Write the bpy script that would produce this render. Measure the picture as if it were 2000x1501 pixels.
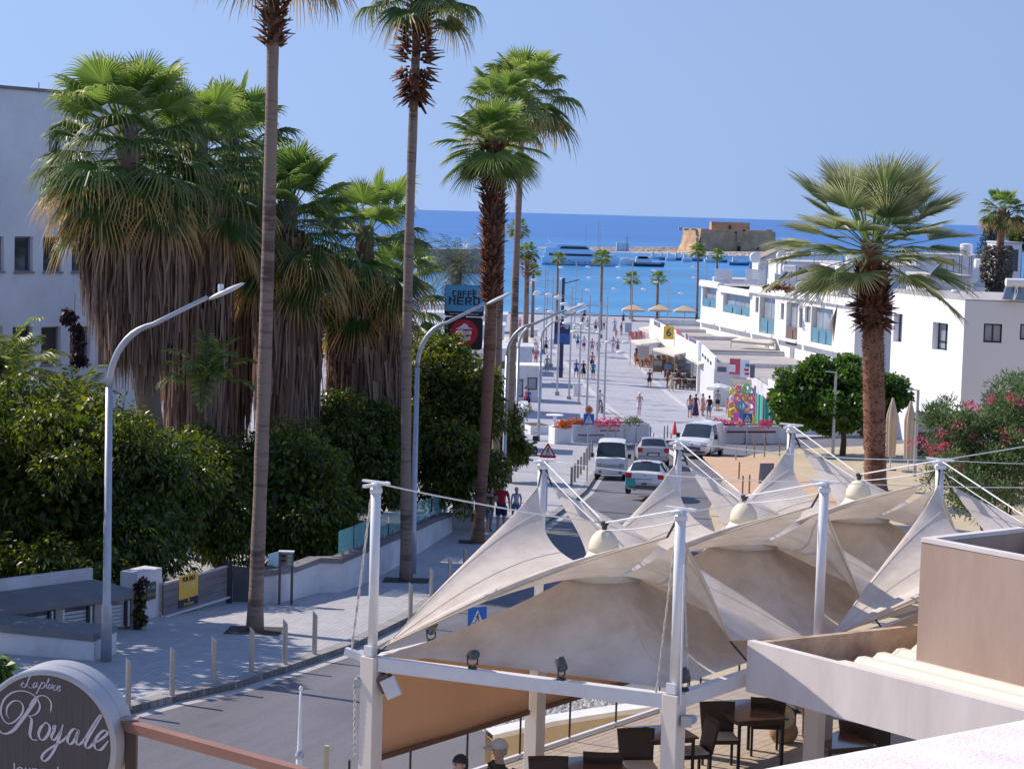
import bpy, bmesh, math, random
import numpy as np
from mathutils import Vector, Matrix
for _o in list(bpy.data.objects):
 bpy.data.objects.remove(_o)
C = bpy.context.scene
COL = C.collection
rnd = random.Random(7)
nrng = np.random.default_rng(7)
R = math.radians
V = Vector
# ---------------------------------------------------------------- camera
EYE = V((0, 0, 15.5)); FOC = 4000.0; TH = 0.0839; ROLL = 0.028
_f = V((0, math.cos(TH), -math.sin(TH))); _r0 = V((1, 0, 0)); _u0 = V((0, math.sin(TH), math.cos(TH)))
_r = _r0 * math.cos(ROLL) + _u0 * math.sin(ROLL)
_u = _u0 * math.cos(ROLL) - _r0 * math.sin(ROLL)
cam_d = bpy.data.cameras.new('camera'); cam = bpy.data.objects.new('camera', cam_d); COL.objects.link(cam)
cam_d.sensor_width = 36; cam_d.lens = 36 * FOC / 2000; cam_d.clip_start = 0.5; cam_d.clip_end = 120000
cam.matrix_world = Matrix((( _r.x, _u.x, -_f.x, EYE.x), (_r.y, _u.y, -_f.y, EYE.y), (_r.z, _u.z, -_f.z, EYE.z), (0, 0, 0, 1)))
C.camera = cam
# ---------------------------------------------------------------- light
SUN_EL, SUN_AZ = R(41), R(63)            # azimuth measured from +Y towards -X
sd = V((-math.sin(SUN_AZ) * math.cos(SUN_EL), math.cos(SUN_AZ) * math.cos(SUN_EL), math.sin(SUN_EL)))
world = bpy.data.worlds.new('World'); C.world = world; world.use_nodes = True
_nt = world.node_tree; _nt.nodes.clear()
_sky = _nt.nodes.new('ShaderNodeTexSky'); _sky.sky_type = 'NISHITA'; _sky.sun_disc = False
_sky.sun_elevation = SUN_EL; _sky.sun_rotation = -SUN_AZ
_sky.altitude = 0; _sky.air_density = 1.0; _sky.dust_density = 0.0; _sky.ozone_density = 5.0
# a hazy, even sky: height z is read as sqrt((k z)^2 + c^2)
_tc = _nt.nodes.new('ShaderNodeTexCoord'); _sx = _nt.nodes.new('ShaderNodeSeparateXYZ'); _cx = _nt.nodes.new('ShaderNodeCombineXYZ'); _nt.links.new(_tc.outputs['Generated'], _sx.inputs[0])
_m1 = _nt.nodes.new('ShaderNodeMath'); _m1.operation = 'MULTIPLY_ADD'; _m0 = _nt.nodes.new('ShaderNodeMath'); _m0.operation = 'MULTIPLY'; _nt.links.new(_sx.outputs[2], _m0.inputs[0]); _m0.inputs[1].default_value = .42
_nt.links.new(_m0.outputs[0], _m1.inputs[0]); _nt.links.new(_m0.outputs[0], _m1.inputs[1]); _m1.inputs[2].default_value = .0169
_m2 = _nt.nodes.new('ShaderNodeMath'); _m2.operation = 'SQRT'; _nt.links.new(_m1.outputs[0], _m2.inputs[0])
for _i in (0, 1): _nt.links.new(_sx.outputs[_i], _cx.inputs[_i])
_nt.links.new(_m2.outputs[0], _cx.inputs[2]); _nt.links.new(_cx.outputs[0], _sky.inputs[0])
_bg = _nt.nodes.new('ShaderNodeBackground'); _bg.inputs[1].default_value = 0.10
_out = _nt.nodes.new('ShaderNodeOutputWorld')
_mix = _nt.nodes.new('ShaderNodeMix'); _mix.data_type = 'RGBA'; _mix.blend_type = 'MULTIPLY'; _mix.inputs[0].default_value = 1; _mix.inputs[7].default_value = (1.0, .875, 1.0, 1)
_nt.links.new(_sky.outputs[0], _mix.inputs[6]); _nt.links.new(_mix.outputs[2], _bg.inputs[0])
_nt.links.new(_bg.outputs[0], _out.inputs[0])
sun_d = bpy.data.lights.new('sun', 'SUN'); sun_d.energy = 4.2; sun_d.angle = R(0.55); sun_d.color = (1.0, 0.90, 0.78)
sun = bpy.data.objects.new('sun', sun_d); COL.objects.link(sun)
sun.rotation_euler = sd.to_track_quat('Z', 'Y').to_euler(); sun.location = (-60, 40, 80)
C.view_settings.view_transform = 'Standard'; C.view_settings.look = 'None'
C.view_settings.gamma = 1; C.view_settings.use_curve_mapping = False
C.view_settings.exposure = 0.3
C.render.engine = 'CYCLES'
C.cycles.max_bounces = 8; C.cycles.diffuse_bounces = 4; C.cycles.glossy_bounces = 3
C.cycles.transmission_bounces = 5; C.cycles.transparent_max_bounces = 8
C.cycles.use_denoising = True; C.cycles.sample_clamp_indirect = 6; C.cycles.caustics_reflective = False; C.cycles.caustics_refractive = False
# ---------------------------------------------------------------- placing: rays through a measured point, and the sloping ground
def at(px, py, Y):
 d = _f + _r * ((px - 1000) / FOC) - _u * ((py - 750.5) / FOC)
 return EYE + d * (Y / d.y)
KN = [(-40, 6.7), (30, 6.45), (40, 6.15), (50, 5.6), (60, 4.95), (72, 4.2), (82, 3.55), (92, 2.9), (104, 2.25), (116, 1.7), (130, 1.1), (145, .6), (160, .25), (178, 0), (400, 0)]
def g(y):
 for (a, za), (b, zb) in zip(KN, KN[1:]):
  if y <= b:
   return za + (zb - za) * (y - a) / (b - a)
 return 0.0
def G(px, py, dz=0.0):
 lo, hi = 15.0, 395.0
 for _ in range(50):
  m = (lo + hi) / 2
  if at(px, py, m).z > g(m) + dz: lo = m
  else: hi = m
 return at(px, py, (lo + hi) / 2)
def Z(px, py, z):                         # ray meets the level z
 d = at(px, py, 100) - EYE
 return EYE + d * ((z - EYE.z) / d.z)
def on_plane(px, py, p0, n):
 d = at(px, py, 100) - EYE
 return EYE + d * ((p0 - EYE).dot(n) / d.dot(n))
# ---------------------------------------------------------------- mesh builder
WLOC = {}
class MB:
 def __init__(s): s.v = []; s.f = []; s.m = []; s.cm = 0
 def add(s, vs, fs):
  o = len(s.v); s.v.extend([tuple(p) for p in vs]); s.f.extend([tuple(i + o for i in q) for q in fs]); s.m.extend([s.cm] * len(fs)); return s
 def quad(s, *p): return s.add(p, [tuple(range(len(p)))])
 def box(s, c, sz, rz=0.0, M=None):
  x, y, z = sz[0] / 2, sz[1] / 2, sz[2] / 2
  vs = [V((a * x, b * y, d * z)) for d in (-1, 1) for b in (-1, 1) for a in (-1, 1)]
  if M is not None: vs = [M @ p + V(c) for p in vs]
  elif rz:
   co, si = math.cos(rz), math.sin(rz); vs = [V((p.x * co - p.y * si + c[0], p.x * si + p.y * co + c[1], p.z + c[2])) for p in vs]
  else: vs = [p + V(c) for p in vs]
  return s.add(vs, [(0, 2, 3, 1), (4, 5, 7, 6), (0, 1, 5, 4), (2, 6, 7, 3), (0, 4, 6, 2), (1, 3, 7, 5)])
 def bar(s, a, b, w, h=None):          # rectangular bar: w across, h in the upright sense
  h = h or w; a, b = V(a), V(b); d = (b - a).normalized()
  up = V((0, 0, 1)) if abs(d.z) < 0.95 else V((0, 1, 0))
  x = d.cross(up).normalized() * (w / 2); y = x.cross(d).normalized() * (h / 2)
  vs = [a - x - y, a + x - y, a + x + y, a - x + y, b - x - y, b + x - y, b + x + y, b - x + y]
  return s.add(vs, [(0, 1, 2, 3), (7, 6, 5, 4), (0, 4, 5, 1), (1, 5, 6, 2), (2, 6, 7, 3), (3, 7, 4, 0)])
 def tube(s, pts, r, n=8, cap=True):
  pts = [V(p) for p in pts]; k = len(pts); rs = r if isinstance(r, (list, tuple)) else [r] * k
  vs = []; prev = None
  for i, p in enumerate(pts):
   d = (pts[min(i + 1, k - 1)] - pts[max(i - 1, 0)]).normalized()
   if prev is None:
    a = d.orthogonal().normalized()
   else:
    a = (prev - d * prev.dot(d)).normalized()
   prev = a; b = d.cross(a)
   for j in range(n):
    t = 2 * math.pi * j / n; vs.append(p + (a * math.cos(t) + b * math.sin(t)) * rs[i])
  fs = [(i * n + j, i * n + (j + 1) % n, (i + 1) * n + (j + 1) % n, (i + 1) * n + j) for i in range(k - 1) for j in range(n)]
  if cap: fs += [tuple(range(n - 1, -1, -1)), tuple(range((k - 1) * n, k * n))]
  return s.add(vs, fs)
 def lathe(s, c, prof, n=16, M=None, sx=1, sy=1):
  vs = []
  for r_, z in prof:
   for j in range(n):
    t = 2 * math.pi * j / n; p = V((r_ * math.cos(t) * sx, r_ * math.sin(t) * sy, z))
    vs.append((M @ p if M is not None else p) + V(c))
  k = len(prof)
  fs = [(i * n + j, i * n + (j + 1) % n, (i + 1) * n + (j + 1) % n, (i + 1) * n + j) for i in range(k - 1) for j in range(n)]
  fs += [tuple(range(n - 1, -1, -1)), tuple(range((k - 1) * n, k * n))]
  return s.add(vs, fs)
 def ell(s, c, r, n=12, m=8, M=None):
  prof = [(math.sin(math.pi * i / m) * 1.0, -math.cos(math.pi * i / m)) for i in range(m + 1)]
  prof = [(max(a, 0.004), b) for a, b in prof]
  S = Matrix.Diagonal(V(r)); S = (M @ S) if M is not None else S
  return s.lathe(c, prof, n, M=S)
 def prism(s, poly, z0, z1):
  n = len(poly); zf0 = z0 if callable(z0) else (lambda p: z0); zf1 = z1 if callable(z1) else (lambda p: z1)
  vs = [(p[0], p[1], zf0(p)) for p in poly] + [(p[0], p[1], zf1(p)) for p in poly]
  fs = [tuple(range(n - 1, -1, -1)), tuple(range(n, 2 * n))] + [(i, (i + 1) % n, n + (i + 1) % n, n + i) for i in range(n)]
  return s.add(vs, fs)
 def grid(s, fn, nu, nv):
  vs = [fn(i / nu, j / nv) for i in range(nu + 1) for j in range(nv + 1)]
  w = nv + 1
  return s.add(vs, [(i * w + j, (i + 1) * w + j, (i + 1) * w + j + 1, i * w + j + 1) for i in range(nu) for j in range(nv)])
 def build(s, name, mat, parent=None, origin=None, smooth=False, bevel=0.0, solid=0.0, auto=None):
  if parent is not None: o0 = WLOC[parent.name]
  elif origin is not None: o0 = V(origin)
  else:
   a = np.array(s.v); o0 = V((a[:, 0].mean(), a[:, 1].mean(), a[:, 2].min()))
  me = bpy.data.meshes.new(name)
  me.from_pydata([(p[0] - o0.x, p[1] - o0.y, p[2] - o0.z) for p in s.v], [], s.f)
  mats = mat if isinstance(mat, (list, tuple)) else [mat]
  for m_ in mats: me.materials.append(m_)
  if len(mats) > 1: me.polygons.foreach_set('material_index', s.m)
  if smooth: me.polygons.foreach_set('use_smooth', [True] * len(me.polygons))
  me.update()
  ob = link(name, me, parent, o0)
  if auto:
   bm = bmesh.new(); bm.from_mesh(me); bmesh.ops.remove_doubles(bm, verts=bm.verts, dist=1e-4)
   bmesh.ops.recalc_face_normals(bm, faces=bm.faces)
   for e in bm.edges:
    if len(e.link_faces) == 2 and e.calc_face_angle(0) > auto: e.smooth = False
   bm.to_mesh(me); bm.free(); me.polygons.foreach_set('use_smooth', [True] * len(me.polygons))
  if bevel:
   b = ob.modifiers.new('bevel', 'BEVEL'); b.width = bevel; b.segments = 2; b.limit_method = 'ANGLE'; b.angle_limit = R(40)
  if solid:
   b = ob.modifiers.new('solid', 'SOLIDIFY'); b.thickness = solid; b.offset = 0
  return ob
def link(name, me, parent=None, o0=V((0, 0, 0))):
 ob = bpy.data.objects.new(name, me); COL.objects.link(ob)
 if parent is not None: ob.parent = parent
 else: ob.location = o0
 WLOC[ob.name] = V(o0)
 return ob
def thing(name, label, cat, loc, group=None):
 o = bpy.data.objects.new(name, None); COL.objects.link(o); o.location = V(loc); o.empty_display_size = .3
 WLOC[o.name] = V(loc)
 return tag(o, label, cat, group)
def tag(o, label, cat, group=None):
 o['label'] = label; o['category'] = cat
 if group: o['group'] = group
 return o
def struct(o): o['kind'] = 'structure'; return o
def stuff(o): o['kind'] = 'stuff'; return o
KIDS = {}
def copy_tree(o, loc=None, rz=None, label=None, parent=None, scale=None):
 c = o.copy(); COL.objects.link(c)
 if parent is not None: c.parent = parent
 if loc is not None: c.location = V(loc)
 if rz is not None: c.rotation_euler.z = rz
 if scale is not None: c.scale = (scale,) * 3
 if label: c['label'] = label
 WLOC[c.name] = V(c.location)
 for ch in list(o.children): copy_tree(ch, parent=c)
 return c
def np_mesh(name, verts, faces, mat, parent=None, o0=V((0, 0, 0)), uv=None, smooth=False, attr=None):
 """fast mesh from arrays; faces (n,k) of equal size"""
 verts = np.asarray(verts, dtype=np.float32); faces = np.asarray(faces, dtype=np.int32)
 if parent is not None: o0 = WLOC[parent.name]
 v = verts - np.array([o0.x, o0.y, o0.z], dtype=np.float32)
 n, k = faces.shape
 me = bpy.data.meshes.new(name); me.vertices.add(len(v)); me.vertices.foreach_set('co', v.ravel())
 me.loops.add(n * k); me.loops.foreach_set('vertex_index', faces.ravel())
 me.polygons.add(n); me.polygons.foreach_set('loop_start', np.arange(0, n * k, k, dtype=np.int32)); me.polygons.foreach_set('loop_total', np.full(n, k, dtype=np.int32))
 if smooth: me.polygons.foreach_set('use_smooth', np.ones(n, dtype=bool))
 if uv is not None:
  l = me.uv_layers.new(name='UVMap'); l.data.foreach_set('uv', np.asarray(uv, dtype=np.float32)[faces.ravel()].ravel())
 for m_ in (mat if isinstance(mat, (list, tuple)) else [mat]): me.materials.append(m_)
 me.update(calc_edges=True)
 return link(name, me, parent, o0)
# ---------------------------------------------------------------- materials
MATS = {}
def srgb(r_, g_, b_):
 f = lambda c: (c / 255 / 12.92) if c <= 10 else ((c / 255 + .055) / 1.055) ** 2.4
 return (f(r_), f(g_), f(b_))
def mat(name, col, rough=.6, metal=0.0, var=.12, scale=3.0, bump=0.0, bscale=40.0, spec=.5, dirt=None, coat=0.0, stretch=None, trans=0.0):
 """plain surface with two octaves of tonal variation, optional dirt tone and relief"""
 if name in MATS: return MATS[name]
 m = bpy.data.materials.new(name); m.use_nodes = True; MATS[name] = m
 nt = m.node_tree; N = nt.nodes; L = nt.links; b = N['Principled BSDF']
 b.inputs['Roughness'].default_value = rough; b.inputs['Metallic'].default_value = metal; b.inputs['Specular IOR Level'].default_value = spec
 if coat: b.inputs['Coat Weight'].default_value = coat
 tc = N.new('ShaderNodeTexCoord'); vec = tc.outputs['Object']
 if stretch:
  mp = N.new('ShaderNodeMapping'); mp.inputs['Scale'].default_value = stretch; L.new(vec, mp.inputs[0]); vec = mp.outputs[0]
 n1 = N.new('ShaderNodeTexNoise'); n1.inputs['Scale'].default_value = scale; n1.inputs['Detail'].default_value = 6; n1.inputs['Roughness'].default_value = .65; L.new(vec, n1.inputs[0])
 cr = N.new('ShaderNodeValToRGB'); c0 = [max(0, c * (1 - var)) for c in col]; c1 = [min(1, c * (1 + var)) for c in col]
 if dirt: c0 = dirt
 cr.color_ramp.elements[0].position = .3; cr.color_ramp.elements[1].position = .62 if dirt else .7
 cr.color_ramp.elements[0].color = (*c0, 1); cr.color_ramp.elements[1].color = (*c1, 1)
 L.new(n1.outputs[0], cr.inputs[0]); L.new(cr.outputs[0], b.inputs['Base Color'])
 if bump:
  n2 = N.new('ShaderNodeTexNoise'); n2.inputs['Scale'].default_value = bscale; n2.inputs['Detail'].default_value = 4; L.new(vec, n2.inputs[0])
  bp = N.new('ShaderNodeBump'); bp.inputs['Strength'].default_value = bump; bp.inputs['Distance'].default_value = .02; L.new(n2.outputs[0], bp.inputs['Height']); L.new(bp.outputs[0], b.inputs['Normal'])
 if trans:
  tr = N.new('ShaderNodeBsdfTranslucent'); L.new(cr.outputs[0], tr.inputs[0]); mx = N.new('ShaderNodeMixShader'); mx.inputs[0].default_value = trans
  L.new(b.outputs[0], mx.inputs[1]); L.new(tr.outputs[0], mx.inputs[2]); L.new(mx.outputs[0], N['Material Output'].inputs[0])
 return m
def nodes(m): return m.node_tree.nodes, m.node_tree.links
def leaf_mat(name, cols, trans=.35, rough=.45, spec=.5):
 """foliage: a different tone for every leaf, light passing through"""
 if name in MATS: return MATS[name]
 m = bpy.data.materials.new(name); m.use_nodes = True; MATS[name] = m; N, L = nodes(m); b = N['Principled BSDF']
 ge = N.new('ShaderNodeNewGeometry'); cr = N.new('ShaderNodeValToRGB'); cr.color_ramp.interpolation = 'LINEAR'
 el = cr.color_ramp.elements
 while len(el) < len(cols): el.new(.5)
 for i, c in enumerate(cols): el[i].position = i / (len(cols) - 1); el[i].color = (*c, 1)
 L.new(ge.outputs['Random Per Island'], cr.inputs[0]); L.new(cr.outputs[0], b.inputs['Base Color'])
 b.inputs['Roughness'].default_value = rough; b.inputs['Specular IOR Level'].default_value = spec
 tr = N.new('ShaderNodeBsdfTranslucent'); hs = N.new('ShaderNodeHueSaturation'); hs.inputs['Hue'].default_value = .49; hs.inputs['Saturation'].default_value = 1.15; hs.inputs['Value'].default_value = 1.5
 L.new(cr.outputs[0], hs.inputs['Color']); L.new(hs.outputs[0], tr.inputs[0])
 mx = N.new('ShaderNodeMixShader'); mx.inputs[0].default_value = trans; L.new(b.outputs[0], mx.inputs[1]); L.new(tr.outputs[0], mx.inputs[2]); L.new(mx.outputs[0], N['Material Output'].inputs[0])
 return m
def frond_mat(name, base, tip, t0, t1, trans=.3):
 """fan-palm blade: colour runs from the heart of the fan (v=0) to its tips (v=1)"""
 if name in MATS: return MATS[name]
 m = bpy.data.materials.new(name); m.use_nodes = True; MATS[name] = m; N, L = nodes(m); b = N['Principled BSDF']
 uv = N.new('ShaderNodeUVMap'); sp = N.new('ShaderNodeSeparateXYZ'); L.new(uv.outputs[0], sp.inputs[0])
 oi = N.new('ShaderNodeObjectInfo')
 ad = N.new('ShaderNodeMath'); ad.operation = 'MULTIPLY_ADD'; L.new(sp.outputs[0], ad.inputs[0]); ad.inputs[1].default_value = .25; L.new(sp.outputs[1], ad.inputs[2])
 a2 = N.new('ShaderNodeMath'); a2.operation = 'MULTIPLY_ADD'; L.new(oi.outputs['Random'], a2.inputs[0]); a2.inputs[1].default_value = .22; L.new(ad.outputs[0], a2.inputs[2])
 cr = N.new('ShaderNodeValToRGB'); cr.color_ramp.elements[0].position = t0; cr.color_ramp.elements[1].position = t1
 cr.color_ramp.elements[0].color = (*base, 1); cr.color_ramp.elements[1].color = (*tip, 1); L.new(a2.outputs[0], cr.inputs[0])
 hs = N.new('ShaderNodeHueSaturation'); mr = N.new('ShaderNodeMapRange'); L.new(sp.outputs[0], mr.inputs[0]); mr.inputs[3].default_value = .7; mr.inputs[4].default_value = 1.3
 L.new(mr.outputs[0], hs.inputs['Value']); L.new(cr.outputs[0], hs.inputs['Color']); L.new(hs.outputs[0], b.inputs['Base Color'])
 b.inputs['Roughness'].default_value = .42; b.inputs['Specular IOR Level'].default_value = .5
 tr = N.new('ShaderNodeBsdfTranslucent'); h2 = N.new('ShaderNodeHueSaturation'); h2.inputs['Hue'].default_value = .485; h2.inputs['Value'].default_value = 1.6; L.new(hs.outputs[0], h2.inputs['Color']); L.new(h2.outputs[0], tr.inputs[0])
 mx = N.new('ShaderNodeMixShader'); mx.inputs[0].default_value = trans; L.new(b.outputs[0], mx.inputs[1]); L.new(tr.outputs[0], mx.inputs[2]); L.new(mx.outputs[0], N['Material Output'].inputs[0])
 return m
def brick_mat(name, c1, c2, mortar, bw, bh, rz=0.0, ms=.012, rough=.75, bump=.35, var=.25, mixn=.35):
 if name in MATS: return MATS[name]
 m = bpy.data.materials.new(name); m.use_nodes = True; MATS[name] = m; N, L = nodes(m); b = N['Principled BSDF']
 ge = N.new('ShaderNodeNewGeometry'); mp = N.new('ShaderNodeMapping'); mp.inputs['Rotation'].default_value = (0, 0, rz); L.new(ge.outputs['Position'], mp.inputs[0])
 br = N.new('ShaderNodeTexBrick'); br.inputs['Color1'].default_value = (*c1, 1); br.inputs['Color2'].default_value = (*c2, 1); br.inputs['Mortar'].default_value = (*mortar, 1)
 br.inputs['Scale'].default_value = 1; br.inputs['Mortar Size'].default_value = ms; br.inputs['Brick Width'].default_value = bw; br.inputs['Row Height'].default_value = bh; L.new(mp.outputs[0], br.inputs[0])
 n1 = N.new('ShaderNodeTexNoise'); n1.inputs['Scale'].default_value = .35; n1.inputs['Detail'].default_value = 8; n1.inputs['Roughness'].default_value = .7; L.new(ge.outputs['Position'], n1.inputs[0])
 mr = N.new('ShaderNodeMapRange'); mr.inputs[1].default_value = .3; mr.inputs[2].default_value = .7; mr.inputs[3].default_value = 1 - var; mr.inputs[4].default_value = 1 + var * .6; L.new(n1.outputs[0], mr.inputs[0])
 mu = N.new('ShaderNodeMix'); mu.data_type = 'RGBA'; mu.blend_type = 'MULTIPLY'; mu.inputs[0].default_value = 1; L.new(br.outputs[0], mu.inputs[6]); L.new(mr.outputs[0], mu.inputs[7])
 L.new(mu.outputs[2], b.inputs['Base Color']); b.inputs['Roughness'].default_value = rough
 bp = N.new('ShaderNodeBump'); bp.inputs['Strength'].default_value = bump; bp.inputs['Distance'].default_value = .01; bp.invert = True; L.new(br.outputs['Fac'], bp.inputs['Height']); L.new(bp.outputs[0], b.inputs['Normal'])
 return m
def glass_mat(name, tint=(.75, .9, .95), alpha=.35, rough=.03):
 """thin pane: part reflects and tints, part lets the view through"""
 if name in MATS: return MATS[name]
 m = bpy.data.materials.new(name); m.use_nodes = True; MATS[name] = m; N, L = nodes(m); b = N['Principled BSDF']
 b.inputs['Base Color'].default_value = (*tint, 1); b.inputs['Roughness'].default_value = rough; b.inputs['Alpha'].default_value = alpha; b.inputs['IOR'].default_value = 1.5
 return m
M_white = mat('white_render', srgb(238, 238, 238), .8, var=.02, scale=1.1, bump=.05, dirt=srgb(214, 211, 206), stretch=(1, 1, .22))
M_whitep = mat('white_paint_metal', (.74, .74, .75), .38, var=.05, scale=6, spec=.5)
M_steel = mat('galvanised_steel', (.42, .44, .47), .42, metal=.55, var=.12, scale=4)
M_dark = mat('dark_metal', (.03, .032, .036), .45, var=.2)
M_black = mat('black_rubber', (.018, .018, .02), .7, var=.2)
M_gdark = mat('dark_window_glass', (.035, .045, .055), .06, var=.3, scale=.7, spec=.7)
M_gblue = glass_mat('bluish_glass', (.25, .48, .58), .55)
M_clear = glass_mat('clear_glass', (.82, .9, .88), .14)
M_soil = mat('soil', (.09, .065, .045), .95, var=.3, scale=5, bump=.5)
M_conc = mat('concrete', (.36, .35, .34), .85, var=.12, scale=2, bump=.15)
M_grey = mat('grey_coping', (.2, .195, .2), .8, var=.12, scale=2, bump=.1)
M_skin = mat('skin', (.52, .32, .23), .55, var=.08)
M_wood = mat('brown_wood', (.12, .065, .04), .55, var=.25, scale=4, stretch=(1, 1, 8))
# ---------------------------------------------------------------- common builders
def text(name, s, size, m, parent, M, ext=.004, shear=0.0, bold=0.0, align='CENTER', sx=1.0):
 cu = bpy.data.curves.new(name, 'FONT'); cu.body = s; cu.size = size; cu.extrude = ext; cu.shear = shear; cu.offset = bold; cu.align_x = align; cu.align_y = 'CENTER'; cu.resolution_u = 4
 tmp = bpy.data.objects.new('tmp', cu); COL.objects.link(tmp)
 dg = bpy.context.evaluated_depsgraph_get(); me = bpy.data.meshes.new_from_object(tmp.evaluated_get(dg)); bpy.data.objects.remove(tmp); bpy.data.curves.remove(cu)
 me.name = name; me.materials.clear(); me.materials.append(m)
 o0 = WLOC[parent.name] if parent else V((0, 0, 0))
 me.transform(Matrix.Translation(-o0) @ M @ Matrix.Diagonal((sx, 1, 1, 1)))
 return link(name, me, parent, o0)
def frame_of(o, x, n):                    # matrix: local x along x, local z along n
 x = V(x).normalized(); n = V(n).normalized(); y = n.cross(x)
 return Matrix(((x.x, y.x, n.x, o[0]), (x.y, y.y, n.y, o[1]), (x.z, y.z, n.z, o[2]), (0, 0, 0, 1)))
def openings_wall(mb, P, u, width, z0, z1, holes, n, depth):
 """upright wall from P along u with rectangular holes (x0,x1,za,zb); reveals go inward by depth"""
 xs = sorted({0.0, width, *[h[0] for h in holes], *[h[1] for h in holes]}); zs = sorted({z0, z1, *[h[2] for h in holes], *[h[3] for h in holes]})
 pt = lambda x, z, d=0.0: (P[0] + u[0] * x - n[0] * d, P[1] + u[1] * x - n[1] * d, z)
 for xa, xb in zip(xs, xs[1:]):
  for za, zb in zip(zs, zs[1:]):
   cx, cz = (xa + xb) / 2, (za + zb) / 2
   if any(h[0] < cx < h[1] and h[2] < cz < h[3] for h in holes): continue
   mb.quad(pt(xa, za), pt(xb, za), pt(xb, zb), pt(xa, zb))
 for a, b, c, d in holes:
  mb.quad(pt(a, c), pt(a, d), pt(a, d, depth), pt(a, c, depth)); mb.quad(pt(b, c), pt(b, c, depth), pt(b, d, depth), pt(b, d))
  mb.quad(pt(a, c), pt(a, c, depth), pt(b, c, depth), pt(b, c)); mb.quad(pt(a, d), pt(b, d), pt(b, d, depth), pt(a, d, depth))
 return pt
def window_part(parent, pt, hole, depth, fm, gm, bars=1, fw=.05, name='window', rail=None):
 a, b, c, d = hole; mb = MB(); dd = depth - .06
 P3 = lambda x, z: V(pt(x, z, dd))
 for x in [a + fw / 2, b - fw / 2] + [a + (b - a) * (i + 1) / (bars + 1) for i in range(bars)]: mb.bar(P3(x, c), P3(x, d), fw, .05)
 for z in [c + fw / 2, d - fw / 2] + ([rail] if rail else []): mb.bar(P3(a, z), P3(b, z), .05, fw)
 w = mb.build(name, fm, parent)
 m2 = MB(); q = [V(pt(x, z, depth - .035)) for x, z in ((a, c), (b, c), (b, d), (a, d))]; m2.quad(*q)
 m2.build('pane', gm, w); return w
# ================================================================= THE SETTING: ground, road, pavements, sea
def drape(name, poly, dz, m, thick=0.0, side=None):
 bm = bmesh.new(); vs = [bm.verts.new((p[0], p[1], 0)) for p in poly]; bm.faces.new(vs)
 ys = [k[0] for k in KN]; cuts = [y for y in ys if min(p[1] for p in poly) < y < max(p[1] for p in poly)]
 for y in cuts:
  bmesh.ops.bisect_plane(bm, geom=bm.verts[:] + bm.edges[:] + bm.faces[:], plane_co=(0, y, 0), plane_no=(0, 1, 0))
 bmesh.ops.triangulate(bm, faces=bm.faces[:]); bmesh.ops.recalc_face_normals(bm, faces=bm.faces[:])
 for v in bm.verts: v.co.z = g(v.co.y) + dz
 if bm.faces[0].normal.z < 0 or sum(f.normal.z for f in bm.faces) < 0: bmesh.ops.reverse_faces(bm, faces=bm.faces[:])
 if thick:
  be = [e for e in bm.edges if e.is_boundary]
  r_ = bmesh.ops.extrude_edge_only(bm, edges=be)
  for v in [q for q in r_['geom'] if isinstance(q, bmesh.types.BMVert)]: v.co.z -= thick
 me = bpy.data.meshes.new(name); bm.to_mesh(me); bm.free(); me.materials.append(m)
 return struct(link(name, me))
STREET = math.atan2(.58, .81)            # how far the near street swings to the right of straight ahead
M_pave = brick_mat('pavement_setts', srgb(190, 188, 189), srgb(174, 172, 174), srgb(128, 126, 128), .2, .1, rz=-STREET, ms=.008, var=.16)
M_plaza = brick_mat('plaza_slabs', srgb(176, 176, 184), srgb(166, 166, 174), srgb(142, 141, 148), 1.2, .6, ms=.012, var=.14, bump=.2)
M_rpave = brick_mat('beige_paving', srgb(200, 182, 150), srgb(190, 172, 140), srgb(150, 135, 112), .6, .6, rz=-STREET, ms=.01, var=.12, bump=.2)
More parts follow.
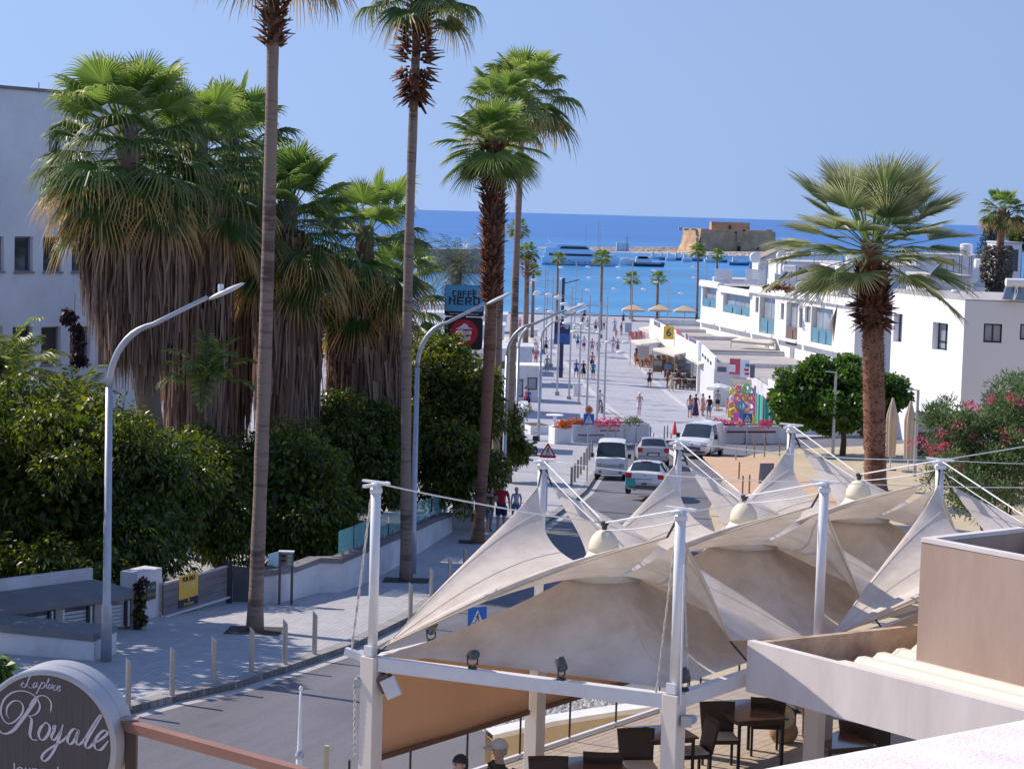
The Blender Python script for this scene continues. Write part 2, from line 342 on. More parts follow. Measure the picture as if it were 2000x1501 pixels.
def asphalt():
 m = bpy.data.materials.new('asphalt'); m.use_nodes = True; N, L = nodes(m); b = N['Principled BSDF']; b.inputs['Roughness'].default_value = .8
 ge = N.new('ShaderNodeNewGeometry')
 def nz(sc, det, lo, hi, a, c, rough=.6):
  mp = N.new('ShaderNodeMapping'); mp.vector_type = 'TEXTURE'; mp.inputs['Rotation'].default_value = (0, 0, -STREET * .55); mp.inputs['Scale'].default_value = sc; L.new(ge.outputs['Position'], mp.inputs[0])
  n = N.new('ShaderNodeTexNoise'); n.inputs['Scale'].default_value = 1; n.inputs['Detail'].default_value = det; n.inputs['Roughness'].default_value = rough; L.new(mp.outputs[0], n.inputs[0])
  r = N.new('ShaderNodeMapRange'); r.inputs[1].default_value = lo; r.inputs[2].default_value = hi; r.inputs[3].default_value = a; r.inputs[4].default_value = c; L.new(n.outputs[0], r.inputs[0]); return r.outputs[0], n
 f1, _ = nz((1.1, 14, 1), 5, .35, .65, .82, 1.14); f2, _ = nz((3.5, 5, 1), 6, .42, .5, .9, 1.04, .5); f3, n3 = nz((.03, .03, .03), 3, .3, .7, .8, 1.2)
 f4, _ = nz((.5, .9, 1), 4, .66, .72, 1, .8)
 prod = f1
 for f in (f2, f3, f4):
  mu = N.new('ShaderNodeMath'); mu.operation = 'MULTIPLY'; L.new(prod, mu.inputs[0]); L.new(f, mu.inputs[1]); prod = mu.outputs[0]
 mx = N.new('ShaderNodeMix'); mx.data_type = 'RGBA'; mx.blend_type = 'MULTIPLY'; mx.inputs[0].default_value = 1; mx.inputs[6].default_value = (*srgb(108, 106, 112), 1); L.new(prod, mx.inputs[7]); L.new(mx.outputs[2], b.inputs['Base Color'])
 bp = N.new('ShaderNodeBump'); bp.inputs['Strength'].default_value = .4; bp.inputs['Distance'].default_value = .01; L.new(n3.outputs[0], bp.inputs['Height']); L.new(bp.outputs[0], b.inputs['Normal']); return m
M_asph = asphalt()
M_kerb = mat('kerb_concrete', srgb(150, 146, 142), .85, var=.12, scale=2, bump=.2)
M_line = mat('worn_white_paint', srgb(205, 203, 198), .8, var=.2, scale=8)
KL = [(-260, 1520), (0, 1458), (245, 1396), (335, 1372), (460, 1345), (560, 1313), (690, 1268), (800, 1214), (880, 1162), (960, 1108), (1040, 1045), (1100, 1000), (1145, 962), (1163, 935), (1178, 910), (1195, 889), (1222, 875), (1267, 866), (1320, 863), (1457, 861), (1540, 858), (1800, 850)]
KLw = [G(*p) for p in KL]
KRfar = [G(*p) for p in [(1800, 868), (1560, 880), (1455, 893), (1432, 903), (1412, 940), (1385, 1000)]]
KRnear = [V((5.6, 46, 0)), V((2.4, 36.6, 0)), V((.4, 33.2, 0)), V((-3.6, 27.4, 0)), V((-9, 21, 0))]
road_poly = [(p.x, p.y) for p in KLw] + [(p.x, p.y) for p in KRfar + KRnear]
struct(drape('ground', [(-140, -40), (140, -40), (140, 312), (-140, 312)], -.03, mat('dry_ground', srgb(150, 138, 120), .95, var=.2, scale=.8, bump=.4), thick=4))
drape('road', road_poly, 0.0, M_asph)
drape('pavement', [(p.x, p.y) for p in KLw[:16]] + [(-2.5, 131), (-30, 131), (-40, 60), (-45, 28)], .13, M_pave, thick=.2)
drape('plaza', [(p.x, p.y) for p in KLw[15:]] + [(60, 311), (-16, 311), (-30, 131.1), (-2.4, 131.1)], .13, M_plaza, thick=.2)
drape('footway', [(p.x, p.y) for p in KRfar + KRnear] + [(-9, 16), (20, 16), (60, 60), (60, 118)], .13, M_rpave, thick=.2)
# kerbstones along the left side, one by one
def stones(name, path, w, step, dz, sgn, label=None):
 root = bpy.data.objects.new(name, None); COL.objects.link(root); root.location = path[0]; WLOC[root.name] = V(path[0]); struct(root)
 acc = 0
 for a, b in zip(path, path[1:]):
  L_ = (b.xy - a.xy).length; n = max(1, round(L_ / step)); d = (b.xy - a.xy) / n; nn = V((-d.y, d.x)).normalized() * sgn
  for i in range(n):
   p = a.xy + d * (i + .015); q = a.xy + d * (i + .985); mb = MB()
   e = rnd.uniform(-.004, .004)
   za, zb = g(p.y), g(q.y); p2, q2 = p + nn * w, q + nn * w; h = .142 + e
   mb.add([(p.x, p.y, za - .1), (q.x, q.y, zb - .1), (q2.x, q2.y, zb - .1), (p2.x, p2.y, za - .1), (p.x, p.y, za + h), (q.x, q.y, zb + h), (q2.x, q2.y, zb + h), (p2.x, p2.y, za + h)],
     [(0, 3, 2, 1), (4, 5, 6, 7), (0, 1, 5, 4), (1, 2, 6, 5), (2, 3, 7, 6), (3, 0, 4, 7)])
   mb.build('kerbstone', M_kerb, root)
 return root
stones('kerb', KLw[1:15], .28, .9, 0, 1)
stones('kerb', KLw[15:], .25, 1.6, 0, 1)
# pale gutter band and seams on the road
gut = []
for p, q in zip(KLw[1:14], KLw[2:15]):
 d = (q.xy - p.xy).normalized(); nn = V((d.y, -d.x)); gut.append((p.xy + nn * .01, p.xy + nn * .34))
gp = [a for a, b in gut] + [b for a, b in reversed(gut)]
drape('gutter', [(p.x, p.y) for p in gp], .004, mat('gutter_concrete', srgb(176, 172, 168), .85, var=.12, scale=1.5))
# bands of paler slabs laid across the plaza
for k, (a, b, w) in enumerate([((1060, 560), (1330, 900), .5), ((1215, 690), (1420, 850), .45), ((1180, 800), (1290, 862), .4)]):
 pa, pb = G(*a) if a[1] > 625 else V((1.5, 300, 0)), G(*b); d = (pb.xy - pa.xy).normalized(); nn = V((d.y, -d.x)) * w / 2
 drape('plaza_band', [(p.x, p.y) for p in (pa.xy + nn, pb.xy + nn, pb.xy - nn, pa.xy - nn)], .134, mat('pale_slabs', srgb(190, 188, 188), .8, var=.08, scale=1))
# the sea
def water():
 m = bpy.data.materials.new('sea_water'); m.use_nodes = True; N, L = nodes(m); b = N['Principled BSDF']
 ge = N.new('ShaderNodeNewGeometry'); sp = N.new('ShaderNodeSeparateXYZ'); L.new(ge.outputs['Position'], sp.inputs[0])
 mr = N.new('ShaderNodeMapRange'); mr.inputs[1].default_value = 320; mr.inputs[2].default_value = 1500; L.new(sp.outputs[1], mr.inputs[0])
 cr = N.new('ShaderNodeValToRGB'); e = cr.color_ramp.elements; e[0].color = (.035, .25, .50, 1); e[1].color = (.010, .130, .42, 1); L.new(mr.outputs[0], cr.inputs[0])
 mp = N.new('ShaderNodeMapping'); mp.inputs['Scale'].default_value = (.004, .02, 1); L.new(ge.outputs['Position'], mp.inputs[0])
 n1 = N.new('ShaderNodeTexNoise'); n1.inputs['Scale'].default_value = 1; n1.inputs['Detail'].default_value = 6; L.new(mp.outputs[0], n1.inputs[0])
 m2 = N.new('ShaderNodeMapRange'); m2.inputs[1].default_value = .35; m2.inputs[2].default_value = .65; m2.inputs[3].default_value = .82; m2.inputs[4].default_value = 1.2; L.new(n1.outputs[0], m2.inputs[0])
 mu = N.new('ShaderNodeMix'); mu.data_type = 'RGBA'; mu.blend_type = 'MULTIPLY'; mu.inputs[0].default_value = 1; L.new(cr.outputs[0], mu.inputs[6]); L.new(m2.outputs[0], mu.inputs[7]); L.new(mu.outputs[2], b.inputs['Base Color'])
 b.inputs['Roughness'].default_value = .28; b.inputs['Specular IOR Level'].default_value = .22
 mq = N.new('ShaderNodeMapping'); mq.inputs['Scale'].default_value = (.22, .5, 1); L.new(ge.outputs['Position'], mq.inputs[0])
 n2 = N.new('ShaderNodeTexNoise'); n2.inputs['Scale'].default_value = 1; n2.inputs['Detail'].default_value = 5; L.new(mq.outputs[0], n2.inputs[0])
 bp = N.new('ShaderNodeBump'); bp.inputs['Strength'].default_value = .8; bp.inputs['Distance'].default_value = .5; L.new(n2.outputs[0], bp.inputs['Height']); L.new(bp.outputs[0], b.inputs['Normal'])
 return m
SEA = -1.5
mb = MB(); mb.quad((-80000, 300, SEA), (80000, 300, SEA), (80000, 90000, SEA), (-80000, 90000, SEA)); struct(mb.build('sea', water()))
mb = MB(); mb.box((0, 311.3, -.6), (270, .8, 1.9)); struct(mb.build('quay_wall', M_conc))
# ================================================================= PALMS
GR = srgb(74, 104, 40); GR2 = srgb(96, 128, 52)
F_young = frond_mat('frond_green_young', (.15, .25, .045), (.25, .31, .085), .75, 1.35, .45)
F_mid = frond_mat('frond_green', (.09, .17, .04), (.20, .235, .08), .7, 1.35, .42)
F_old = frond_mat('frond_ageing', (.075, .135, .03), (.46, .31, .09), .85, 1.45, .38)
F_fili = frond_mat('frond_greygreen', (.13, .20, .07), (.34, .36, .19), .5, 1.3, .4)
F_dead = frond_mat('frond_straw', (.22, .13, .075), (.36, .24, .14), .3, 1.1, .12)
M_thatch = leaf_mat('dead_frond_thatch', [(.10, .06, .045), (.22, .14, .105), (.32, .22, .165), (.40, .30, .24)], .18, .8, .1)
M_boot = leaf_mat('leaf_base_stubs', [(.07, .025, .014), (.15, .06, .035), (.22, .10, .06), (.13, .07, .05)], .03, .7, .2)
def trunk_mat(name, a, b, ring):
 m = bpy.data.materials.new(name); m.use_nodes = True; N, L = nodes(m); bs = N['Principled BSDF']; bs.inputs['Roughness'].default_value = .85
 tc = N.new('ShaderNodeTexCoord'); mp = N.new('ShaderNodeMapping'); mp.inputs['Scale'].default_value = (1.2, 1.2, ring); L.new(tc.outputs['Object'], mp.inputs[0])
 n1 = N.new('ShaderNodeTexNoise'); n1.inputs['Scale'].default_value = 1; n1.inputs['Detail'].default_value = 6; n1.inputs['Roughness'].default_value = .7; L.new(mp.outputs[0], n1.inputs[0])
 n2 = N.new('ShaderNodeTexNoise'); n2.inputs['Scale'].default_value = .8; n2.inputs['Detail'].default_value = 3; L.new(tc.outputs['Object'], n2.inputs[0])
 ad = N.new('ShaderNodeMath'); ad.operation = 'ADD'; L.new(n1.outputs[0], ad.inputs[0]); L.new(n2.outputs[0], ad.inputs[1])
 cr = N.new('ShaderNodeValToRGB'); cr.color_ramp.elements[0].position = .8; cr.color_ramp.elements[1].position = 1.2
 cr.color_ramp.elements[0].color = (*a, 1); cr.color_ramp.elements[1].color = (*b, 1); L.new(ad.outputs[0], cr.inputs[0]); L.new(cr.outputs[0], bs.inputs['Base Color'])
 bp = N.new('ShaderNodeBump'); bp.inputs['Strength'].default_value = .9; bp.inputs['Distance'].default_value = .04; L.new(n1.outputs[0], bp.inputs['Height']); L.new(bp.outputs[0], bs.inputs['Normal'])
 return m
T_slim = trunk_mat('slim_palm_bark', (.10, .065, .05), (.26, .19, .15), 9)
T_red = trunk_mat('reddish_palm_bark', (.10, .045, .028), (.25, .13, .085), 12)
T_rough = trunk_mat('rough_palm_bark', (.06, .04, .03), (.15, .11, .09), 6)
def fan_mesh(name, m, elev, R_=1.0, nseg=34, spread=125, pet=.9, curve=.35, tip=.5, seed=0, split=.48, pw=.035):
 """one fan leaf on its stalk, already bowed by its own weight; points along +X, raised by elev"""
 r_ = random.Random(seed); E = R(elev); ce, se = math.cos(E), math.sin(E)
 vs = []; fs = []; uv = []
 def put(x, y, z, u, v):                # local (x forward, y side, z blade normal) -> leaned; gravity added by caller in world z
  vs.append((x * ce - z * se, y, x * se + z * ce)); uv.append((u, v)); return len(vs) - 1
 def sag(i, dz, pull=0.0):
  a = vs[i]; vs[i] = (a[0] * (1 - pull), a[1] * (1 - pull * .3), a[2] - dz)
 # stalk
 k = 4; ring = []
 for j in range(k + 1):
  t = j / k; x = pet * t; w = pw * (1 - .55 * t); dz = curve * .35 * t * t * pet * max(.2, ce)
  q = [put(x, -w, 0, .5, 0), put(x, 0, w * .7, .5, 0), put(x, w, 0, .5, 0)]
  for i in q: sag(i, dz)
  ring.append(q)
 for a, b in zip(ring, ring[1:]):
  fs += [(a[0], a[1], b[1], b[0]), (a[1], a[2], b[2], b[1])]
 dz0 = curve * .35 * pet * max(.2, ce)
 st = [0.02, .26, split, .72, .88, 1.0]
 for s in range(nseg):
  f = (s + .5) / nseg * 2 - 1; a = R(spread) * f; L_ = R_ * (1.0 - .28 * f * f) * r_.uniform(.9, 1.06); u = r_.random()
  da = R(spread) / nseg * 1.04; prev = None; tw = r_.uniform(-.05, .05); tipk = tip * r_.uniform(.6, 1.35)
  for t in st:
   rr = L_ * t; aa = a + tw * max(0, t - split)
   cx, cy = math.cos(aa) * rr, math.sin(aa) * rr
   if t <= split: hw = rr * math.tan(da) * 1.0
   else: hw = L_ * split * math.tan(da) * max(0.06, (1 - (t - split) / (1 - split)) ** .8)
   nx, ny = -math.sin(aa), math.cos(aa)
   cup = .22 * abs(f) ** 1.5 * rr      # sides of the fan lift
   fold = hw * .55
   i0 = put(pet + cx - nx * hw, cy - ny * hw, cup - fold, u, t); i1 = put(pet + cx, cy, cup + fold, u, t); i2 = put(pet + cx + nx * hw, cy + ny * hw, cup - fold, u, t)
   dz = dz0 + curve * rr * rr * .55
   if t > split: dz += tipk * ((t - split) / (1 - split)) ** 1.6 * L_ * .62
   pull = .0 if t <= split else .10 * tipk * ((t - split) / (1 - split)) ** 2
   for i in (i0, i1, i2): sag(i, dz, pull)
   if prev: fs += [(prev[0], prev[1], i1, i0), (prev[1], prev[2], i2, i1)]
   prev = (i0, i1, i2)
 vs = np.array(vs, dtype=np.float32); fs = np.array(fs); uv = np.array(uv, dtype=np.float32)
 me = bpy.data.meshes.new(name); me.from_pydata(vs.tolist(), [], fs.tolist())
 l = me.uv_layers.new(name='UVMap'); l.data.foreach_set('uv', uv[fs.ravel()].ravel()); me.materials.append(m); me.update()
 return me
FANS = {}
def fans(style, lod):
 key = (style, lod)
 if key in FANS: return FANS[key]
 n = {0: 40, 1: 30, 2: 18}[lod]; d = {}
 for e in (80, 62, 42, 20, 0, -22, -45, -66):
  for k in range(3):
   if style == 'robusta':             # long drooping tips
    mm = F_young if e > 40 else (F_mid if e > -10 else F_old)
    tip = {80: .12, 62: .3, 42: .55, 20: .75, 0: .85, -22: .8, -45: .55, -66: .3}[e]
    d[(e, k)] = fan_mesh('frond', mm, e, 1.0, n, 118, .95, .3, tip, 100 + k * 31 + e)
   elif style == 'stiff':             # short stiff fan
    mm = F_young if e > -30 else F_mid
    d[(e, k)] = fan_mesh('frond', mm, e, 1.0, n, 120, .75, .22, .3, 200 + k * 17 + e)
   else:                              # filifera: big grey-green, straight segments, open
    d[(e, k)] = fan_mesh('frond', F_fili if e > -30 else F_old, e, 1.0, n, 82, 1.0, .08, .12 if e > 0 else .25, 300 + k * 13 + e, .45)
 FANS[key] = d; return d
def strips(n, zfun, rfun, lfun, wfun, cx, cy, flare=.12, rs=1):
 """hanging dead leaves: n narrow ribbons round an axis"""
 q = np.random.default_rng(rs); V_ = []; F_ = []
 t = q.random(n); az = q.random(n) * 2 * math.pi
 for i in range(n):
  z = zfun(t[i]); r0 = rfun(t[i]) * q.uniform(.72, 1.06); L_ = lfun(t[i]) * q.uniform(.55, 1.25); w = wfun * q.uniform(.6, 1.5)
  ca, sa = math.cos(az[i]), math.sin(az[i]); X = cx(z) if callable(cx) else cx; Y = cy(z) if callable(cy) else cy
  tw = q.uniform(-1.2, 1.2); o = len(V_); sw = q.normal(0, .09); so = flare * q.uniform(-.3, 1)
  for k in range(4):
   s = k / 3; rr = r0 + so * math.sin(s * 2.4) * .9; zz = z - L_ * s; a2 = az[i] + sw * s
   px, py = X + rr * math.cos(a2), Y + rr * math.sin(a2); ta = a2 + math.pi / 2 + tw * .5
   hw = w * (1 - .75 * s)
   V_.append((px - math.cos(ta) * hw, py - math.sin(ta) * hw, zz)); V_.append((px + math.cos(ta) * hw, py + math.sin(ta) * hw, zz))
  for k in range(3):
   F_.append((o + 2 * k, o + 2 * k + 1, o + 2 * k + 3, o + 2 * k + 2))
 return V_, F_
def stubs(n, z0, z1, rfun, ln, w, axis, up=.5, rs=1):
 """cut leaf bases: upturned wedges"""
 q = np.random.default_rng(rs); V_ = []; F_ = []; ga = 2.39996
 for i in range(n):
  t = i / n; z = z0 + (z1 - z0) * t; a = i * ga + q.normal(0, .1); r0 = rfun(t) * .92; L_ = ln * q.uniform(.5, 1.5); hw = w * q.uniform(.7, 1.3); u = up + q.normal(0, .25)
  X, Y = axis(z); d = V((math.cos(a), math.sin(a), 0)); s = V((-d.y, d.x, 0)); b = V((X, Y, z)) + d * r0
  tipp = b + (d * math.cos(u) + V((0, 0, 1)) * math.sin(u)) * L_; nrm = V((0, 0, 1)) * hw * .5
  o = len(V_); V_ += [b - s * hw - nrm, b + s * hw - nrm, b + nrm, tipp - s * hw * .45, tipp + s * hw * .45, tipp + nrm * .4]
  F_ += [(o, o + 1, o + 4, o + 3), (o + 1, o + 2, o + 5, o + 4), (o + 2, o, o + 3, o + 5), (o + 3, o + 4, o + 5, o + 5)]
 return [tuple(p) for p in V_], F_
def palm(label, base, top, r0, r1, nf, size, style='robusta', lod=1, tm=None, stub=None, skirt=None, rings=26, group=None, emin=-55, emax=85, lean=None, seed=1, bulge=None, name='fan_palm', thick=1.0, sparse=1.0):
 base, top = V(base), V(top); rr = random.Random(seed); tm = tm or T_slim
 t_ = thing(name, label, 'palm tree', base, group)
 H = top.z - base.z; bend = V(lean or (0, 0, 0))
 def axis(z):
  t = min(1, max(0, (z - base.z) / H)); p = base.lerp(top, t) + bend * math.sin(math.pi * t); return p.x, p.y
 mb = MB(); pts = []; rs = []
 for i in range(rings + 1):
  t = i / rings; z = base.z - .1 + (H + .1) * t; x, y = axis(z); f = (1.35 - .35 * min(1, t / .06)) if t < .06 else 1
  pts.append((x, y, z)); rs.append((r0 + (r1 - r0) * t) * f * (1 + rr.uniform(-.05, .05)) * (bulge(t) if bulge else 1))
 mb.tube(pts, rs, 12); mb.build('trunk', tm, t_, smooth=True)
 if stub:
  for (a, b, n, rad, ln, w, up) in stub:
   v, f = stubs(n, a, b, (lambda t, rad=rad: rad[0] + (rad[1] - rad[0]) * t), ln, w, axis, up, seed); stuff(np_mesh('leaf_bases', v, f, M_boot, t_))
 if skirt:
  za, zb, prof, n, ln, w = skirt
  def rf(t):
   k = t * (len(prof) - 1); i = min(int(k), len(prof) - 2); return prof[i] + (prof[i + 1] - prof[i]) * (k - i)
  core = MB(); core.tube([(*axis(za + (zb - za) * i / 8), za + (zb - za) * i / 8) for i in range(9)], [max(.1, rf(i / 8) * .72) for i in range(9)], 12); core.build('skirt_core', mat('thatch_core', (.05, .032, .024), .9, var=.3, scale=6, stretch=(6, 6, 1)), t_, smooth=True)
  v, f = strips(n, lambda t: za + (zb - za) * t, rf, lambda t: ln, w, lambda z: axis(z)[0], lambda z: axis(z)[1], rs=seed); stuff(np_mesh('dead_fronds', v, f, M_thatch, t_))
 D = fans(style, lod); es = sorted({e for e, _ in D}); X, Y = axis(top.z)
 for i in range(nf):
  u = (i + .5) / nf; e = emax + (emin - emax) * (u ** .85) + rr.uniform(-6, 6); az = i * 2.39996 + rr.uniform(-.25, .25)
  eb = min(es, key=lambda q: abs(q - e)); me = D[(eb, rr.randrange(3))]
  o = bpy.data.objects.new('frond', me); COL.objects.link(o); o.parent = t_
  zz = top.z - base.z - u * size * .35 * thick; s = size * rr.uniform(.86, 1.12) * (1 if u > .12 else .85)
  o.location = (X - base.x + math.cos(az) * r1 * .5, Y - base.y + math.sin(az) * r1 * .5, zz); o.rotation_euler = (rr.uniform(-.2, .2), R(eb - e) * .8, az); o.scale = (s, s, s)
 return t_
def pt(px, py, Y): return at(px, py, Y)
# ---- the four slim street palms
b = G(497, 1242); palm('tallest slim palm, its crown cut off by the top edge, nearest on the pavement', b, at(537, -112, b.y), .170, .125, 30, 1.0, 'robusta', 0, T_slim,
 stub=[(at(537, 90, b.y).z, at(537, -105, b.y).z, 210, (.18, .30), .24, .06, .55)], group='tall palms along the pavement', lean=(.05, 0, 0), seed=3, emin=-30)
b = G(793, 1142); palm('tall slim palm with a shaggy brown collar below its crown, beside the bent lamp post', b, at(818, -26, b.y), .155, .115, 30, .98, 'robusta', 0, T_slim,
 stub=[(at(806, 195, b.y).z, at(808, 130, b.y).z, 120, (.20, .40), .32, .075, -.5), (at(806, 120, b.y).z, at(812, -10, b.y).z, 200, (.38, .18), .32, .07, .25)], group='tall palms along the pavement', lean=(-.12, 0, 0), seed=5, emin=-25)
b = G(932, 1067); palm('palm with a thick spiky upper trunk and bright green crown, beside the red sign', b, at(962, 268, b.y), .185, .215, 34, 1.08, 'stiff', 0, T_red,
 stub=[(at(955, 590, b.y).z, at(962, 280, b.y).z, 540, (.22, .36), .26, .075, .75)], group='tall palms along the pavement', lean=(.16, 0, 0), seed=8, emin=-45)
b = G(966, 985); palm('palm whose trunk rises just behind the spiky one, crown hidden among its neighbours', b, at(985, 205, b.y), .18, .14, 28, 1.15, 'robusta', 1, T_slim, group='tall palms along the pavement', seed=11, emin=-35, stub=[(at(975, 320, b.y).z, at(985, 215, b.y).z, 140, (.24, .34), .34, .07, .5)])
b = G(990, 947); palm('slender palm with the highest whole crown, its smooth trunk against the sky', b, at(1022, 178, b.y), .20, .14, 34, 1.5, 'robusta', 1, T_slim, group='tall palms along the pavement', seed=13, emin=-35)
# ---- the shaggy garden palms on the left
def shag(label, pb, ptop, Y, zs, prof, n, size, nf, seed, lean=None, r=.4, tm=None, ln=1.9, emin=-46, lod=0, sw=.045):
 base = at(pb[0], pb[1], Y); base.z = g(Y) - .2; top = at(ptop[0], ptop[1], Y)
 base.x = at(pb[0], pb[1], Y).x
 sk = (at(ptop[0], zs[0], Y).z, at(ptop[0], zs[1], Y).z, prof, n, ln, sw)
 return palm(label, base, top, r, r * .8, nf, size, 'robusta', lod, tm or T_rough, skirt=sk, group='shaggy palms in the garden', seed=seed, emin=emin, lean=lean, thick=3.4)
shag('largest shaggy palm with a wide drooping crown, left of the first lamp', (318, 900), (245, 235), 60, (620, 350), [.75, 1.35, 1.55, 1.0], 2800, 1.55, 60, 21, r=.42, tm=trunk_mat('crosshatched_palm_bark', (.07, .045, .035), (.22, .16, .13), 4))
shag('shaggy palm with a long brown thatch down to the hedge, right of the largest one', (378, 900), (385, 268), 63, (860, 340), [.75, .95, 1.0, 1.15, 1.0], 2800, 1.4, 44, 22, r=.4)
shag('slightly lower shaggy palm tucked against the nearest slim trunk, thatch in shade', (452, 900), (450, 262), 68, (780, 340), [.6, .8, .9, 1.0, .9], 2000, 1.4, 42, 23, r=.38, lod=1)
shag('shaggy palm with a broad greyish thatch, right of the nearest slim trunk', (568, 900), (562, 392), 66, (820, 450), [.85, 1.0, 1.0, 1.0, .75], 2800, 1.4, 46, 24, r=.4)
shag('shortest shaggy palm with open dark crown and reddish thatch, left of the second slim trunk', (712, 960), (712, 440), 70, (850, 530), [1.1, 1.25, 1.25, 1.15, .8], 3000, 1.45, 42, 25, r=.4, emin=-70)
shag('small shaggy palm mostly hidden behind the second slim trunk', (775, 960), (770, 545), 78, (900, 600), [.6, .7, .75, .6], 1200, 1.4, 26, 26, r=.3, lod=1)
# ---- the stout palm on the right
b = G(1710, 962); tp = at(1702, 468, b.y)
pl = palm('stout palm with a fat reddish trunk and spread stiff crown, right of the tent sails', b, tp, .52, .50, 56, 2.5, 'filifera', 0, T_red, seed=31, emin=-28, emax=88,
  stub=[(at(1706, 600, b.y).z, at(1703, 520, b.y).z, 190, (.66, .55), .55, .13, .7), (at(1706, 640, b.y).z, at(1706, 590, b.y).z, 110, (.62, .74), .5, .12, -.25), (b.z + .2, at(1706, 640, b.y).z, 900, (.5, .5), .12, .06, .6)], group=None)
me = fan_mesh('frond', F_dead, -86, 1.9, 26, 26, .8, .02, .05, 77, .5)
o = bpy.data.objects.new('frond', me); COL.objects.link(o); o.parent = pl; p = at(1640, 560, b.y - .8) - b; o.location = p; o.rotation_euler = (0, 0, 3.0); o['label'] = 'dead straw coloured frond hanging beside the trunk'
# ---- distant palms
def far_palm(label, px, ptop, pbase, Y, nf=24, size=1.5, grp='palms round the harbour front', seed=1, stub=None, r=.2, style='stiff', zb=None):
 top = at(px, ptop, Y); base = at(px - .02 * (pbase - ptop), pbase, Y); base.z = .1 if zb is None else zb
 sb = [(top.z - stub, top.z - .2, 60, (r * 1.2, r * 1.8), .4, .1, .4)] if stub else None
 return palm(label, base, top, r, r * .75, nf, size, style, 2, T_slim, stub=sb, rings=10, group=grp, seed=seed, emin=-40)
far_palm('harbour palm with a reddish collar under its crown, right of the slender tall trunk', 1030, 490, 690, 190, 28, .62, seed=41, stub=2.4, r=.3, style='robusta')
far_palm('smaller harbour palm half hidden beside the collared one', 1042, 525, 655, 225, 20, .6, seed=42, r=.22)
far_palm('palm in front of the white yacht, left of two', 1090, 502, 632, 270, 22, .7, seed=43, r=.2)
far_palm('palm in front of the yacht bow, tallest on the open plaza', 1176, 500, 640, 255, 26, .8, seed=44, r=.22)
far_palm('short palm behind the first beige quay parasol', 1234, 542, 600, 305, 20, .9, seed=45, r=.24)
far_palm('short palm behind the second beige quay parasol', 1285, 541, 600, 305, 20, .9, seed=46, r=.24)
far_palm('palm in front of the castle, taller one of the pair', 1364, 487, 600, 300, 26, .9, seed=47, r=.2)
far_palm('palm in front of the castle, lower one of the pair', 1401, 496, 600, 310, 20, .8, seed=48, r=.2)
far_palm('green palm crown peeping out behind the slender tall trunk', 1012, 445, 640, 200, 24, .7, seed=49, r=.25, style='robusta')
bz = at(1945, 565, 150); bz.z = 1.0
palm('palm with ivy wrapped lower trunk behind the white block, at the right edge', bz, at(1958, 405, 150), .36, .27, 30, 1.0, 'robusta', 1, T_red, seed=51, emin=-40, stub=[(at(1956, 450, 150).z, at(1958, 415, 150).z, 70, (.36, .5), .4, .1, .5)])
iv = []; ivf = []
for i in range(2600):
 t = rnd.random(); z = at(1945, 575 - 95 * t, 150).z; a = rnd.uniform(0, 6.28); rr = (.75 + .35 * math.sin(t * 2.6)) * rnd.uniform(.75, 1.1) * (.7 if t < .25 else 1)
 c = V((at(1944 + 4 * t, 520, 150).x + rr * math.cos(a), 150 + rr * math.sin(a), z)); d = V((rnd.gauss(0, 1), rnd.gauss(0, 1), rnd.gauss(0, 1))).normalized() * .13; e = d.orthogonal().normalized() * .09; o = len(iv)
 iv += [c - d, c + e, c + d, c - e]; ivf.append((o, o + 1, o + 2, o + 3))
M_ivy = leaf_mat('ivy_leaves', [(.06, .055, .045), (.12, .11, .09), (.2, .19, .17), (.08, .10, .05)], .15, .6)
ov = stuff(np_mesh('ivy', [tuple(p) for p in iv], ivf, M_ivy)); tag(ov, 'dry ivy bush wrapped round the palm trunk behind the white block', 'ivy')
# ---- feather palms (date palm and small garden palms)
def feather_mesh(name, m, L_=2.6, elev=50, n=26, lw=.035, ll=.5, seed=0, arch=1.0):
 r_ = random.Random(seed); vs = []; fs = []; uv = []; E = R(elev)
 P_ = []
 for i in range(n + 1):
  t = i / n; a = E - arch * 1.5 * t * t
  P_.append(V((0, 0, 0)) if i == 0 else P_[-1] + V((math.cos(a), 0, math.sin(a))) * (L_ / n))
 for i in range(n):
  a, b = P_[i], P_[i + 1]; w = .02 * (1 - i / n) + .005; o = len(vs); vs += [a + V((0, -w, 0)), a + V((0, w, 0)), b + V((0, w, 0)), b + V((0, -w, 0))]; uv += [(.5, 0)] * 4; fs.append((o, o + 1, o + 2, o + 3))
  if i < 2: continue
  t = i / n; T_ = (b - a).normalized(); l = ll * math.sin(math.pi * (t * .85 + .12)) * r_.uniform(.85, 1.1)
  for sgn in (-1, 1):
   d = (V((0, sgn, 0)) * .8 + T_ * .55 + V((0, 0, r_.uniform(-.35, .15)))).normalized(); s = T_ * lw; o = len(vs); q = a + d * l * .55; e = a + d * l + V((0, 0, -.12 * l))
   vs += [a, q - s * .9, e, q + s * .9]; u = r_.random(); uv += [(u, 0), (u, .5), (u, 1), (u, .5)]; fs.append((o, o + 1, o + 2, o + 3))
 me = bpy.data.meshes.new(name); me.from_pydata([tuple(p) for p in vs], [], fs); l = me.uv_layers.new(name='UVMap')
 l.data.foreach_set('uv', np.array(uv, dtype=np.float32)[np.array(fs).ravel()].ravel()); me.materials.append(m); me.update(); return me
F_date = frond_mat('date_frond', (.07, .095, .05), (.16, .17, .09), .4, 1.3, .25)
F_areca = frond_mat('garden_frond', (.06, .12, .022), (.22, .25, .05), .45, 1.3, .35)
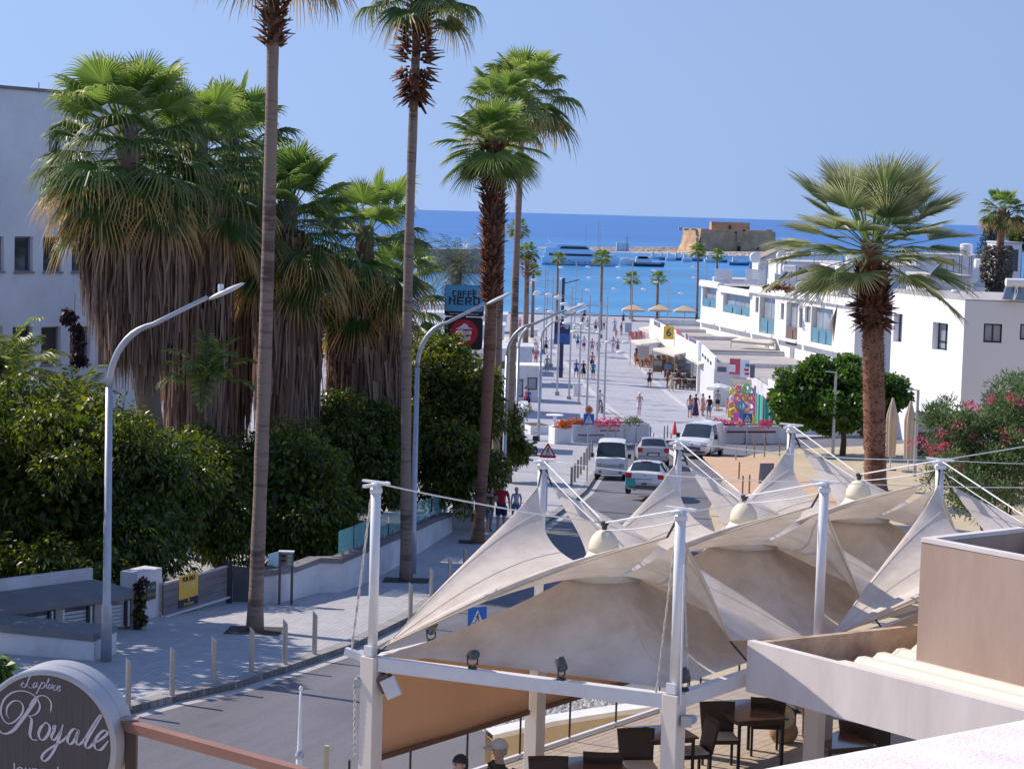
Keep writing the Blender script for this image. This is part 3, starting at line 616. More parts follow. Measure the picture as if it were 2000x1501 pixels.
def feather_palm(label, base, top, r, nf, L_, m, seed, emin=-35, group=None, name='feather_palm', tmat=None, lw=.035, ll=.5, n=26):
 base, top = V(base), V(top); t_ = thing(name, label, 'palm tree', base, group); rr = random.Random(seed)
 mb = MB(); mb.tube([base.lerp(top, i / 6) for i in range(7)], [r * (1.15 - .3 * i / 6) for i in range(7)], 10); mb.build('trunk', tmat or T_rough, t_, smooth=True)
 es = (80, 55, 30, 5, -20); MS = [[feather_mesh('frond', m, L_, e, n, lw, ll, seed + k * 7 + e, 1.0) for k in range(2)] for e in es]
 for i in range(nf):
  u = (i + .5) / nf; e = 84 + (emin - 84) * u; k = min(range(5), key=lambda q: abs(es[q] - e)); o = bpy.data.objects.new('frond', MS[k][i % 2]); COL.objects.link(o); o.parent = t_
  o.location = top - base; o.rotation_euler = (rr.uniform(-.25, .25), R(es[k] - e), i * 2.4 + rr.uniform(-.3, .3)); s = rr.uniform(.85, 1.12); o.scale = (s, s, s)
 return t_
b = at(893, 640, 130); b.z = 1.0
feather_palm('date palm with long feathery grey green fronds, behind the two hanging shop signs', b, at(893, 525, 130), .35, 52, 3.1, F_date, 61, -50)
b = at(35, 800, 56); b.z = 5.2
feather_palm('yellowish feathery palm at the left edge above the hedge', b, at(10, 740, 56), .14, 20, 2.3, F_areca, 62, 0, lw=.05, ll=.55)
b = at(162, 800, 57); b.z = 5.1
feather_palm('small feathery palm above the hedge, below the purple leaved stem', b, at(150, 790, 57), .1, 14, 1.5, F_areca, 63, 10, lw=.045, ll=.4)
b = at(428, 900, 58); b.z = 5
feather_palm('bright green feathery palm in front of the thatch, left of the nearest slim trunk', b, at(405, 745, 58), .1, 16, 1.9, F_areca, 64, 5, lw=.045, ll=.45)
b = at(705, 800, 75); b.z = 4
feather_palm('yellow green feathery palm glimpsed between two brown thatches', b, at(650, 700, 75), .1, 16, 2.2, F_areca, 65, 0, lw=.05, ll=.5)
# ================================================================= LEAFY TREES, HEDGES, OLEANDER
L_fic = leaf_mat('ficus_leaves', [(.03, .055, .012), (.055, .09, .016), (.085, .125, .02), (.13, .16, .026), (.24, .25, .04)], .5, .35, .6)
L_fic2 = leaf_mat('ficus_leaves_dark', [(.025, .05, .012), (.045, .08, .016), (.07, .11, .02), (.10, .14, .026), (.18, .20, .035)], .48, .35, .6)
L_round = leaf_mat('glossy_round_leaves', [(.035, .085, .02), (.06, .13, .028), (.09, .17, .035), (.13, .21, .045)], .45, .35, .5)
L_ole = leaf_mat('oleander_leaves', [(.06, .11, .04), (.10, .165, .065), (.15, .22, .085), (.20, .26, .12)], .35, .5)
L_pink = leaf_mat('pink_petals', [(.55, .04, .13), (.65, .08, .2), (.72, .16, .28), (.5, .12, .08)], .3, .6)
L_flow = leaf_mat('planter_petals', [(.6, .05, .04), (.7, .2, .05), (.72, .42, .08), (.5, .04, .10)], .25, .6)
L_dead = leaf_mat('purple_leaves', [(.03, .014, .02), (.06, .025, .035), (.09, .045, .05)], .2, .5)
M_bark = mat('tree_bark', (.11, .085, .065), .9, var=.3, scale=6, bump=.6, bscale=15, stretch=(1, 1, .3))
def leaves(n, centers, radii, ll, lw, droop, q, shell=.55, fold=.25, up=False):
 """leaf rhombs scattered round twig clusters; returns verts, faces"""
 k = len(centers); ci = q.integers(0, k, n); u = q.normal(size=(n, 3)); u /= np.linalg.norm(u, axis=1)[:, None] + 1e-9
 rr = shell + (1.05 - shell) * q.random(n) ** .7; P = centers[ci] + u * radii[ci] * rr[:, None]
 out = u * .75 + q.normal(size=(n, 3)) * .35; d = out.copy(); d[:, 2] += droop; d += q.normal(size=(n, 3)) * .3; d /= np.linalg.norm(d, axis=1)[:, None]
 s = np.cross(d, out + q.normal(size=(n, 3)) * .2); s /= np.linalg.norm(s, axis=1)[:, None] + 1e-9; nn = np.cross(s, d)
 L_ = (ll * (.65 + .7 * q.random(n)))[:, None]; W = (lw * (.7 + .6 * q.random(n)))[:, None]
 a = P; m1 = P + d * L_ * .45 + s * W + nn * L_ * fold * .25; e = P + d * L_ + np.array([0, 0, -1]) * L_ * .12; m2 = P + d * L_ * .45 - s * W + nn * L_ * fold * .25
 v = np.stack([a, m1, e, m2], 1).reshape(-1, 3); f = np.arange(4 * n).reshape(n, 4); return v, f
def lumps(c, r, k, q, inner=.35, rad=(.35, .75), flat=.0, noise=.18):
 u = q.normal(size=(k, 3)); u /= np.linalg.norm(u, axis=1)[:, None]
 t = np.where(q.random(k) < inner, q.random(k) * .75, 1 - .12 * q.random(k)); t *= 1 + q.normal(size=k) * noise * .5
 C_ = np.array(c) + u * np.array(r) * t[:, None]; rr = rad[0] + (rad[1] - rad[0]) * q.random(k)
 return C_, np.stack([rr, rr, rr * .8], 1)
def tree(label, name, blobs, n, ll, lw, droop, lm, trunk=None, seed=1, k=70, rad=(.35, .75), shell=.55, cat='tree', group=None, tr=.12, fold=.25, base=None):
 q = np.random.default_rng(seed); c0 = V(blobs[0][0]); base = V(base) if base is not None else V((c0.x, c0.y, g(c0.y)))
 t_ = thing(name, label, cat, base, group)
 vol = [b[1][0] * b[1][1] + b[1][1] * b[1][2] + b[1][0] * b[1][2] for b in blobs]; tot = sum(vol); vs = []; fs = []; o = 0
 tips = []
 for (c, r), w in zip(blobs, vol):
  kk = max(8, int(k * w / tot)); C_, R_ = lumps(c, r, kk, q, rad=rad); v, f = leaves(int(n * w / tot), C_, R_, ll, lw, droop, q, shell, fold); vs.append(v); fs.append(f + o); o += len(v)
  # dense small-leaved heart that closes the crown
  v, f = leaves(int(n * .22 * w / tot), np.array([c]), np.array([r]) * .8, ll * 1.7, lw * 2.2, droop, q, .1, fold); vs.append(v); fs.append(f + o); o += len(v)
  tips += [V(x) for x in C_[:6]]
 cr = np_mesh('crown', np.concatenate(vs), np.concatenate(fs), lm, t_); stuff(cr)
 mb = MB(); top = V((base.x, base.y, (c0.z + base.z) / 2 + .2)); mb.tube([base, base.lerp(top, .5) + V((.05, 0, 0)), top], [tr * 1.2, tr, tr * .8], 8)
 for p in tips: mb.tube([top - V((0, 0, .3)), top.lerp(p, .5) + V((0, 0, .2)), p], [tr * .5, tr * .3, tr * .12], 5)
 mb.build('trunk', M_bark, t_, smooth=True); return t_
def bl(px, py, Y, rx, ry, rz): return (tuple(at(px, py, Y)), (rx, ry, rz))
tree('broad dark leaning ficus crown over the bin store, cut by the left edge', 'ficus_tree', [bl(70, 985, 51, 2.5, 2.1, 2.3), bl(30, 860, 53, 2.2, 1.9, 1.7), bl(170, 880, 52, 1.5, 1.5, 1.5), bl(-120, 960, 51, 2, 2, 3), bl(60, 1120, 48.2, 1.9, .7, .8), bl(185, 1110, 48.6, 1.1, .7, .7)], 52000, .17, .034, -.55, L_fic, seed=1, k=190, group='ficus trees behind the garden wall')
tree('dark ficus crown behind the first lamp post, overhanging the gate pillar', 'ficus_tree', [bl(262, 980, 52, 1.35, 1.5, 1.9), bl(265, 1060, 50.5, .9, 1.0, 1.0), bl(335, 960, 54, 1.0, 1.2, 1.5), bl(230, 870, 54, 1.0, 1.0, .9)], 30000, .17, .034, -.6, L_fic2, seed=2, k=120, group='ficus trees behind the garden wall')
tree('tall ficus crown just left of the picture edge, shading the pavement', 'ficus_tree', [((-14.2, 47.5, 13.2), (2.2, 2.3, 2.4)), ((-13.6, 43.5, 12.4), (2.0, 2.2, 2.2)), ((-14.4, 46, 9.2), (2.4, 2.6, 2.4)), ((-13.2, 40, 10.4), (2.0, 2.0, 2.2))], 22000, .22, .06, -.5, L_fic2, seed=9, k=80, group='ficus trees behind the garden wall')
tree('ficus with trailing sunlit shoots above the grey gates', 'ficus_tree', [bl(430, 1000, 56, 1.0, 1.3, 1.5), bl(410, 915, 57, 1.0, 1.2, 1.0), bl(475, 940, 58, .9, 1, 1.2)], 20000, .17, .036, -.6, L_fic, seed=3, k=90, group='ficus trees behind the garden wall')
tree('ficus drooping over the curved white wall, left of the tie rope', 'ficus_tree', [bl(585, 985, 57, 1.25, 1.3, 1.5), bl(560, 900, 59, 1.1, 1.2, 1.0), bl(630, 1020, 56.5, .75, 1.0, 1.0)], 24000, .17, .036, -.6, L_fic, seed=4, k=100, group='ficus trees behind the garden wall')
tree('low ficus hedge below the brown thatches, between the second lamp and the rope', 'ficus_tree', [bl(700, 900, 65, 1.7, 1.5, 1.3), bl(660, 830, 68, 1.0, 1, .9), bl(745, 855, 66, .9, 1, 1.1)], 20000, .18, .038, -.5, L_fic2, seed=5, k=90, group='ficus trees behind the garden wall')
tree('tall ficus below the hanging shop signs, right of the second lamp post', 'ficus_tree', [bl(860, 790, 72, 1.3, 1.4, 2.0), bl(885, 900, 69, 1.5, 1.3, 1.6), bl(855, 705, 73, .8, 1, .8), bl(925, 800, 71, .8, .9, 1.5)], 32000, .19, .04, -.5, L_fic, seed=6, k=130, group='ficus trees behind the garden wall')
tree('small dark ficus poking out past the last slim trunk', 'ficus_tree', [bl(985, 830, 96, .75, .9, 1.5), bl(1000, 870, 96, .7, .7, .7)], 9000, .2, .045, -.5, L_fic2, seed=7, k=50, group='ficus trees behind the garden wall')
b = G(1645, 893)
tree('round green street tree with glossy leaves beside the stout palm', 'street_tree', [bl(1645, 782, b.y, 3.0, 2.6, 1.9), bl(1555, 775, b.y - .5, 1.6, 1.6, 1.4), bl(1600, 735, b.y + .4, 1.6, 1.6, 1.0), bl(1735, 775, b.y + .5, 1.1, 1.2, 1.0), bl(1655, 720, b.y, .6, .6, .7)], 26000, .26, .10, -.2, L_round, seed=8, k=150, rad=(.4, .8), tr=.17, fold=.4, base=b)
# oleander
q = np.random.default_rng(12); base = at(1960, 985, 62); base.z = g(62)
ol = thing('oleander', 'tall oleander bush with pink flowers, filling the right edge behind the sails', 'shrub', base)
Cc = [];
for (px, py, Y, rx, ry, rz, kk) in ((1960, 870, 62, 1.5, 1.5, 1.7, 70), (1870, 850, 62.5, .9, 1, 1.1, 36), (1900, 935, 61, 1.1, 1.1, 1.0, 40), (1990, 800, 63, .9, 1, .9, 26), (2060, 860, 62, 1.6, 1.6, 2, 40)):
 c, r_ = lumps(tuple(at(px, py, Y)), (rx, ry, rz), kk, q, .25, (.25, .5)); Cc.append(c)
Cc = np.concatenate(Cc); Rr = np.full((len(Cc), 3), .38)
v, f = leaves(44000, Cc, Rr, .17, .02, .55, q, .2, .1); stuff(np_mesh('foliage', v, f, L_ole, ol))
mb = MB()
for i in range(14):
 p = Cc[q.integers(0, len(Cc))]; mb.tube([base + V((rnd.uniform(-.5, .5), 0, 0)), base.lerp(V(p), .5) + V((0, 0, .4)), V(p)], [.05, .035, .012], 5)
mb.build('stems', M_bark, ol, smooth=True)
fv = [];
sel = [(1935, 780), (1905, 795), (1975, 775), (1895, 790), (1840, 845), (1900, 855), (1845, 872), (1825, 890), (1875, 910), (1965, 860), (1990, 845), (1920, 870), (1955, 965), (1925, 930), (1832, 875), (1988, 785), (1870, 830), (1915, 900), (1985, 905), (1850, 900), (1800, 860), (1812, 872), (1780, 868), (1960, 840)]
for i, (x, y) in enumerate(sel):
 c = np.array(at(x, y, 60.9 + .5 * rnd.random())); m_ = 26 if i % 3 else 40
 fv.append(leaves(m_, c[None], np.array([[.13, .13, .11]]) * (1 + .3 * rnd.random()), .075, .035, .2, q, .5, .3)[0])
fv = np.concatenate(fv); stuff(np_mesh('blossoms', fv, np.arange(len(fv)).reshape(-1, 4), L_pink, ol))
# purple leaved stem against the white facade
b = at(152, 770, 58); b.z = 5.0
ps = thing('purple_plant', 'dark purple leaved shoot with a bare stem against the white facade', 'plant', b)
C_ = np.array([at(x, y, 58) for x, y in ((133, 612), (140, 620), (148, 640), (150, 660), (155, 675), (150, 690), (160, 705), (153, 650), (148, 705), (128, 625))]); v, f = leaves(1500, C_, np.full((len(C_), 3), .14), .10, .045, -.4, q, .1)
stuff(np_mesh('foliage', v, f, L_dead, ps)); mb = MB(); mb.tube([b, at(140, 700, 58), at(147, 575, 58)], [.02, .015, .008], 5); mb.build('stem', M_bark, ps)
# norfolk pine far right
b = at(1935, 600, 180); b.z = .5
np_ = thing('norfolk_pine', 'dark tiered conifer just left of the ivy clad palm', 'tree', b); q = np.random.default_rng(5); vs = []
for i in range(11):
 t = i / 10; p = at(1936, 425 + 80 * t, 180); rad = .25 + 1.15 * t
 for a in np.arange(0, 6.28, .75) + i:
  ends = [np.array(p) + np.array([math.cos(a), math.sin(a), -.05 + .25 * s]) * rad * s for s in (.3, .5, .7, .85, 1.0)]
  vs.append(leaves(55, np.array(ends), np.full((5, 3), .14), .2, .03, .1, q, .0)[0])
vs = np.concatenate(vs); stuff(np_mesh('crown', vs, np.arange(len(vs)).reshape(-1, 4), leaf_mat('conifer_needles', [(.02, .04, .03), (.03, .06, .045), (.05, .08, .06)], .1), np_))
mb = MB(); mb.tube([b, at(1936, 425, 180)], [.2, .04], 6); mb.build('trunk', M_bark, np_)
tree('dark bush at the right edge beside the far palm', 'bush', [bl(1998, 465, 170, 1.2, 1.2, .9)], 2500, .25, .05, .1, L_fic2, seed=14, k=20, tr=.06, cat='bush')
# ================================================================= LEFT SIDE: facade, walls, gates, lamps, bollards
# white building on the left
Pa = at(-30, 780, 74); Pb = at(300, 780, 81); u2 = (Pb.xy - Pa.xy); u2.normalize(); nb = V((u2.y, -u2.x)); P0 = Pa.xy - u2 * 7; zt = at(0, 173, 74.6).z
bld = thing('white_building', 'tall white block with small dark windows behind the garden palms', 'building', (P0.x, P0.y, g(74)))
def sx(px, py):                            # pixel on the facade plane -> (along, z)
 p = on_plane(px, py, V((Pa.x, Pa.y, 0)), V((nb.x, nb.y, 0))); return (p.xy - P0).dot(u2), p.z
holes = []
for x0, x1, y0, y1 in ((-62, -32, 462, 530), (-26, 8, 462, 530), (28, 65, 462, 531), (84, 121, 463, 531), (140, 176, 463, 531), (196, 232, 464, 532), (24, 64, 637, 712), (80, 119, 637, 713), (136, 176, 637, 713), (191, 228, 637, 713), (-32, 6, 637, 712), (95, 124, 250, 352), (40, 60, 830, 900), (110, 150, 830, 900)):
 a, zb = sx(x0, y1); b_, za = sx(x1, y0); holes.append((a, b_, zb, za))
mb = MB(); W_ = (Pb.xy - P0).length; ptf = openings_wall(mb, P0, u2, W_, g(74) - .5, zt, holes, nb, .28)
E_ = P0 + u2 * W_; bk = -nb * 14
mb.quad((E_.x, E_.y, 3), (E_.x + bk.x, E_.y + bk.y, 3), (E_.x + bk.x, E_.y + bk.y, zt), (E_.x, E_.y, zt)); mb.quad((P0.x, P0.y, 3), (P0.x, P0.y, zt), (P0.x + bk.x, P0.y + bk.y, zt), (P0.x + bk.x, P0.y + bk.y, 3))
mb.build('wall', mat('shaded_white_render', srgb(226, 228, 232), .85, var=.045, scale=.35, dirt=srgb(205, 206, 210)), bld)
mb = MB(); mb.prism([P0 + nb * .06, E_ + nb * .06, E_ + bk, P0 + bk], zt, zt + .12); mb.build('roof', M_grey, bld)
mb = MB(); p = at(76, 171, 75.5); mb.tube([p - V((0, 0, .2)), p + V((0, 0, .18))], .02, 5); mb.build('vent_pipe', M_grey, bld)
M_wfr = mat('grey_window_frame', srgb(128, 122, 124), .5, metal=.2)
for i, h in enumerate(holes):
 w = window_part(bld, ptf, h, .26, M_wfr, M_gdark, 0, .06)
 mb = MB(); a = V(ptf(h[0] - .04, h[2] - .03, -.03)); c = V(ptf(h[1] + .04, h[2] - .03, -.03)); mb.bar(a, c, .1, .05); mb.build('sill', M_wfr, w)
# ---- helper: upright wall between ground points with a coping
def low_wall(label, pts, tops, thick, m, mc, cat='wall', name='garden_wall', cap=.1, over=.04, depth=None, group=None):
 """pts: ground points along the visible foot; tops: z of the wall top at each point"""
 base = pts[0]; t_ = thing(name, label, cat, base, group); mb = MB(); mc_ = MB(); offs = []
 for i, p in enumerate(pts):
  a = pts[max(i - 1, 0)]; b = pts[min(i + 1, len(pts) - 1)]; d = (b.xy - a.xy).normalized(); n = V((-d.y, d.x)); offs.append(n)
 for M_, d0, z0f, z1f in ((mb, 0, lambda i: pts[i].z - .3, lambda i: tops[i]), (mc_, -over, lambda i: tops[i] + .002, lambda i: tops[i] + cap)):
  vs = []
  for i, p in enumerate(pts):
   f = p.xy + offs[i] * d0; k = p.xy + offs[i] * (thick - d0)
   vs += [(f.x, f.y, z0f(i)), (f.x, f.y, z1f(i)), (k.x, k.y, z1f(i)), (k.x, k.y, z0f(i))]
  fs = [(4 * i + j, 4 * i + 4 + j, 4 * i + 4 + (j + 1) % 4, 4 * i + (j + 1) % 4) for i in range(len(pts) - 1) for j in range(4)]
  n = 4 * (len(pts) - 1); M_.add(vs, fs + [(0, 1, 2, 3), (n + 3, n + 2, n + 1, n)])
 mb.build('wall', m, t_); mc_.build('coping', mc, t_); return t_
M_wallw = mat('garden_wall_render', srgb(214, 212, 214), .85, var=.05, scale=.9, dirt=srgb(188, 184, 184), bump=.1)
def zat(px, py, P): return at(px, py, P.y).z
# nearest white wall with dark cap, lower left
a = G(-40, 1318); a.z = g(a.y); b = G(183, 1302)
A1 = V((b.x - 2.6, b.y + 2.5, g(b.y)));
low_wall('low white wall with a grey slab top, behind the round sign', [V((b.x - 3.2, b.y + .9, g(b.y))), V((b.x, b.y, g(b.y)))], [zat(183, 1252, b) + .03, zat(183, 1252, b)], 1.0, M_wallw, M_grey, cap=.13)
# bin store: slab roof on piers with louvred doors
pL = G(45, 1262); pR = G(268, 1238)
bs = thing('bin_store', 'bin store with louvred white doors and a grey slab roof under the ficus', 'bin store', pL)
d = (pR.xy - pL.xy).normalized(); n = V((-d.y, d.x)); Wb = (pR.xy - pL.xy).length + 1.6; S0 = pL.xy - d * 1.6; zr = zat(268, 1165, pR)
mb = MB(); q0, q1 = S0 - n * .1, S0 + d * (Wb + .05) - n * .1; mb.prism([q0, q1, q1 + n * 1.9, q0 + n * 1.9], zr, zr + .14); mb.build('roof_slab', M_grey, bs)
mb = MB(); q0 = S0 + n * 1.75; q1 = S0 + d * Wb + n * 1.75; mb.prism([q0, q1, q1 + n * .12, q0 + n * .12], zr + .14, zr + .4); mb.build('back_upstand', M_wallw, bs)
mb = MB(); q0 = S0 + n * .5; q1 = S0 + d * Wb + n * .5; mb.prism([q0, q1, q1 + n * 1.2, q0 + n * 1.2], g(pL.y) - .4, zr - .002); mb.build('back_wall', M_wallw, bs)
M_louv = mat('louvre_white', (.72, .72, .72), .5, var=.05)
def door(x0, x1):
 dr = MB(); z0 = g(pL.y) + .1; zz = zr - .05
 for x in (x0 + .03, x1 - .03): dr.box((*(S0 + d * x + n * .03), (z0 + zz) / 2), (.05, .05, zz - z0), math.atan2(d.y, d.x))
 D = dr.build('louvre_door', M_louv, bs); k = int((zz - z0) / .085)
 for i in range(k):
  p = S0 + d * ((x0 + x1) / 2) + n * .05; s = MB(); s.box((*p, z0 + (i + .5) * .085), (x1 - x0 - .1, .012, .075), M=Matrix.Rotation(math.atan2(d.y, d.x), 3, 'Z') @ Matrix.Rotation(.5, 3, 'X')); s.build('slat', M_louv, D)
 mb = MB(); p = S0 + d * (x1 - .12); mb.box((*p, (z0 + zz) / 2), (.05, .08, (zz - z0) * .9), math.atan2(d.y, d.x)); mb.build('handle', M_dark, D)
xs = [((V(on_plane(x, 1200, V((*S0, 0)), V((n.x, n.y, 0)))).xy) - S0).dot(d) for x in (45, 105, 122, 181, 197, 254)]
for a_, b_ in ((xs[0] - .3, xs[1]), (xs[2], xs[3]), (xs[4], xs[5])): door(a_, b_)
for x in ((xs[1] + xs[2]) / 2, (xs[3] + xs[4]) / 2, Wb - .09):
 mb = MB(); mb.box((*(S0 + d * x + n * .1), (g(pL.y) + zr) / 2 - .15), (.17, .3, zr - g(pL.y) + .28), math.atan2(d.y, d.x)); mb.build('pier', mat('taupe_render', srgb(165, 152, 148), .85, var=.06), bs)
# vine on the end of the store
vn = thing('creeper', 'leafy creeper hanging on the end of the bin store', 'vine', G(272, 1222)); q = np.random.default_rng(3)
Y_ = pR.y - .1; C_ = np.array([at(x, y, Y_) for x, y in ((272, 1160), (275, 1175), (270, 1195), (276, 1208), (272, 1145), (280, 1135), (268, 1218))]); v, f = leaves(900, C_, np.full((7, 3), .09), .08, .03, -.5, q, .1); stuff(np_mesh('foliage', v, f, L_dead, vn))
v, f = leaves(500, C_[:4], np.full((4, 3), .12), .09, .03, -.5, q, .1); stuff(np_mesh('foliage', v, f, L_fic, vn))
# white pier with the dark notice board, grey gate with the yellow sale sign
pA = G(268, 1222); pB = G(315, 1213)
pier = thing('gate_pier', 'white gate pier with louvres and a dark notice board', 'gate pier', pA); dd = (pB.xy - pA.xy).normalized(); nn = V((-dd.y, dd.x)); rz = math.atan2(dd.y, dd.x)
zt = zat(315, 1108, pB); w_ = (pB.xy - pA.xy).length; c = (pA.xy + pB.xy) / 2 + nn * .25
mb = MB(); mb.box((*c, (zt + pA.z) / 2 - .15), (w_, .5, zt - pA.z + .3), rz); mb.build('pier', M_wallw, pier)
nbd = thing('notice_board', 'small dark notice board with pale lettering on the white gate pier', 'sign', (*(c - nn * .27), zat(292, 1160, pA)))
Mx = frame_of((*(c + dd * 0.02 - nn * .27), zat(292, 1160, pA)), (dd.x, dd.y, 0), (-nn.x, -nn.y, 0))
mb = MB(); mb.box(Mx.translation, (.34, .03, .40), rz); mb.build('board', mat('board_dark', (.05, .07, .06), .6, var=.3, scale=9), nbd)
text('lettering', 'P. 104', .1, mat('pale_lettering', (.5, .55, .5), .6), nbd, Matrix.Translation(V((-nn.x, -nn.y, 0)) * .02 + V((0, 0, .08))) @ Mx); text('lettering', 'PAPHIA', .1, mat('ochre_lettering', (.45, .32, .12), .6), nbd, Matrix.Translation(V((-nn.x, -nn.y, 0)) * .02 - V((0, 0, .08))) @ Mx)
gA, gB = G(316, 1215), G(443, 1187); gt = thing('metal_gate', 'grey sheet metal sliding gate carrying a yellow sale sign', 'gate', gA); dd = (gB.xy - gA.xy).normalized(); nn = V((-dd.y, dd.x)); rz = math.atan2(dd.y, dd.x); L_ = (gB.xy - gA.xy).length
M_gate = mat('gate_grey', srgb(120, 115, 116), .6, var=.14, scale=1.2, stretch=(.4, .4, 3), dirt=srgb(98, 93, 94)); z0, z1 = g(gA.y) + .16, zat(443, 1106, gB)
npan = 4
for i in range(npan):
 mb = MB(); h = (z1 - z0) / npan; mb.box((*((gA.xy + gB.xy) / 2), z0 + h * (i + .5)), (L_ - .04, .05 + .004 * (i % 2), h - .008), rz); mb.build('panel', M_gate, gt)
mb = MB(); mb.bar((*gA.xy, z1 + .02), (*gB.xy, z1 + .02), .08, .04); mb.build('top_rail', mat('pale_rail', srgb(190, 180, 175), .5), gt)
mb = MB(); mb.bar((*(gA.xy - nn * .05), z0 - .02), (*(gB.xy - nn * .05), z0 - .02), .12, .03); mb.build('track', M_whitep, gt)
sp = on_plane(368, 1152, V((*gA.xy, 0)) - V((nn.x, nn.y, 0)) * .035, V((nn.x, nn.y, 0)))
sg = thing('sale_sign', 'yellow FOR SALE sign with a navy strip on the grey gate', 'sign', sp); Mx = frame_of(sp, (dd.x, dd.y, 0), (-nn.x, -nn.y, 0))
sw = L_ * 37 / 128
mb = MB(); mb.box(sp + V((0, 0, .1)), (sw, .012, .56), rz); mb.build('board', mat('sale_yellow', (.72, .43, .05), .5, var=.05), sg)
mb = MB(); mb.box(sp - V((0, 0, .28)), (sw, .014, .19), rz); mb.build('strip', mat('navy_print', (.02, .02, .06), .5), sg)
M_blk = mat('black_print', (.02, .02, .022), .6); M_yel = mat('yellow_print', (.75, .5, .08), .6); M_wht = mat('white_print', (.8, .8, .8), .6)
off = V((-nn.x, -nn.y, 0)) * .012
text('lettering', 'FOR SALE', .155, M_blk, sg, Matrix.Translation(off + V((0, 0, .28))) @ Mx, bold=.004, sx=.82); text('lettering', '99 570 700', .12, mat('pale_print', (.8, .72, .5), .6), sg, Matrix.Translation(off + V((0, 0, .11))) @ Mx, sx=.78)
text('lettering', 'Antoniou', .12, M_yel, sg, Matrix.Translation(off + V((0, 0, -.31))) @ Mx, sx=.95); mb = MB(); mb.lathe((0, 0, 0), [(.035, 0), (.035, .004)], 8, M=Mx.to_3x3()); mb.v = [tuple(V(p) + sp + off + V((0, 0, -.225))) for p in mb.v]; mb.build('emblem', M_yel, sg)
# dark gate leaf and post
hA, hB = G(455, 1185), G(486, 1187); post = thing('gate_post', 'dark steel gate post with rollers', 'post', G(447, 1187))
mb = MB(); p = G(447, 1187); mb.box((p.x, p.y, (p.z + z1) / 2 + .05), (.14, .14, z1 - p.z + .1)); mb.build('post', M_dark, post)
mb = MB(); [mb.lathe((p.x - .09, p.y - .03, p.z + h), [(.03, 0), (.03, .05)], 8) for h in (.5, .75)]; mb.build('roller', M_steel, post)
dg = thing('dark_gate', 'dark patchy gate leaf behind the nearest slim palm trunk', 'gate', hA); mb = MB(); d2 = V((1, .12)).normalized(); ln = 1.05
mb.box((hA.x + .5, hA.y + .15, (hA.z + z1) / 2), (ln, .05, z1 - hA.z - .1), math.atan2(d2.y, d2.x)); mb.build('leaf', mat('gate_dark_patchy', (.045, .05, .055), .6, dirt=(.11, .12, .13), scale=1.2), dg)
# curved white wall with grey cap
wp = [G(515, 1188), G(540, 1187), G(575, 1180), G(622, 1167), G(668, 1166)]; wt = [zat(515, 1125, wp[0]), zat(540, 1122, wp[1]), zat(575, 1117, wp[2]), zat(622, 1099, wp[3]), zat(668, 1100, wp[4])]
low_wall('curved white wall with a grey cap behind the meter box on posts', wp, wt, .3, M_wallw, M_grey, cap=.14)
wp = [G(668, 1166), G(728, 1142), G(800, 1100), G(850, 1067), G(882, 1046)]; wt = [zat(668, 1098, wp[0]), zat(728, 1072, wp[1]), zat(800, 1042, wp[2]), zat(850, 1018, wp[3]), zat(882, 1008, wp[4])]
gw = low_wall('white wall topped by green glass panels, stepping down the street', wp, wt, .28, M_wallw, mat('brown_grey_coping', srgb(112, 102, 106), .8, var=.1), cap=.14)
M_green = glass_mat('green_glass', (.28, .62, .62), .5)
for i in range(4):
 a, b = wp[i], wp[i + 1]; m_ = 2 if i < 2 else 1
 for k in range(m_):
  p = a.lerp(b, (k + .04) / m_); q_ = a.lerp(b, (k + .96) / m_); za = wt[i] + (wt[i + 1] - wt[i]) * (k / m_) + .18; zb = wt[i] + (wt[i + 1] - wt[i]) * ((k + 1) / m_) + .18
  mb = MB(); dq = (q_.xy - p.xy).normalized(); o = V((-dq.y, dq.x)) * .14; mb.add([(p.x + o.x, p.y + o.y, za), (q_.x + o.x, q_.y + o.y, zb), (q_.x + o.x, q_.y + o.y, zb + .62), (p.x + o.x, p.y + o.y, za + .62)], [(0, 1, 2, 3)]); gp_ = mb.build('glass_panel', M_green, gw, solid=.012)
  mb = MB(); [mb.box((p.x + (q_.x - p.x) * t + o.x * .85, p.y + (q_.y - p.y) * t + o.y * .85, za + (zb - za) * t + .04), (.14, .05, .14), math.atan2(dq.y, dq.x)) for t in (.25, .75)]; mb.build('glass_clamp', M_steel, gp_)
# meter box on two posts, pale blue glass panel
p1, p2 = G(545, 1190), G(569, 1190); mbx = thing('meter_box', 'grey meter cabinet on two brown posts before the curved wall', 'meter box', p1)
for p in (p1, p2): mb = MB(); mb.box((p.x, p.y, (p.z + zat(557, 1078, p1)) / 2), (.06, .06, zat(557, 1078, p1) - p.z)); mb.build('post', mat('brown_post', (.10, .08, .075), .6), mbx)
zc = zat(557, 1092, p1); c = p1.lerp(p2, .5); w_ = (p2 - p1).length
mb = MB(); mb.box((c.x, c.y + .06, zc), (w_ + .02, .14, .34)); cab = mb.build('cabinet', mat('cabinet_grey', srgb(120, 118, 112), .5), mbx, bevel=.01)
for (dx, dz, m_, s_) in ((-.06, .08, M_black, .09), (.09, .09, mat('meter_green', (.25, .4, .3), .4), .08), (.09, -.01, mat('meter_green', (.2, .4, .3), .4), .08), (-.06, -.03, M_black, .09), (.09, -.1, mat('meter_green', (.2, .4, .3), .4), .08), (-.06, -.12, mat('meter_red', (.35, .06, .05), .5), .06)):
 mb = MB(); mb.box((c.x + dx, c.y - .015, zc + dz), (s_ * 1.2, .015, s_ * .8)); mb.build('dial', m_, mbx)
mb = MB(); mb.box((c.x, c.y + .05, zc + .185), (w_ + .08, .2, .03)); mb.build('cap', M_whitep, mbx)
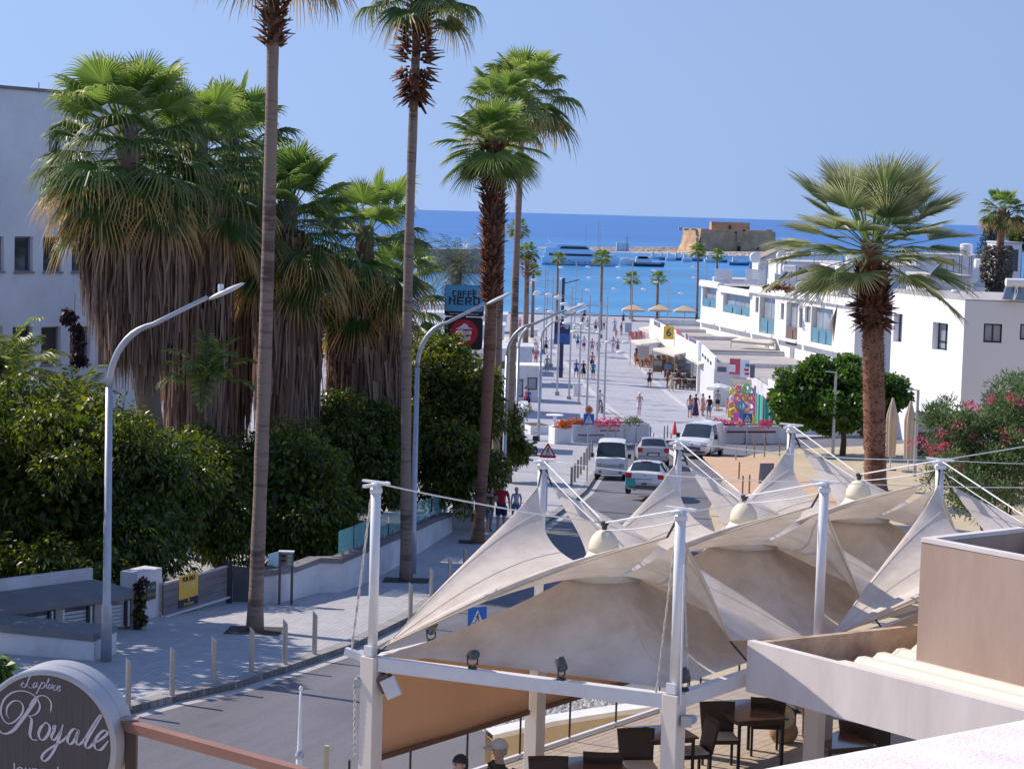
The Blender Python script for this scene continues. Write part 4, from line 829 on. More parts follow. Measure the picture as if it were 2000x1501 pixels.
pg = thing('glass_screen', 'pale blue glass screen standing on the curved wall left of the meter box', 'glass panel', at(538, 1105, p1.y + .6)); mb = MB(); a, b = at(523, 1110, p1.y + .5), at(553, 1106, p1.y + 1.2)
mb.quad(a, b, b + V((0, 0, .42)), a + V((0, 0, .36))); mb.build('pane', mat('pale_blue_glass', (.45, .68, .72), .15, var=.05), pg, solid=.015)
ib = thing('intercom_post', 'little grey post box at the wall end beside the dark gate', 'intercom', wp[0]); p = G(525, 1186); mb = MB(); mb.box((p.x, p.y + .15, zat(525, 1112, p)), (.14, .12, .2)); mb.build('case', M_grey, ib)
# covered dark garden table/shelter behind the glass, white box by the palms
p = at(700, 1050, 62); sh = thing('garden_shelter', 'dark garden shelter seen over the glass topped wall', 'shed', (p.x, p.y, g(62))); mb = MB(); mb.box((p.x, p.y, p.z - .2), (2.6, 1.6, 1.5)); mb.build('wall', mat('shed_dark', (.03, .03, .045), .7), sh); mb = MB(); mb.box((p.x, p.y, p.z + .59), (2.9, 1.9, .07)); mb.build('roof', M_grey, sh)
p = G(903, 1040); cb = thing('cable_cabinet', 'white cable cabinet against the hedge behind the spiky palm', 'cabinet', p); mb = MB(); zc = zat(903, 975, p); mb.box((p.x, p.y + .2, (p.z + zc) / 2), (.75, .4, zc - p.z)); mb.build('case', M_wallw, cb, bevel=.01); mb = MB(); mb.lathe((p.x - .15, p.y - .01, (p.z + zc) / 2 + .1), [(.05, 0), (.05, .01)], 8, M=Matrix.Rotation(R(90), 3, 'X')); mb.build('lock', M_black, cb)
# tree pits
M_pit = mat('pit_soil', (.06, .05, .045), .95, var=.3, scale=8, bump=.5)
for k, (px, py) in enumerate(((497, 1242), (793, 1142), (932, 1066))):
 p = G(px, py); mb = MB(); z = lambda y: g(y) + .136
 mb.quad(*[(p.x + a * .62, p.y + b * .62, z(p.y + b * .62)) for a, b in ((-1, -1), (1, -1), (1, 1), (-1, 1))]); struct(mb.build('tree_pit', M_pit))
# ---- street lamps with a long bowed arm
def street_lamp(px, py, apx, apy, label, dy=0.0, knob=False):
 b = G(px, py); tip = at(apx, apy, b.y + dy); t_ = thing('street_lamp', label, 'street lamp', b, 'bowed street lamps along the left pavement')
 H = tip.z - b.z - .55; mb = MB(); mb.tube([b, b + V((0, 0, H * .18)), b + V((0, 0, H * .19)), b + V((0, 0, H - 1.3))], [.115, .11, .085, .07], 12); d = V((tip.x - b.x, tip.y - b.y, 0)); top = b + V((0, 0, H - 1.3))
 arm = [top]
 for i in range(1, 11):
  t = i / 10; a = t * R(80); hx = min(1.0, .42 * (1 - math.cos(a)) / (1 - math.cos(R(80))) );
  arm.append(top + d * hx + V((0, 0, 1.3 * math.sin(a))))
 arm.append(tip - d.normalized() * .1); mb.tube(arm, [.068] * 8 + [.06, .055, .05, .045], 10); mb.build('pole', M_steel, t_, smooth=True)
 mb = MB(); dn = d.normalized(); sl = (tip - arm[-2]).normalized(); c = tip + sl * .3; Mr = frame_of((0, 0, 0), sl, V((0, 0, 1)) - sl * sl.z).to_3x3()
 mb.ell(c, (.42, .14, .055), 12, 6, Mr); mb.build('lamp_head', mat('lamp_head_grey', (.6, .61, .62), .4), t_, smooth=True)
 if knob: mb = MB(); mb.lathe(c - sl * .12 + V((0, 0, .04)), [(.055, 0), (.06, .1), (.05, .15)], 10); mb.build('photocell', M_whitep, t_)
 mb = MB(); mb.box(b + V((0, -.1, 1.1)), (.1, .02, .35)); mb.build('hatch', M_steel, t_)
 return t_
street_lamp(207, 1303, 415, 581, 'nearest bowed street lamp, in front of the ficus and thatched palms', 0, True)
street_lamp(805, 1128, 955, 592, 'bowed street lamp beside the second slim palm, arm across the blue sign', 0)
street_lamp(982, 1000, 1110, 606, 'bowed street lamp whose pole hides behind the slim trunks', 0)
street_lamp(1006, 925, 1092, 611, 'bowed street lamp right of the last slim trunk', 0)
street_lamp(1051, 866, 1128, 610, 'bowed street lamp standing free beside the white planter', 0)
# ---- steel bollards
def bollard(px, py, h=.92):
 b = G(px, py, .13); return b
b0 = V((0, 0, 0)); proto = None
mb = MB(); mb.lathe((0, 0, 0), [(.052, 0), (.052, .9)], 12);
for i, (x, y, z) in enumerate(mb.v):
 if z > .5: mb.v[i] = (x, y, .88 - x * 1.1)
M_bol = mat('brushed_steel', (.50, .47, .43), .35, metal=.75, var=.1, scale=5)
BL = [((250, 1383), 'nearest steel bollard on the kerb, just right of the round sign'), ((336, 1359), 'steel bollard standing half in sunlight, second from the round sign'), ((417, 1335), 'steel bollard on the kerb, third from the round sign'), ((491, 1315), 'steel bollard in front of the nearest slim palm'), ((556, 1297), 'steel bollard just right of the nearest slim palm'), ((614, 1278), 'steel bollard at the end of the first row, beside the driveway'), ((801, 1213), 'steel bollard beyond the driveway, nearest to the white mast'), ((842, 1181), 'steel bollard on the shaded pavement, second beyond the driveway'), ((878, 1157), 'steel bollard partly cut by the sail edge'), ((907, 1135), 'steel bollard whose cap shows over the sail edge')]
for k, (p, lab) in enumerate(BL):
 b = G(*p, .13); t_ = thing('bollard', lab, 'bollard', b, 'steel bollards along the kerb')
 m2 = MB(); m2.v = [tuple(V(q) + b) for q in mb.v]; m2.f = list(mb.f); m2.m = [0] * len(mb.f); m2.build('post', M_bol, t_, auto=R(40)); m3 = MB(); m3.lathe(b, [(.075, 0), (.075, .012), (.055, .02)], 12); m3.build('base_ring', M_steel, t_)
# ================================================================= THE SAIL CANOPY AND THE CAFE TERRACE
TS, TT = V((2.0, 2.73)), V((3.48, -1.5)); A2 = V((-1.57, 24.0)); sh, thh = TS.normalized(), TT.normalized()
GP = {'A': A2, 'D': A2 + TS, 'E': A2 + TS * 2, 'F': A2 + TS * 3, 'B': A2 + TT, 'C': A2 + TT + TS, 'G': A2 + TT + TS * 2, 'H': A2 + TT + TS * 3, 'K': A2 + TT * 2 + TS, 'L': A2 + TT * 2 + TS * 2}
ZB, ZT, ZF = 10.2, 12.27, 7.7
def fabric():
 m = mat('sailcloth', srgb(226, 215, 203), .8, var=.04, scale=1.6, bump=.15, bscale=18, dirt=srgb(200, 186, 170), trans=.2); return m
M_sail = fabric()
M_blind = mat('brown_blind', (.60, .42, .29), .85, var=.06, scale=.6, stretch=(2, 2, .2), bump=.08, bscale=60, trans=.42)
cn = thing('sail_canopy', 'cream tent sail canopy on white masts over the cafe terrace', 'canopy', (*GP['B'], ZF))
# masts, columns, beams
for k, p in GP.items():
 if k in 'KLH' and k != 'H': continue
 mb = MB(); mb.tube([(*p, ZB), (*p, ZT)], .06, 14); ms = mb.build('mast', M_whitep, cn, smooth=True)
 mb = MB(); mb.box((*p, ZT - .02), (.44, .05, .035), math.atan2(sh.y, sh.x)); mb.box((*p, ZT - .09), (.14, .14, .05)); mb.box((*p, ZT + .012), (.05, .4, .025), math.atan2(sh.y, sh.x)); mb.build('head_plate', M_whitep, ms)
 mb = MB(); mb.box((*p, (ZF + ZB) / 2), (.2, .2, ZB - ZF), math.atan2(sh.y, sh.x)); mb.build('column', mat('cream_column', srgb(226, 216, 204), .6, var=.03), cn, bevel=.008)
 mb = MB(); mb.box((*(p - sh * .07), ZB + .07), (.04, .12, .12), math.atan2(sh.y, sh.x)); mb.build('bracket', M_whitep, ms)
def beam(a, b, name='beam'):
 p, q = GP[a], GP[b]; d = (q - p).normalized(); mb = MB(); mb.bar((*(p + d * .1), ZB - .085), (*(q - d * .1), ZB - .085), .12, .165); mb.build(name, M_whitep, cn, bevel=.006)
for a, b in (('A', 'B'), ('A', 'D'), ('D', 'E'), ('E', 'F'), ('B', 'C'), ('C', 'G'), ('G', 'H'), ('D', 'C'), ('E', 'G'), ('F', 'H')): beam(a, b)
HATS = {}
def cell(a, b, c, d, sheets=True):
 """a, c: low corners, b, d: high corners of one roof bay"""
 Pa, Pb_, Pc, Pd = (GP[k] for k in (a, b, c, d)); ctr = (Pa + Pb_ + Pc + Pd) / 4; HATS[a + c] = V((*ctr, 11.74))
 # lower membrane: four facets from the beams up to the neck
 cs = [Pa, Pb_, Pc, Pd]; zn = 11.14; rn = .36
 for i in range(4):
  p, q = cs[i] + (ctr - cs[i]).normalized() * .12, cs[(i + 1) % 4] + (ctr - cs[(i + 1) % 4]).normalized() * .12
  a0 = math.atan2(p.y - ctr.y, p.x - ctr.x); a1 = math.atan2(q.y - ctr.y, q.x - ctr.x)
  if a1 < a0 - math.pi: a1 += 2 * math.pi
  if a1 > a0 + math.pi: a1 -= 2 * math.pi
  def fn(u, v):
   e = p.lerp(q, u); an = a0 + (a1 - a0) * u; r_ = V((math.cos(an), math.sin(an))) * rn + ctr; bow = .05 * math.sin(math.pi * u)
   e = e + (ctr - e).normalized() * bow; w = v; xy = e.lerp(r_, w); z = ZB + .03 + (zn - ZB - .03) * (w ** 1.35) - .06 * math.sin(math.pi * u) * math.sin(math.pi * w) + .006 * math.sin(u * 46 + w * 3) * (1 - w) * w * 4
   return (xy.x, xy.y, z)
  mb = MB(); mb.grid(fn, 24, 16); mb.build('roof_panel', M_sail, cn, smooth=True)
 # bell and cap
 mb = MB(); mb.lathe((*ctr, 0), [(.48, 11.12), (.37, 11.20), (.28, 11.29), (.21, 11.38), (.175, 11.45)], 24); bell = mb.build('bell', mat('cap_cloth', srgb(226, 220, 208), .7, var=.03), cn, smooth=True)
 mb = MB(); mb.lathe((*ctr, 0), [(.19, 11.44), (.185, 11.50), (.172, 11.56), (.142, 11.62), (.096, 11.67), (.045, 11.695), (.01, 11.70)], 24); mb.build('cap', mat('cap_cream', srgb(226, 214, 186), .6, var=.05), bell, smooth=True)
 mb = MB(); mb.lathe((*ctr, 0), [(.03, 11.69), (.035, 11.74), (.05, 11.76), (.05, 11.79), (.02, 11.80)], 10); mb.build('eye_bolt', M_dark, bell)
 if not sheets: return
 for lo in (Pa, Pc):
  Mx_ = Pb_.lerp(Pc, .45) + (ctr - Pb_.lerp(Pc, .45)).normalized() * .18; zl = ZB + .12; dirl = (lo - ctr).normalized(); lowp = lo - dirl * .16
  hi = []
  for hp in (Pb_, Pd):
   side = (lo - hp).normalized(); inn = (ctr - hp).normalized(); hi.append(hp + side * .12 + inn * .07)
  LD = (Pb_ - Pd).length / 2; zc = 11.13
  def inner(v):
   k = math.sin(abs(2 * v - 1) * math.pi / 2); h = hi[0] if v < .5 else hi[1]; xy = ctr.lerp(h, k); k0 = .86 if v < .5 else .28
   hole = math.sqrt(max(0, .38 ** 2 - (k * LD) ** 2)); slit = (.05 if v < .5 else .15) * math.sin(math.pi * (k - k0) / (1 - k0)) if k > k0 else 0
   xy = xy + dirl * max(hole, slit)
   return V((xy.x, xy.y, zc + (ZT - .33 - zc) * (k ** 1.5 if v < .5 else k ** 2.6)))
  def fn(u, v):
   I = inner(v); e = abs(2 * v - 1); lowq, zq = lowp, zl
   if lo is Pc: w = max(0, min(1, (v - .3) / .4)); w = w * w * (3 - 2 * w); lowq = Mx_.lerp(lowp, w); zq = zl + .22 * (1 - w)
   cu = 4 * u * (1 - u); f = u * e ** 2 + math.sin(math.pi / 2 * u) * (1 - e ** 2)
   z = zq + (I.z - zq) * f + (.06 if v < .5 else -.02) * cu * e ** 2; xy = lowq.lerp(I.xy, u)
   xy = xy.lerp(lowq.lerp(ctr, u * .92), .09 * cu * e ** 2)
   z += .005 * math.sin(v * 40) * cu
   return (xy.x, xy.y, z)
  mb = MB(); mb.grid(fn, 26, 64); s_ = mb.build('sail', M_sail, cn, smooth=True)
  for v in (0, 1):                    # edge hem
   mb = MB(); mb.tube([fn(i / 16, v) for i in range(17)], .012, 5); mb.build('hem', mat('hem_cloth', srgb(206, 190, 164), .8), s_, smooth=True)
  for v in (.18, .34, .66, .82):
   mb = MB(); mb.tube([tuple(V(fn(.04 + .96 * i / 20, v)) + V((0, 0, .002))) for i in range(21)], .0045, 4); mb.build('seam', mat('seam_cloth', srgb(208, 194, 176), .9), s_)
  if lo is Pc:
   p_ = V(fn(0, 0)); mb = MB(); mb.tube([p_, (*Pb_.lerp(Pc, .52), ZB)], .014, 5); mb.build('chain', M_dark, s_); mb = MB(); mb.tube([fn(0, i / 16) for i in range(17)], .012, 5); mb.build('hem', mat('hem_cloth', srgb(206, 190, 164), .8), s_, smooth=True)
  for h, hp in zip(hi, (Pb_, Pd)):    # shackle and chain to the mast
   mb = MB(); mb.tube([(h.x, h.y, ZT - .33), (*hp.lerp(h, .3), ZT - .12)], .014, 5); mb.build('chain', M_dark, s_)
  mb = MB(); mb.tube([(*lowp, zl), (*lo.lerp(lowp, .35), ZB + .02)], .016, 5); mb.build('chain', M_dark, s_)
cell('A', 'B', 'C', 'D'); cell('D', 'C', 'G', 'E'); cell('E', 'G', 'H', 'F'); cell('C', 'K', 'L', 'G')
GP['M'] = GP['H'] + TT;
cell('G', 'L', 'M', 'H', False)
# cables
def cable(p, q, r=.008, sag=.03, name='cable', m=None):
 p, q = V(p), V(q); mb = MB(); mb.tube([p.lerp(q, i / 8) - V((0, 0, sag * 4 * (i / 8) * (1 - i / 8))) for i in range(9)], r, 5); return mb.build(name, m or M_whitep, cn, smooth=True)
TOP = {k: V((*p, ZT)) for k, p in GP.items()}
for k, h in (('D', 'AC'), ('B', 'AC'), ('E', 'DG'), ('C', 'DG'), ('F', 'EH'), ('G', 'EH'), ('G', 'CL'), ('K', 'CL')):
 cable(TOP[k], HATS[h] + V((0, 0, .04)), .011, 0.0); cable(TOP[k] - V((0, 0, .12)), HATS[h] - V((0, 0, .05)), .007, .03)
cable(TOP['A'], HATS['AC'] + V((0, 0, .03)), .010); cable(TOP['C'], HATS['AC'] + V((0, 0, .03)), .006, .06)
for a, b in (('D', 'C'), ('E', 'G'), ('C', 'L'), ('G', 'M')): cable(TOP[a], TOP[b], .006, .07)
cable(TOP['G'], V((12.5, 32.5, 13.0)), .009, .05)
M_rope = mat('twisted_rope', (.62, .58, .52), .8, var=.3, scale=25)
def rope(p, q, r=.012):
 p, q = V(p), V(q); mb = MB(); n = 40; d = (q - p).normalized(); a = d.orthogonal().normalized(); b = d.cross(a)
 for ph in (0, math.pi): mb.tube([p.lerp(q, i / n) + (a * math.cos(i * .9 + ph) + b * math.sin(i * .9 + ph)) * r * .6 for i in range(n + 1)], r * .62, 5)
 return mb.build('rope', M_rope, cn, smooth=True)
a3 = V((*GP['A'], 0)); b3 = V((*GP['B'], 0)); left = V((-thh.x, -thh.y, 0))
rope(a3 + left * .05 + V((0, 0, ZT - .05)), a3 + left * .29 + V((0, 0, ZB - .05)), .014)
mb = MB(); mb.bar(a3 + left * .1 + V((0, 0, ZB - .04)), a3 + left * .36 + V((0, 0, ZB + .02)), .07, .09); mb.build('outrigger', M_whitep, cn)
mb = MB(); mb.lathe(a3 + left * .18 + V((0, -.06, ZB - .32)), [(.05, -.05), (.05, .05)], 10, M=Matrix.Rotation(R(90), 3, 'X')); mb.box(a3 + left * .14 + V((0, -.03, ZB - .32)), (.1, .08, .14)); mb.build('winch', M_steel, cn)
rope(a3 + left * .22 + V((0, -.08, ZB - .36)), a3 + left * .22 + V((0.02, -.08, ZB - 1.25)), .016)
s3 = V((sh.x, sh.y, 0))
for o, e in ((-thh * .22, 1), (sh * .28, 1)): rope(b3 + V((*(o * .25), ZT - .35)), b3 + V((*o, ZB + .0)) + V((0, -.05, 0)), .011)
mb = MB(); mb.tube([b3 + V((.05, -.1, ZT - .6)), b3 + V((.06, -.12, ZB - .1))], .012, 5); mb.build('halyard', M_whitep, cn)
mb = MB(); mb.box(b3 + V((.13, -.1, ZB - .28)), (.12, .1, .12)); mb.lathe(b3 + V((.2, -.1, ZB - .26)), [(.055, -.03), (.055, .03)], 10, M=Matrix.Rotation(R(70), 3, 'X')); mb.build('winch', M_steel, cn)
# roll-down blinds on the street side
for a, b in (('A', 'D'), ('D', 'E'), ('E', 'F')):
 p, q = GP[a], GP[b]; d = (q - p).normalized(); n = V((-d.y, d.x)); p0, q0 = p + d * .12 + n * .02, q - d * .12 + n * .02
 bl_ = thing('roller_blind', {'A': 'large brown roller blind hanging beside the corner mast', 'D': 'brown roller blind hanging beyond the inner column', 'E': 'brown roller blind on the farthest bay of the terrace'}[a], 'blind', (*p0, 8.9), 'roller blinds along the street side')
 mb = MB(); mb.grid(lambda u, v: (p0.x + (q0.x - p0.x) * u + n.x * .012 * math.sin(u * 9), p0.y + (q0.y - p0.y) * u + n.y * .012 * math.sin(u * 9), ZB - .17 - (ZB - .17 - 8.95) * v), 20, 4); mb.build('cloth', M_blind, bl_, smooth=True, solid=.006)
 mb = MB(); mb.bar((*p0, 8.92), (*q0, 8.92), .045, .06); mb.build('bottom_bar', mat('blind_bar', srgb(110, 78, 58), .6), bl_)
# spotlights on the beams
def spot(p, yaw, tilt, lab):
 p = V(p); t_ = thing('spotlight', lab, 'spotlight', p, 'small black spotlights on the canopy beams'); rz = Matrix.Rotation(yaw, 3, 'Z')
 mb = MB(); mb.lathe(p, [(.055, 0), (.055, .02), (.02, .03)], 10); mb.build('base', M_dark, t_)
 mb = MB(); c = p + V((0, 0, .16));
 for sx_ in (-1, 1): mb.tube([p + V((0, 0, .02)), p + rz @ V((sx_ * .06, 0, .05)), c + rz @ V((sx_ * .065, 0, 0))], .01, 5)
 mb.build('yoke', M_dark, t_)
 mb = MB(); Mr = rz @ Matrix.Rotation(tilt, 3, 'X'); mb.lathe(c, [(.035, -.07), (.06, -.05), (.062, .03), (.055, .09), (.05, .10)], 14, M=Mr); mb.build('head', mat('spot_grey', (.09, .10, .11), .4, metal=.3), t_, smooth=True)
ab = lambda t, z=.0: (*(GP['A'] + TT * t), ZB + z)
spot(ab(.345), .4, R(75), 'round spotlight facing out, on the front beam left of centre'); spot(ab(.64), .9, R(-25), 'spotlight on the front beam right of centre, tilted down'); spot((*(GP['B'] + TS * .06), ZB), .3, R(-20), 'spotlight beside the tall right mast'); spot((*(GP['A'] + TS * .33), ZB), .6, R(40), 'spotlight on the side beam where the first sail lifts')
# white flood light under the corner
fl = thing('floodlight', 'white square floodlight tilted under the left corner of the canopy', 'floodlight', a3 + V((.2, -.12, 9.75))); Mr = Matrix.Rotation(R(-20), 3, 'Z') @ Matrix.Rotation(R(-28), 3, 'Y')
c = a3 + V((.24, -.16, 9.86)); mb = MB(); mb.box(c, (.2, .05, .24), M=Mr); mb.build('face', mat('lamp_face', (.66, .66, .67), .4), fl, bevel=.01); mb = MB(); mb.box(c + V((-.06, .09, .03)), (.16, .12, .2), M=Mr); mb.build('housing', mat('rusty_housing', (.16, .10, .07), .7, var=.4, scale=8), fl); mb = MB(); mb.bar(c + V((-.06, .09, .1)), a3 + V((.05, 0, 10.1)), .03, .03); mb.build('arm', M_dark, fl)
# ---- the terrace floor
def sq(u, v): p = A2 + sh * u + thh * v; return (p.x, p.y)     # u along the street, v away from it
mb = MB(); mb.prism([sq(-9, -1.55), sq(-9, 12), sq(13, 12), sq(13, -1.55)], 5.2, ZF - .05); struct(mb.build('terrace_base', mat('terrace_render', srgb(205, 188, 158), .85, var=.05)))
fl_root = bpy.data.objects.new('terrace_floor', None); COL.objects.link(fl_root); fl_root.location = (0, 0, ZF); WLOC[fl_root.name] = V((0, 0, ZF)); struct(fl_root)
M_plank = mat('grey_planks', srgb(176, 160, 142), .75, var=.14, scale=3, stretch=(1, 1, 1), bump=.2)
nv = 72
for i in range(nv):
 v0 = -1.42 + i * .148
 for k, (u0, u1) in enumerate(((-4.5, .9), (.92, 6.0), (6.02, 12.5))):
  mb = MB(); z = ZF + rnd.uniform(-.002, .002); mb.prism([sq(u0, v0), sq(u0, v0 + .14), sq(u1, v0 + .14), sq(u1, v0)], z - .03, z); mb.build('plank', M_plank, fl_root)
# glass railing along the street side
rl = thing('glass_railing', 'low glass railing with thin dark posts along the terrace edge', 'railing', (*sq(0, -1.45), ZF))
for i in range(-3, 11):
 u0, u1 = i * 1.25 + .35, i * 1.25 + 1.6; p, q_ = V((*sq(u0, -1.45), ZF)), V((*sq(u1, -1.45), ZF))
 mb = MB(); mb.bar(p - V((0, 0, .05)), p + V((0, 0, .72)), .03, .03); mb.build('post', M_dark, rl)
 mb = MB(); d = (q_ - p).normalized() * .03; mb.quad(p + d + V((0, 0, .06)), q_ - d + V((0, 0, .06)), q_ - d + V((0, 0, .70)), p + d + V((0, 0, .70))); mb.build('pane', M_clear, rl)
 mb = MB(); mb.bar(p + V((0, 0, .03)), q_ + V((0, 0, .03)), .06, .05); mb.build('bottom_rail', M_whitep, rl)
# curved planter beyond the railing
pl = thing('curved_planter', 'curved beige planter wall with a white rim and gravel, beyond the glass railing', 'planter', Z(1180, 1420, 6.4))
arc = [Z(x, y, 7.38) for x, y in ((960, 1434), (1020, 1420), (1080, 1407), (1140, 1397), (1200, 1388), (1260, 1380), (1330, 1373), (1420, 1368))]
mb = MB(); mr = MB(); vs = []; vr = []
for p in arc: vs += [(p.x, p.y, 6.1), (p.x, p.y, 7.3), (p.x - .1, p.y + .35, 7.3), (p.x - .1, p.y + .35, 6.1)]; vr += [(p.x + .02, p.y - .02, 7.3), (p.x + .02, p.y - .02, 7.38), (p.x - .1, p.y + .36, 7.38), (p.x - .1, p.y + .36, 7.3)]
fs = [(4 * i + j, 4 * i + 4 + j, 4 * i + 4 + (j + 1) % 4, 4 * i + (j + 1) % 4) for i in range(7) for j in range(4)]
mb.add(vs, fs); mr.add(vr, fs); mb.build('wall', mat('planter_beige', srgb(196, 176, 136), .8, var=.08), pl); mr.build('rim', M_white, pl)
gv = []; gf = []; q = np.random.default_rng(4)
for i in range(1500):
 t = q.random() * 6.99; k = int(t); p = arc[k].lerp(arc[k + 1], t - k); p = V((p.x - .1 - q.random() * .3, p.y + .36 + q.random() * .9, 7.33)); r_ = q.uniform(.02, .045); o = len(gv)
 gv += [p + V((r_, 0, 0)), p + V((0, r_, 0)), p + V((-r_, 0, 0)), p + V((0, -r_, 0)), p + V((0, 0, r_ * 1.2))]; gf += [(o, o + 1, o + 4), (o + 1, o + 2, o + 4), (o + 2, o + 3, o + 4), (o + 3, o, o + 4)]
gr = stuff(np_mesh('gravel', [tuple(p) for p in gv], gf, leaf_mat('pebbles', [(.2, .2, .2), (.4, .4, .4), (.6, .6, .6)], 0, .8), pl))
mb = MB(); mb.add([(p.x - .1, p.y + .36, 7.3) for p in arc] + [(p.x - .4, p.y + 1.4, 7.3) for p in reversed(arc)], [tuple(range(16))]); mb.build('bed', mat('bed_grey', (.22, .23, .24), .9), pl)
# ---- chairs and tables
M_wick = None
def wicker():
 m = bpy.data.materials.new('brown_wicker'); m.use_nodes = True; N, L = nodes(m); b = N['Principled BSDF']; b.inputs['Roughness'].default_value = .6
 tc = N.new('ShaderNodeTexCoord'); w1 = N.new('ShaderNodeTexWave'); w1.bands_direction = 'X'; w1.inputs['Scale'].default_value = 16; w2 = N.new('ShaderNodeTexWave'); w2.bands_direction = 'Z'; w2.inputs['Scale'].default_value = 16
 L.new(tc.outputs['Object'], w1.inputs[0]); L.new(tc.outputs['Object'], w2.inputs[0]); mu = N.new('ShaderNodeMath'); mu.operation = 'MULTIPLY'; L.new(w1.outputs['Fac'], mu.inputs[0]); L.new(w2.outputs['Fac'], mu.inputs[1])
 cr = N.new('ShaderNodeValToRGB'); cr.color_ramp.elements[0].color = (.045, .028, .02, 1); cr.color_ramp.elements[1].color = (.17, .105, .07, 1); L.new(mu.outputs[0], cr.inputs[0]); L.new(cr.outputs[0], b.inputs['Base Color'])
 bp = N.new('ShaderNodeBump'); bp.inputs['Strength'].default_value = .6; L.new(mu.outputs[0], bp.inputs['Height']); L.new(bp.outputs[0], b.inputs['Normal']); return m
M_wick = wicker()
def chair_proto():
 t_ = thing('wicker_chair', 'x', 'chair', (0, 0, 0), 'brown wicker chairs on the terrace')
 mb = MB(); mb.grid(lambda u, v: (-.22 - .03 * v + .46 * u + .03 * v * 2 * u, .21 + .03 * math.sin(math.pi * u) + .09 * v, .46 + .44 * v), 8, 5); mb.build('backrest', M_wick, t_, solid=.03, smooth=True)
 mb = MB(); mb.box((.01, 0, .43), (.46, .45, .05)); mb.build('seat', M_wick, t_, bevel=.015)
 mb = MB(); mb.box((.01, -.01, .475), (.42, .41, .04)); mb.build('cushion', mat('pale_cushion', (.62, .55, .50), .85), t_, bevel=.018)
 for x, y in ((-.2, -.2), (.22, -.2), (-.2, .2), (.22, .2)):
  mb = MB(); mb.bar((x, y, 0), (x, y, .42), .035, .035); mb.build('leg', M_dark, t_)
 return t_
ch0 = chair_proto(); used = [False]
def chair(p, rz, lab):
 if not used[0]: c = ch0; used[0] = True; c.location = p; c.rotation_euler.z = rz; c['label'] = lab; return c
 return copy_tree(ch0, p, rz, lab)
def table(p, rz, lab, w=.75, l=.75):
 p = V(p); t_ = thing('terrace_table', lab, 'table', p, 'brown tables on the terrace'); Mr = Matrix.Rotation(rz, 3, 'Z')
 mb = MB(); mb.box(p + V((0, 0, .735)), (w, l, .03), rz); mb.build('tabletop', mat('glossy_brown_top', (.15, .09, .065), .18, var=.12, coat=.3), t_, bevel=.006)
 mb = MB(); mb.box(p + V((0, 0, .69)), (w - .08, l - .08, .05), rz); mb.build('apron', M_wood, t_)
 for x, y in ((-1, -1), (1, -1), (-1, 1), (1, 1)): q_ = p + Mr @ V((x * (w / 2 - .06), y * (l / 2 - .06), 0)); mb = MB(); mb.bar(q_, q_ + V((0, 0, .67)), .045, .045); mb.build('leg', M_dark, t_)
F3 = lambda px, py: Z(px, py, ZF)
def feet(px, ytop, h): return Z(px, ytop, ZF + h).xy.to_3d() + V((0, 0, ZF))
rs_ = math.atan2(sh.y, sh.x)
chair(feet(1250, 1432, .9), .15, 'wicker chair with its back to us, just left of the tall right mast column')
chair(feet(1409, 1379, .9), .12, 'wicker chair with its back to us beneath the canopy beam, largest in view')
chair(feet(1178, 1456, .9), rs_ + 2.2, 'wicker chair with sun on its woven back, behind the nearest tabletop')
chair(feet(1498, 1352, .9), rs_ + 2.2, 'wicker chair tucked under the corner of the flat roof, half in sun')
chair(feet(1352, 1405, .9), -1.3, 'wicker chair seen edge on behind the right mast column')
chair(feet(1075, 1488, .9), .1, 'wicker chair at the bottom edge beside the inner column, only its top showing')
chair(feet(1720, 1415, .9), .2, 'wicker chair beneath the flat roof, near the pale parapet')
chair(feet(1690, 1402, .9), 2.6, 'wicker chair behind the one beneath the flat roof')
table(feet(1155, 1490, .75), rs_ - .6, 'glossy tabletop at the bottom edge reflecting blue sky, left of the chairs')
table(feet(1295, 1428, .75), rs_ - .6, 'brown table behind the right mast column')
table(feet(1455, 1385, .75), rs_ - .6, 'glossy table beneath the canopy beam with a straw hat beside it', .8, 1.2)
table(feet(1640, 1445, .75), rs_ - .6, 'tabletop beneath the flat roof next to the pale parapet')
for (x, y, lab) in ((1090, 1487, 'small dark ashtray on the tabletop at the bottom edge'), (1262, 1427, 'small dark ashtray on the table by the mast column')):
 p = Z(x, y, ZF + .752); t_ = MB(); t_.lathe(p, [(.045, 0), (.055, .05), (.04, .05), (.035, .02)], 12); tag(t_.build('ashtray', M_wood, origin=p), lab, 'ashtray', 'ashtrays on the terrace tables')
p = F3(1525, 1452); hat = thing('straw_hat', 'straw sun hat perched on a bag beneath the flat roof corner', 'hat', p + V((0, 0, .3)))
mb = MB(); Mr = Matrix.Rotation(R(55), 3, 'X'); c = p + V((0, 0, .42)); mb.lathe(c, [(.2, -.01), (.19, .0), (.11, .01), (.1, .1), (.07, .13), (.02, .135)], 18, M=Mr); mb.build('hat', mat('straw', (.62, .5, .3), .8, var=.15, scale=30), hat, smooth=True)
bag = thing('beach_bag', 'tan bag beneath the straw hat on the terrace floor', 'bag', p); mb = MB(); mb.ell(p + V((.05, .1, .16)), (.22, .14, .2), 12, 8); mb.build('bag', mat('tan_cloth', (.35, .22, .11), .85), bag, smooth=True); mb = MB(); mb.tube([p + V((-.08, .05, .3)), p + V((0, .05, .48)), p + V((.12, .05, .3))], .012, 5); mb.build('handle', M_wood, bag)
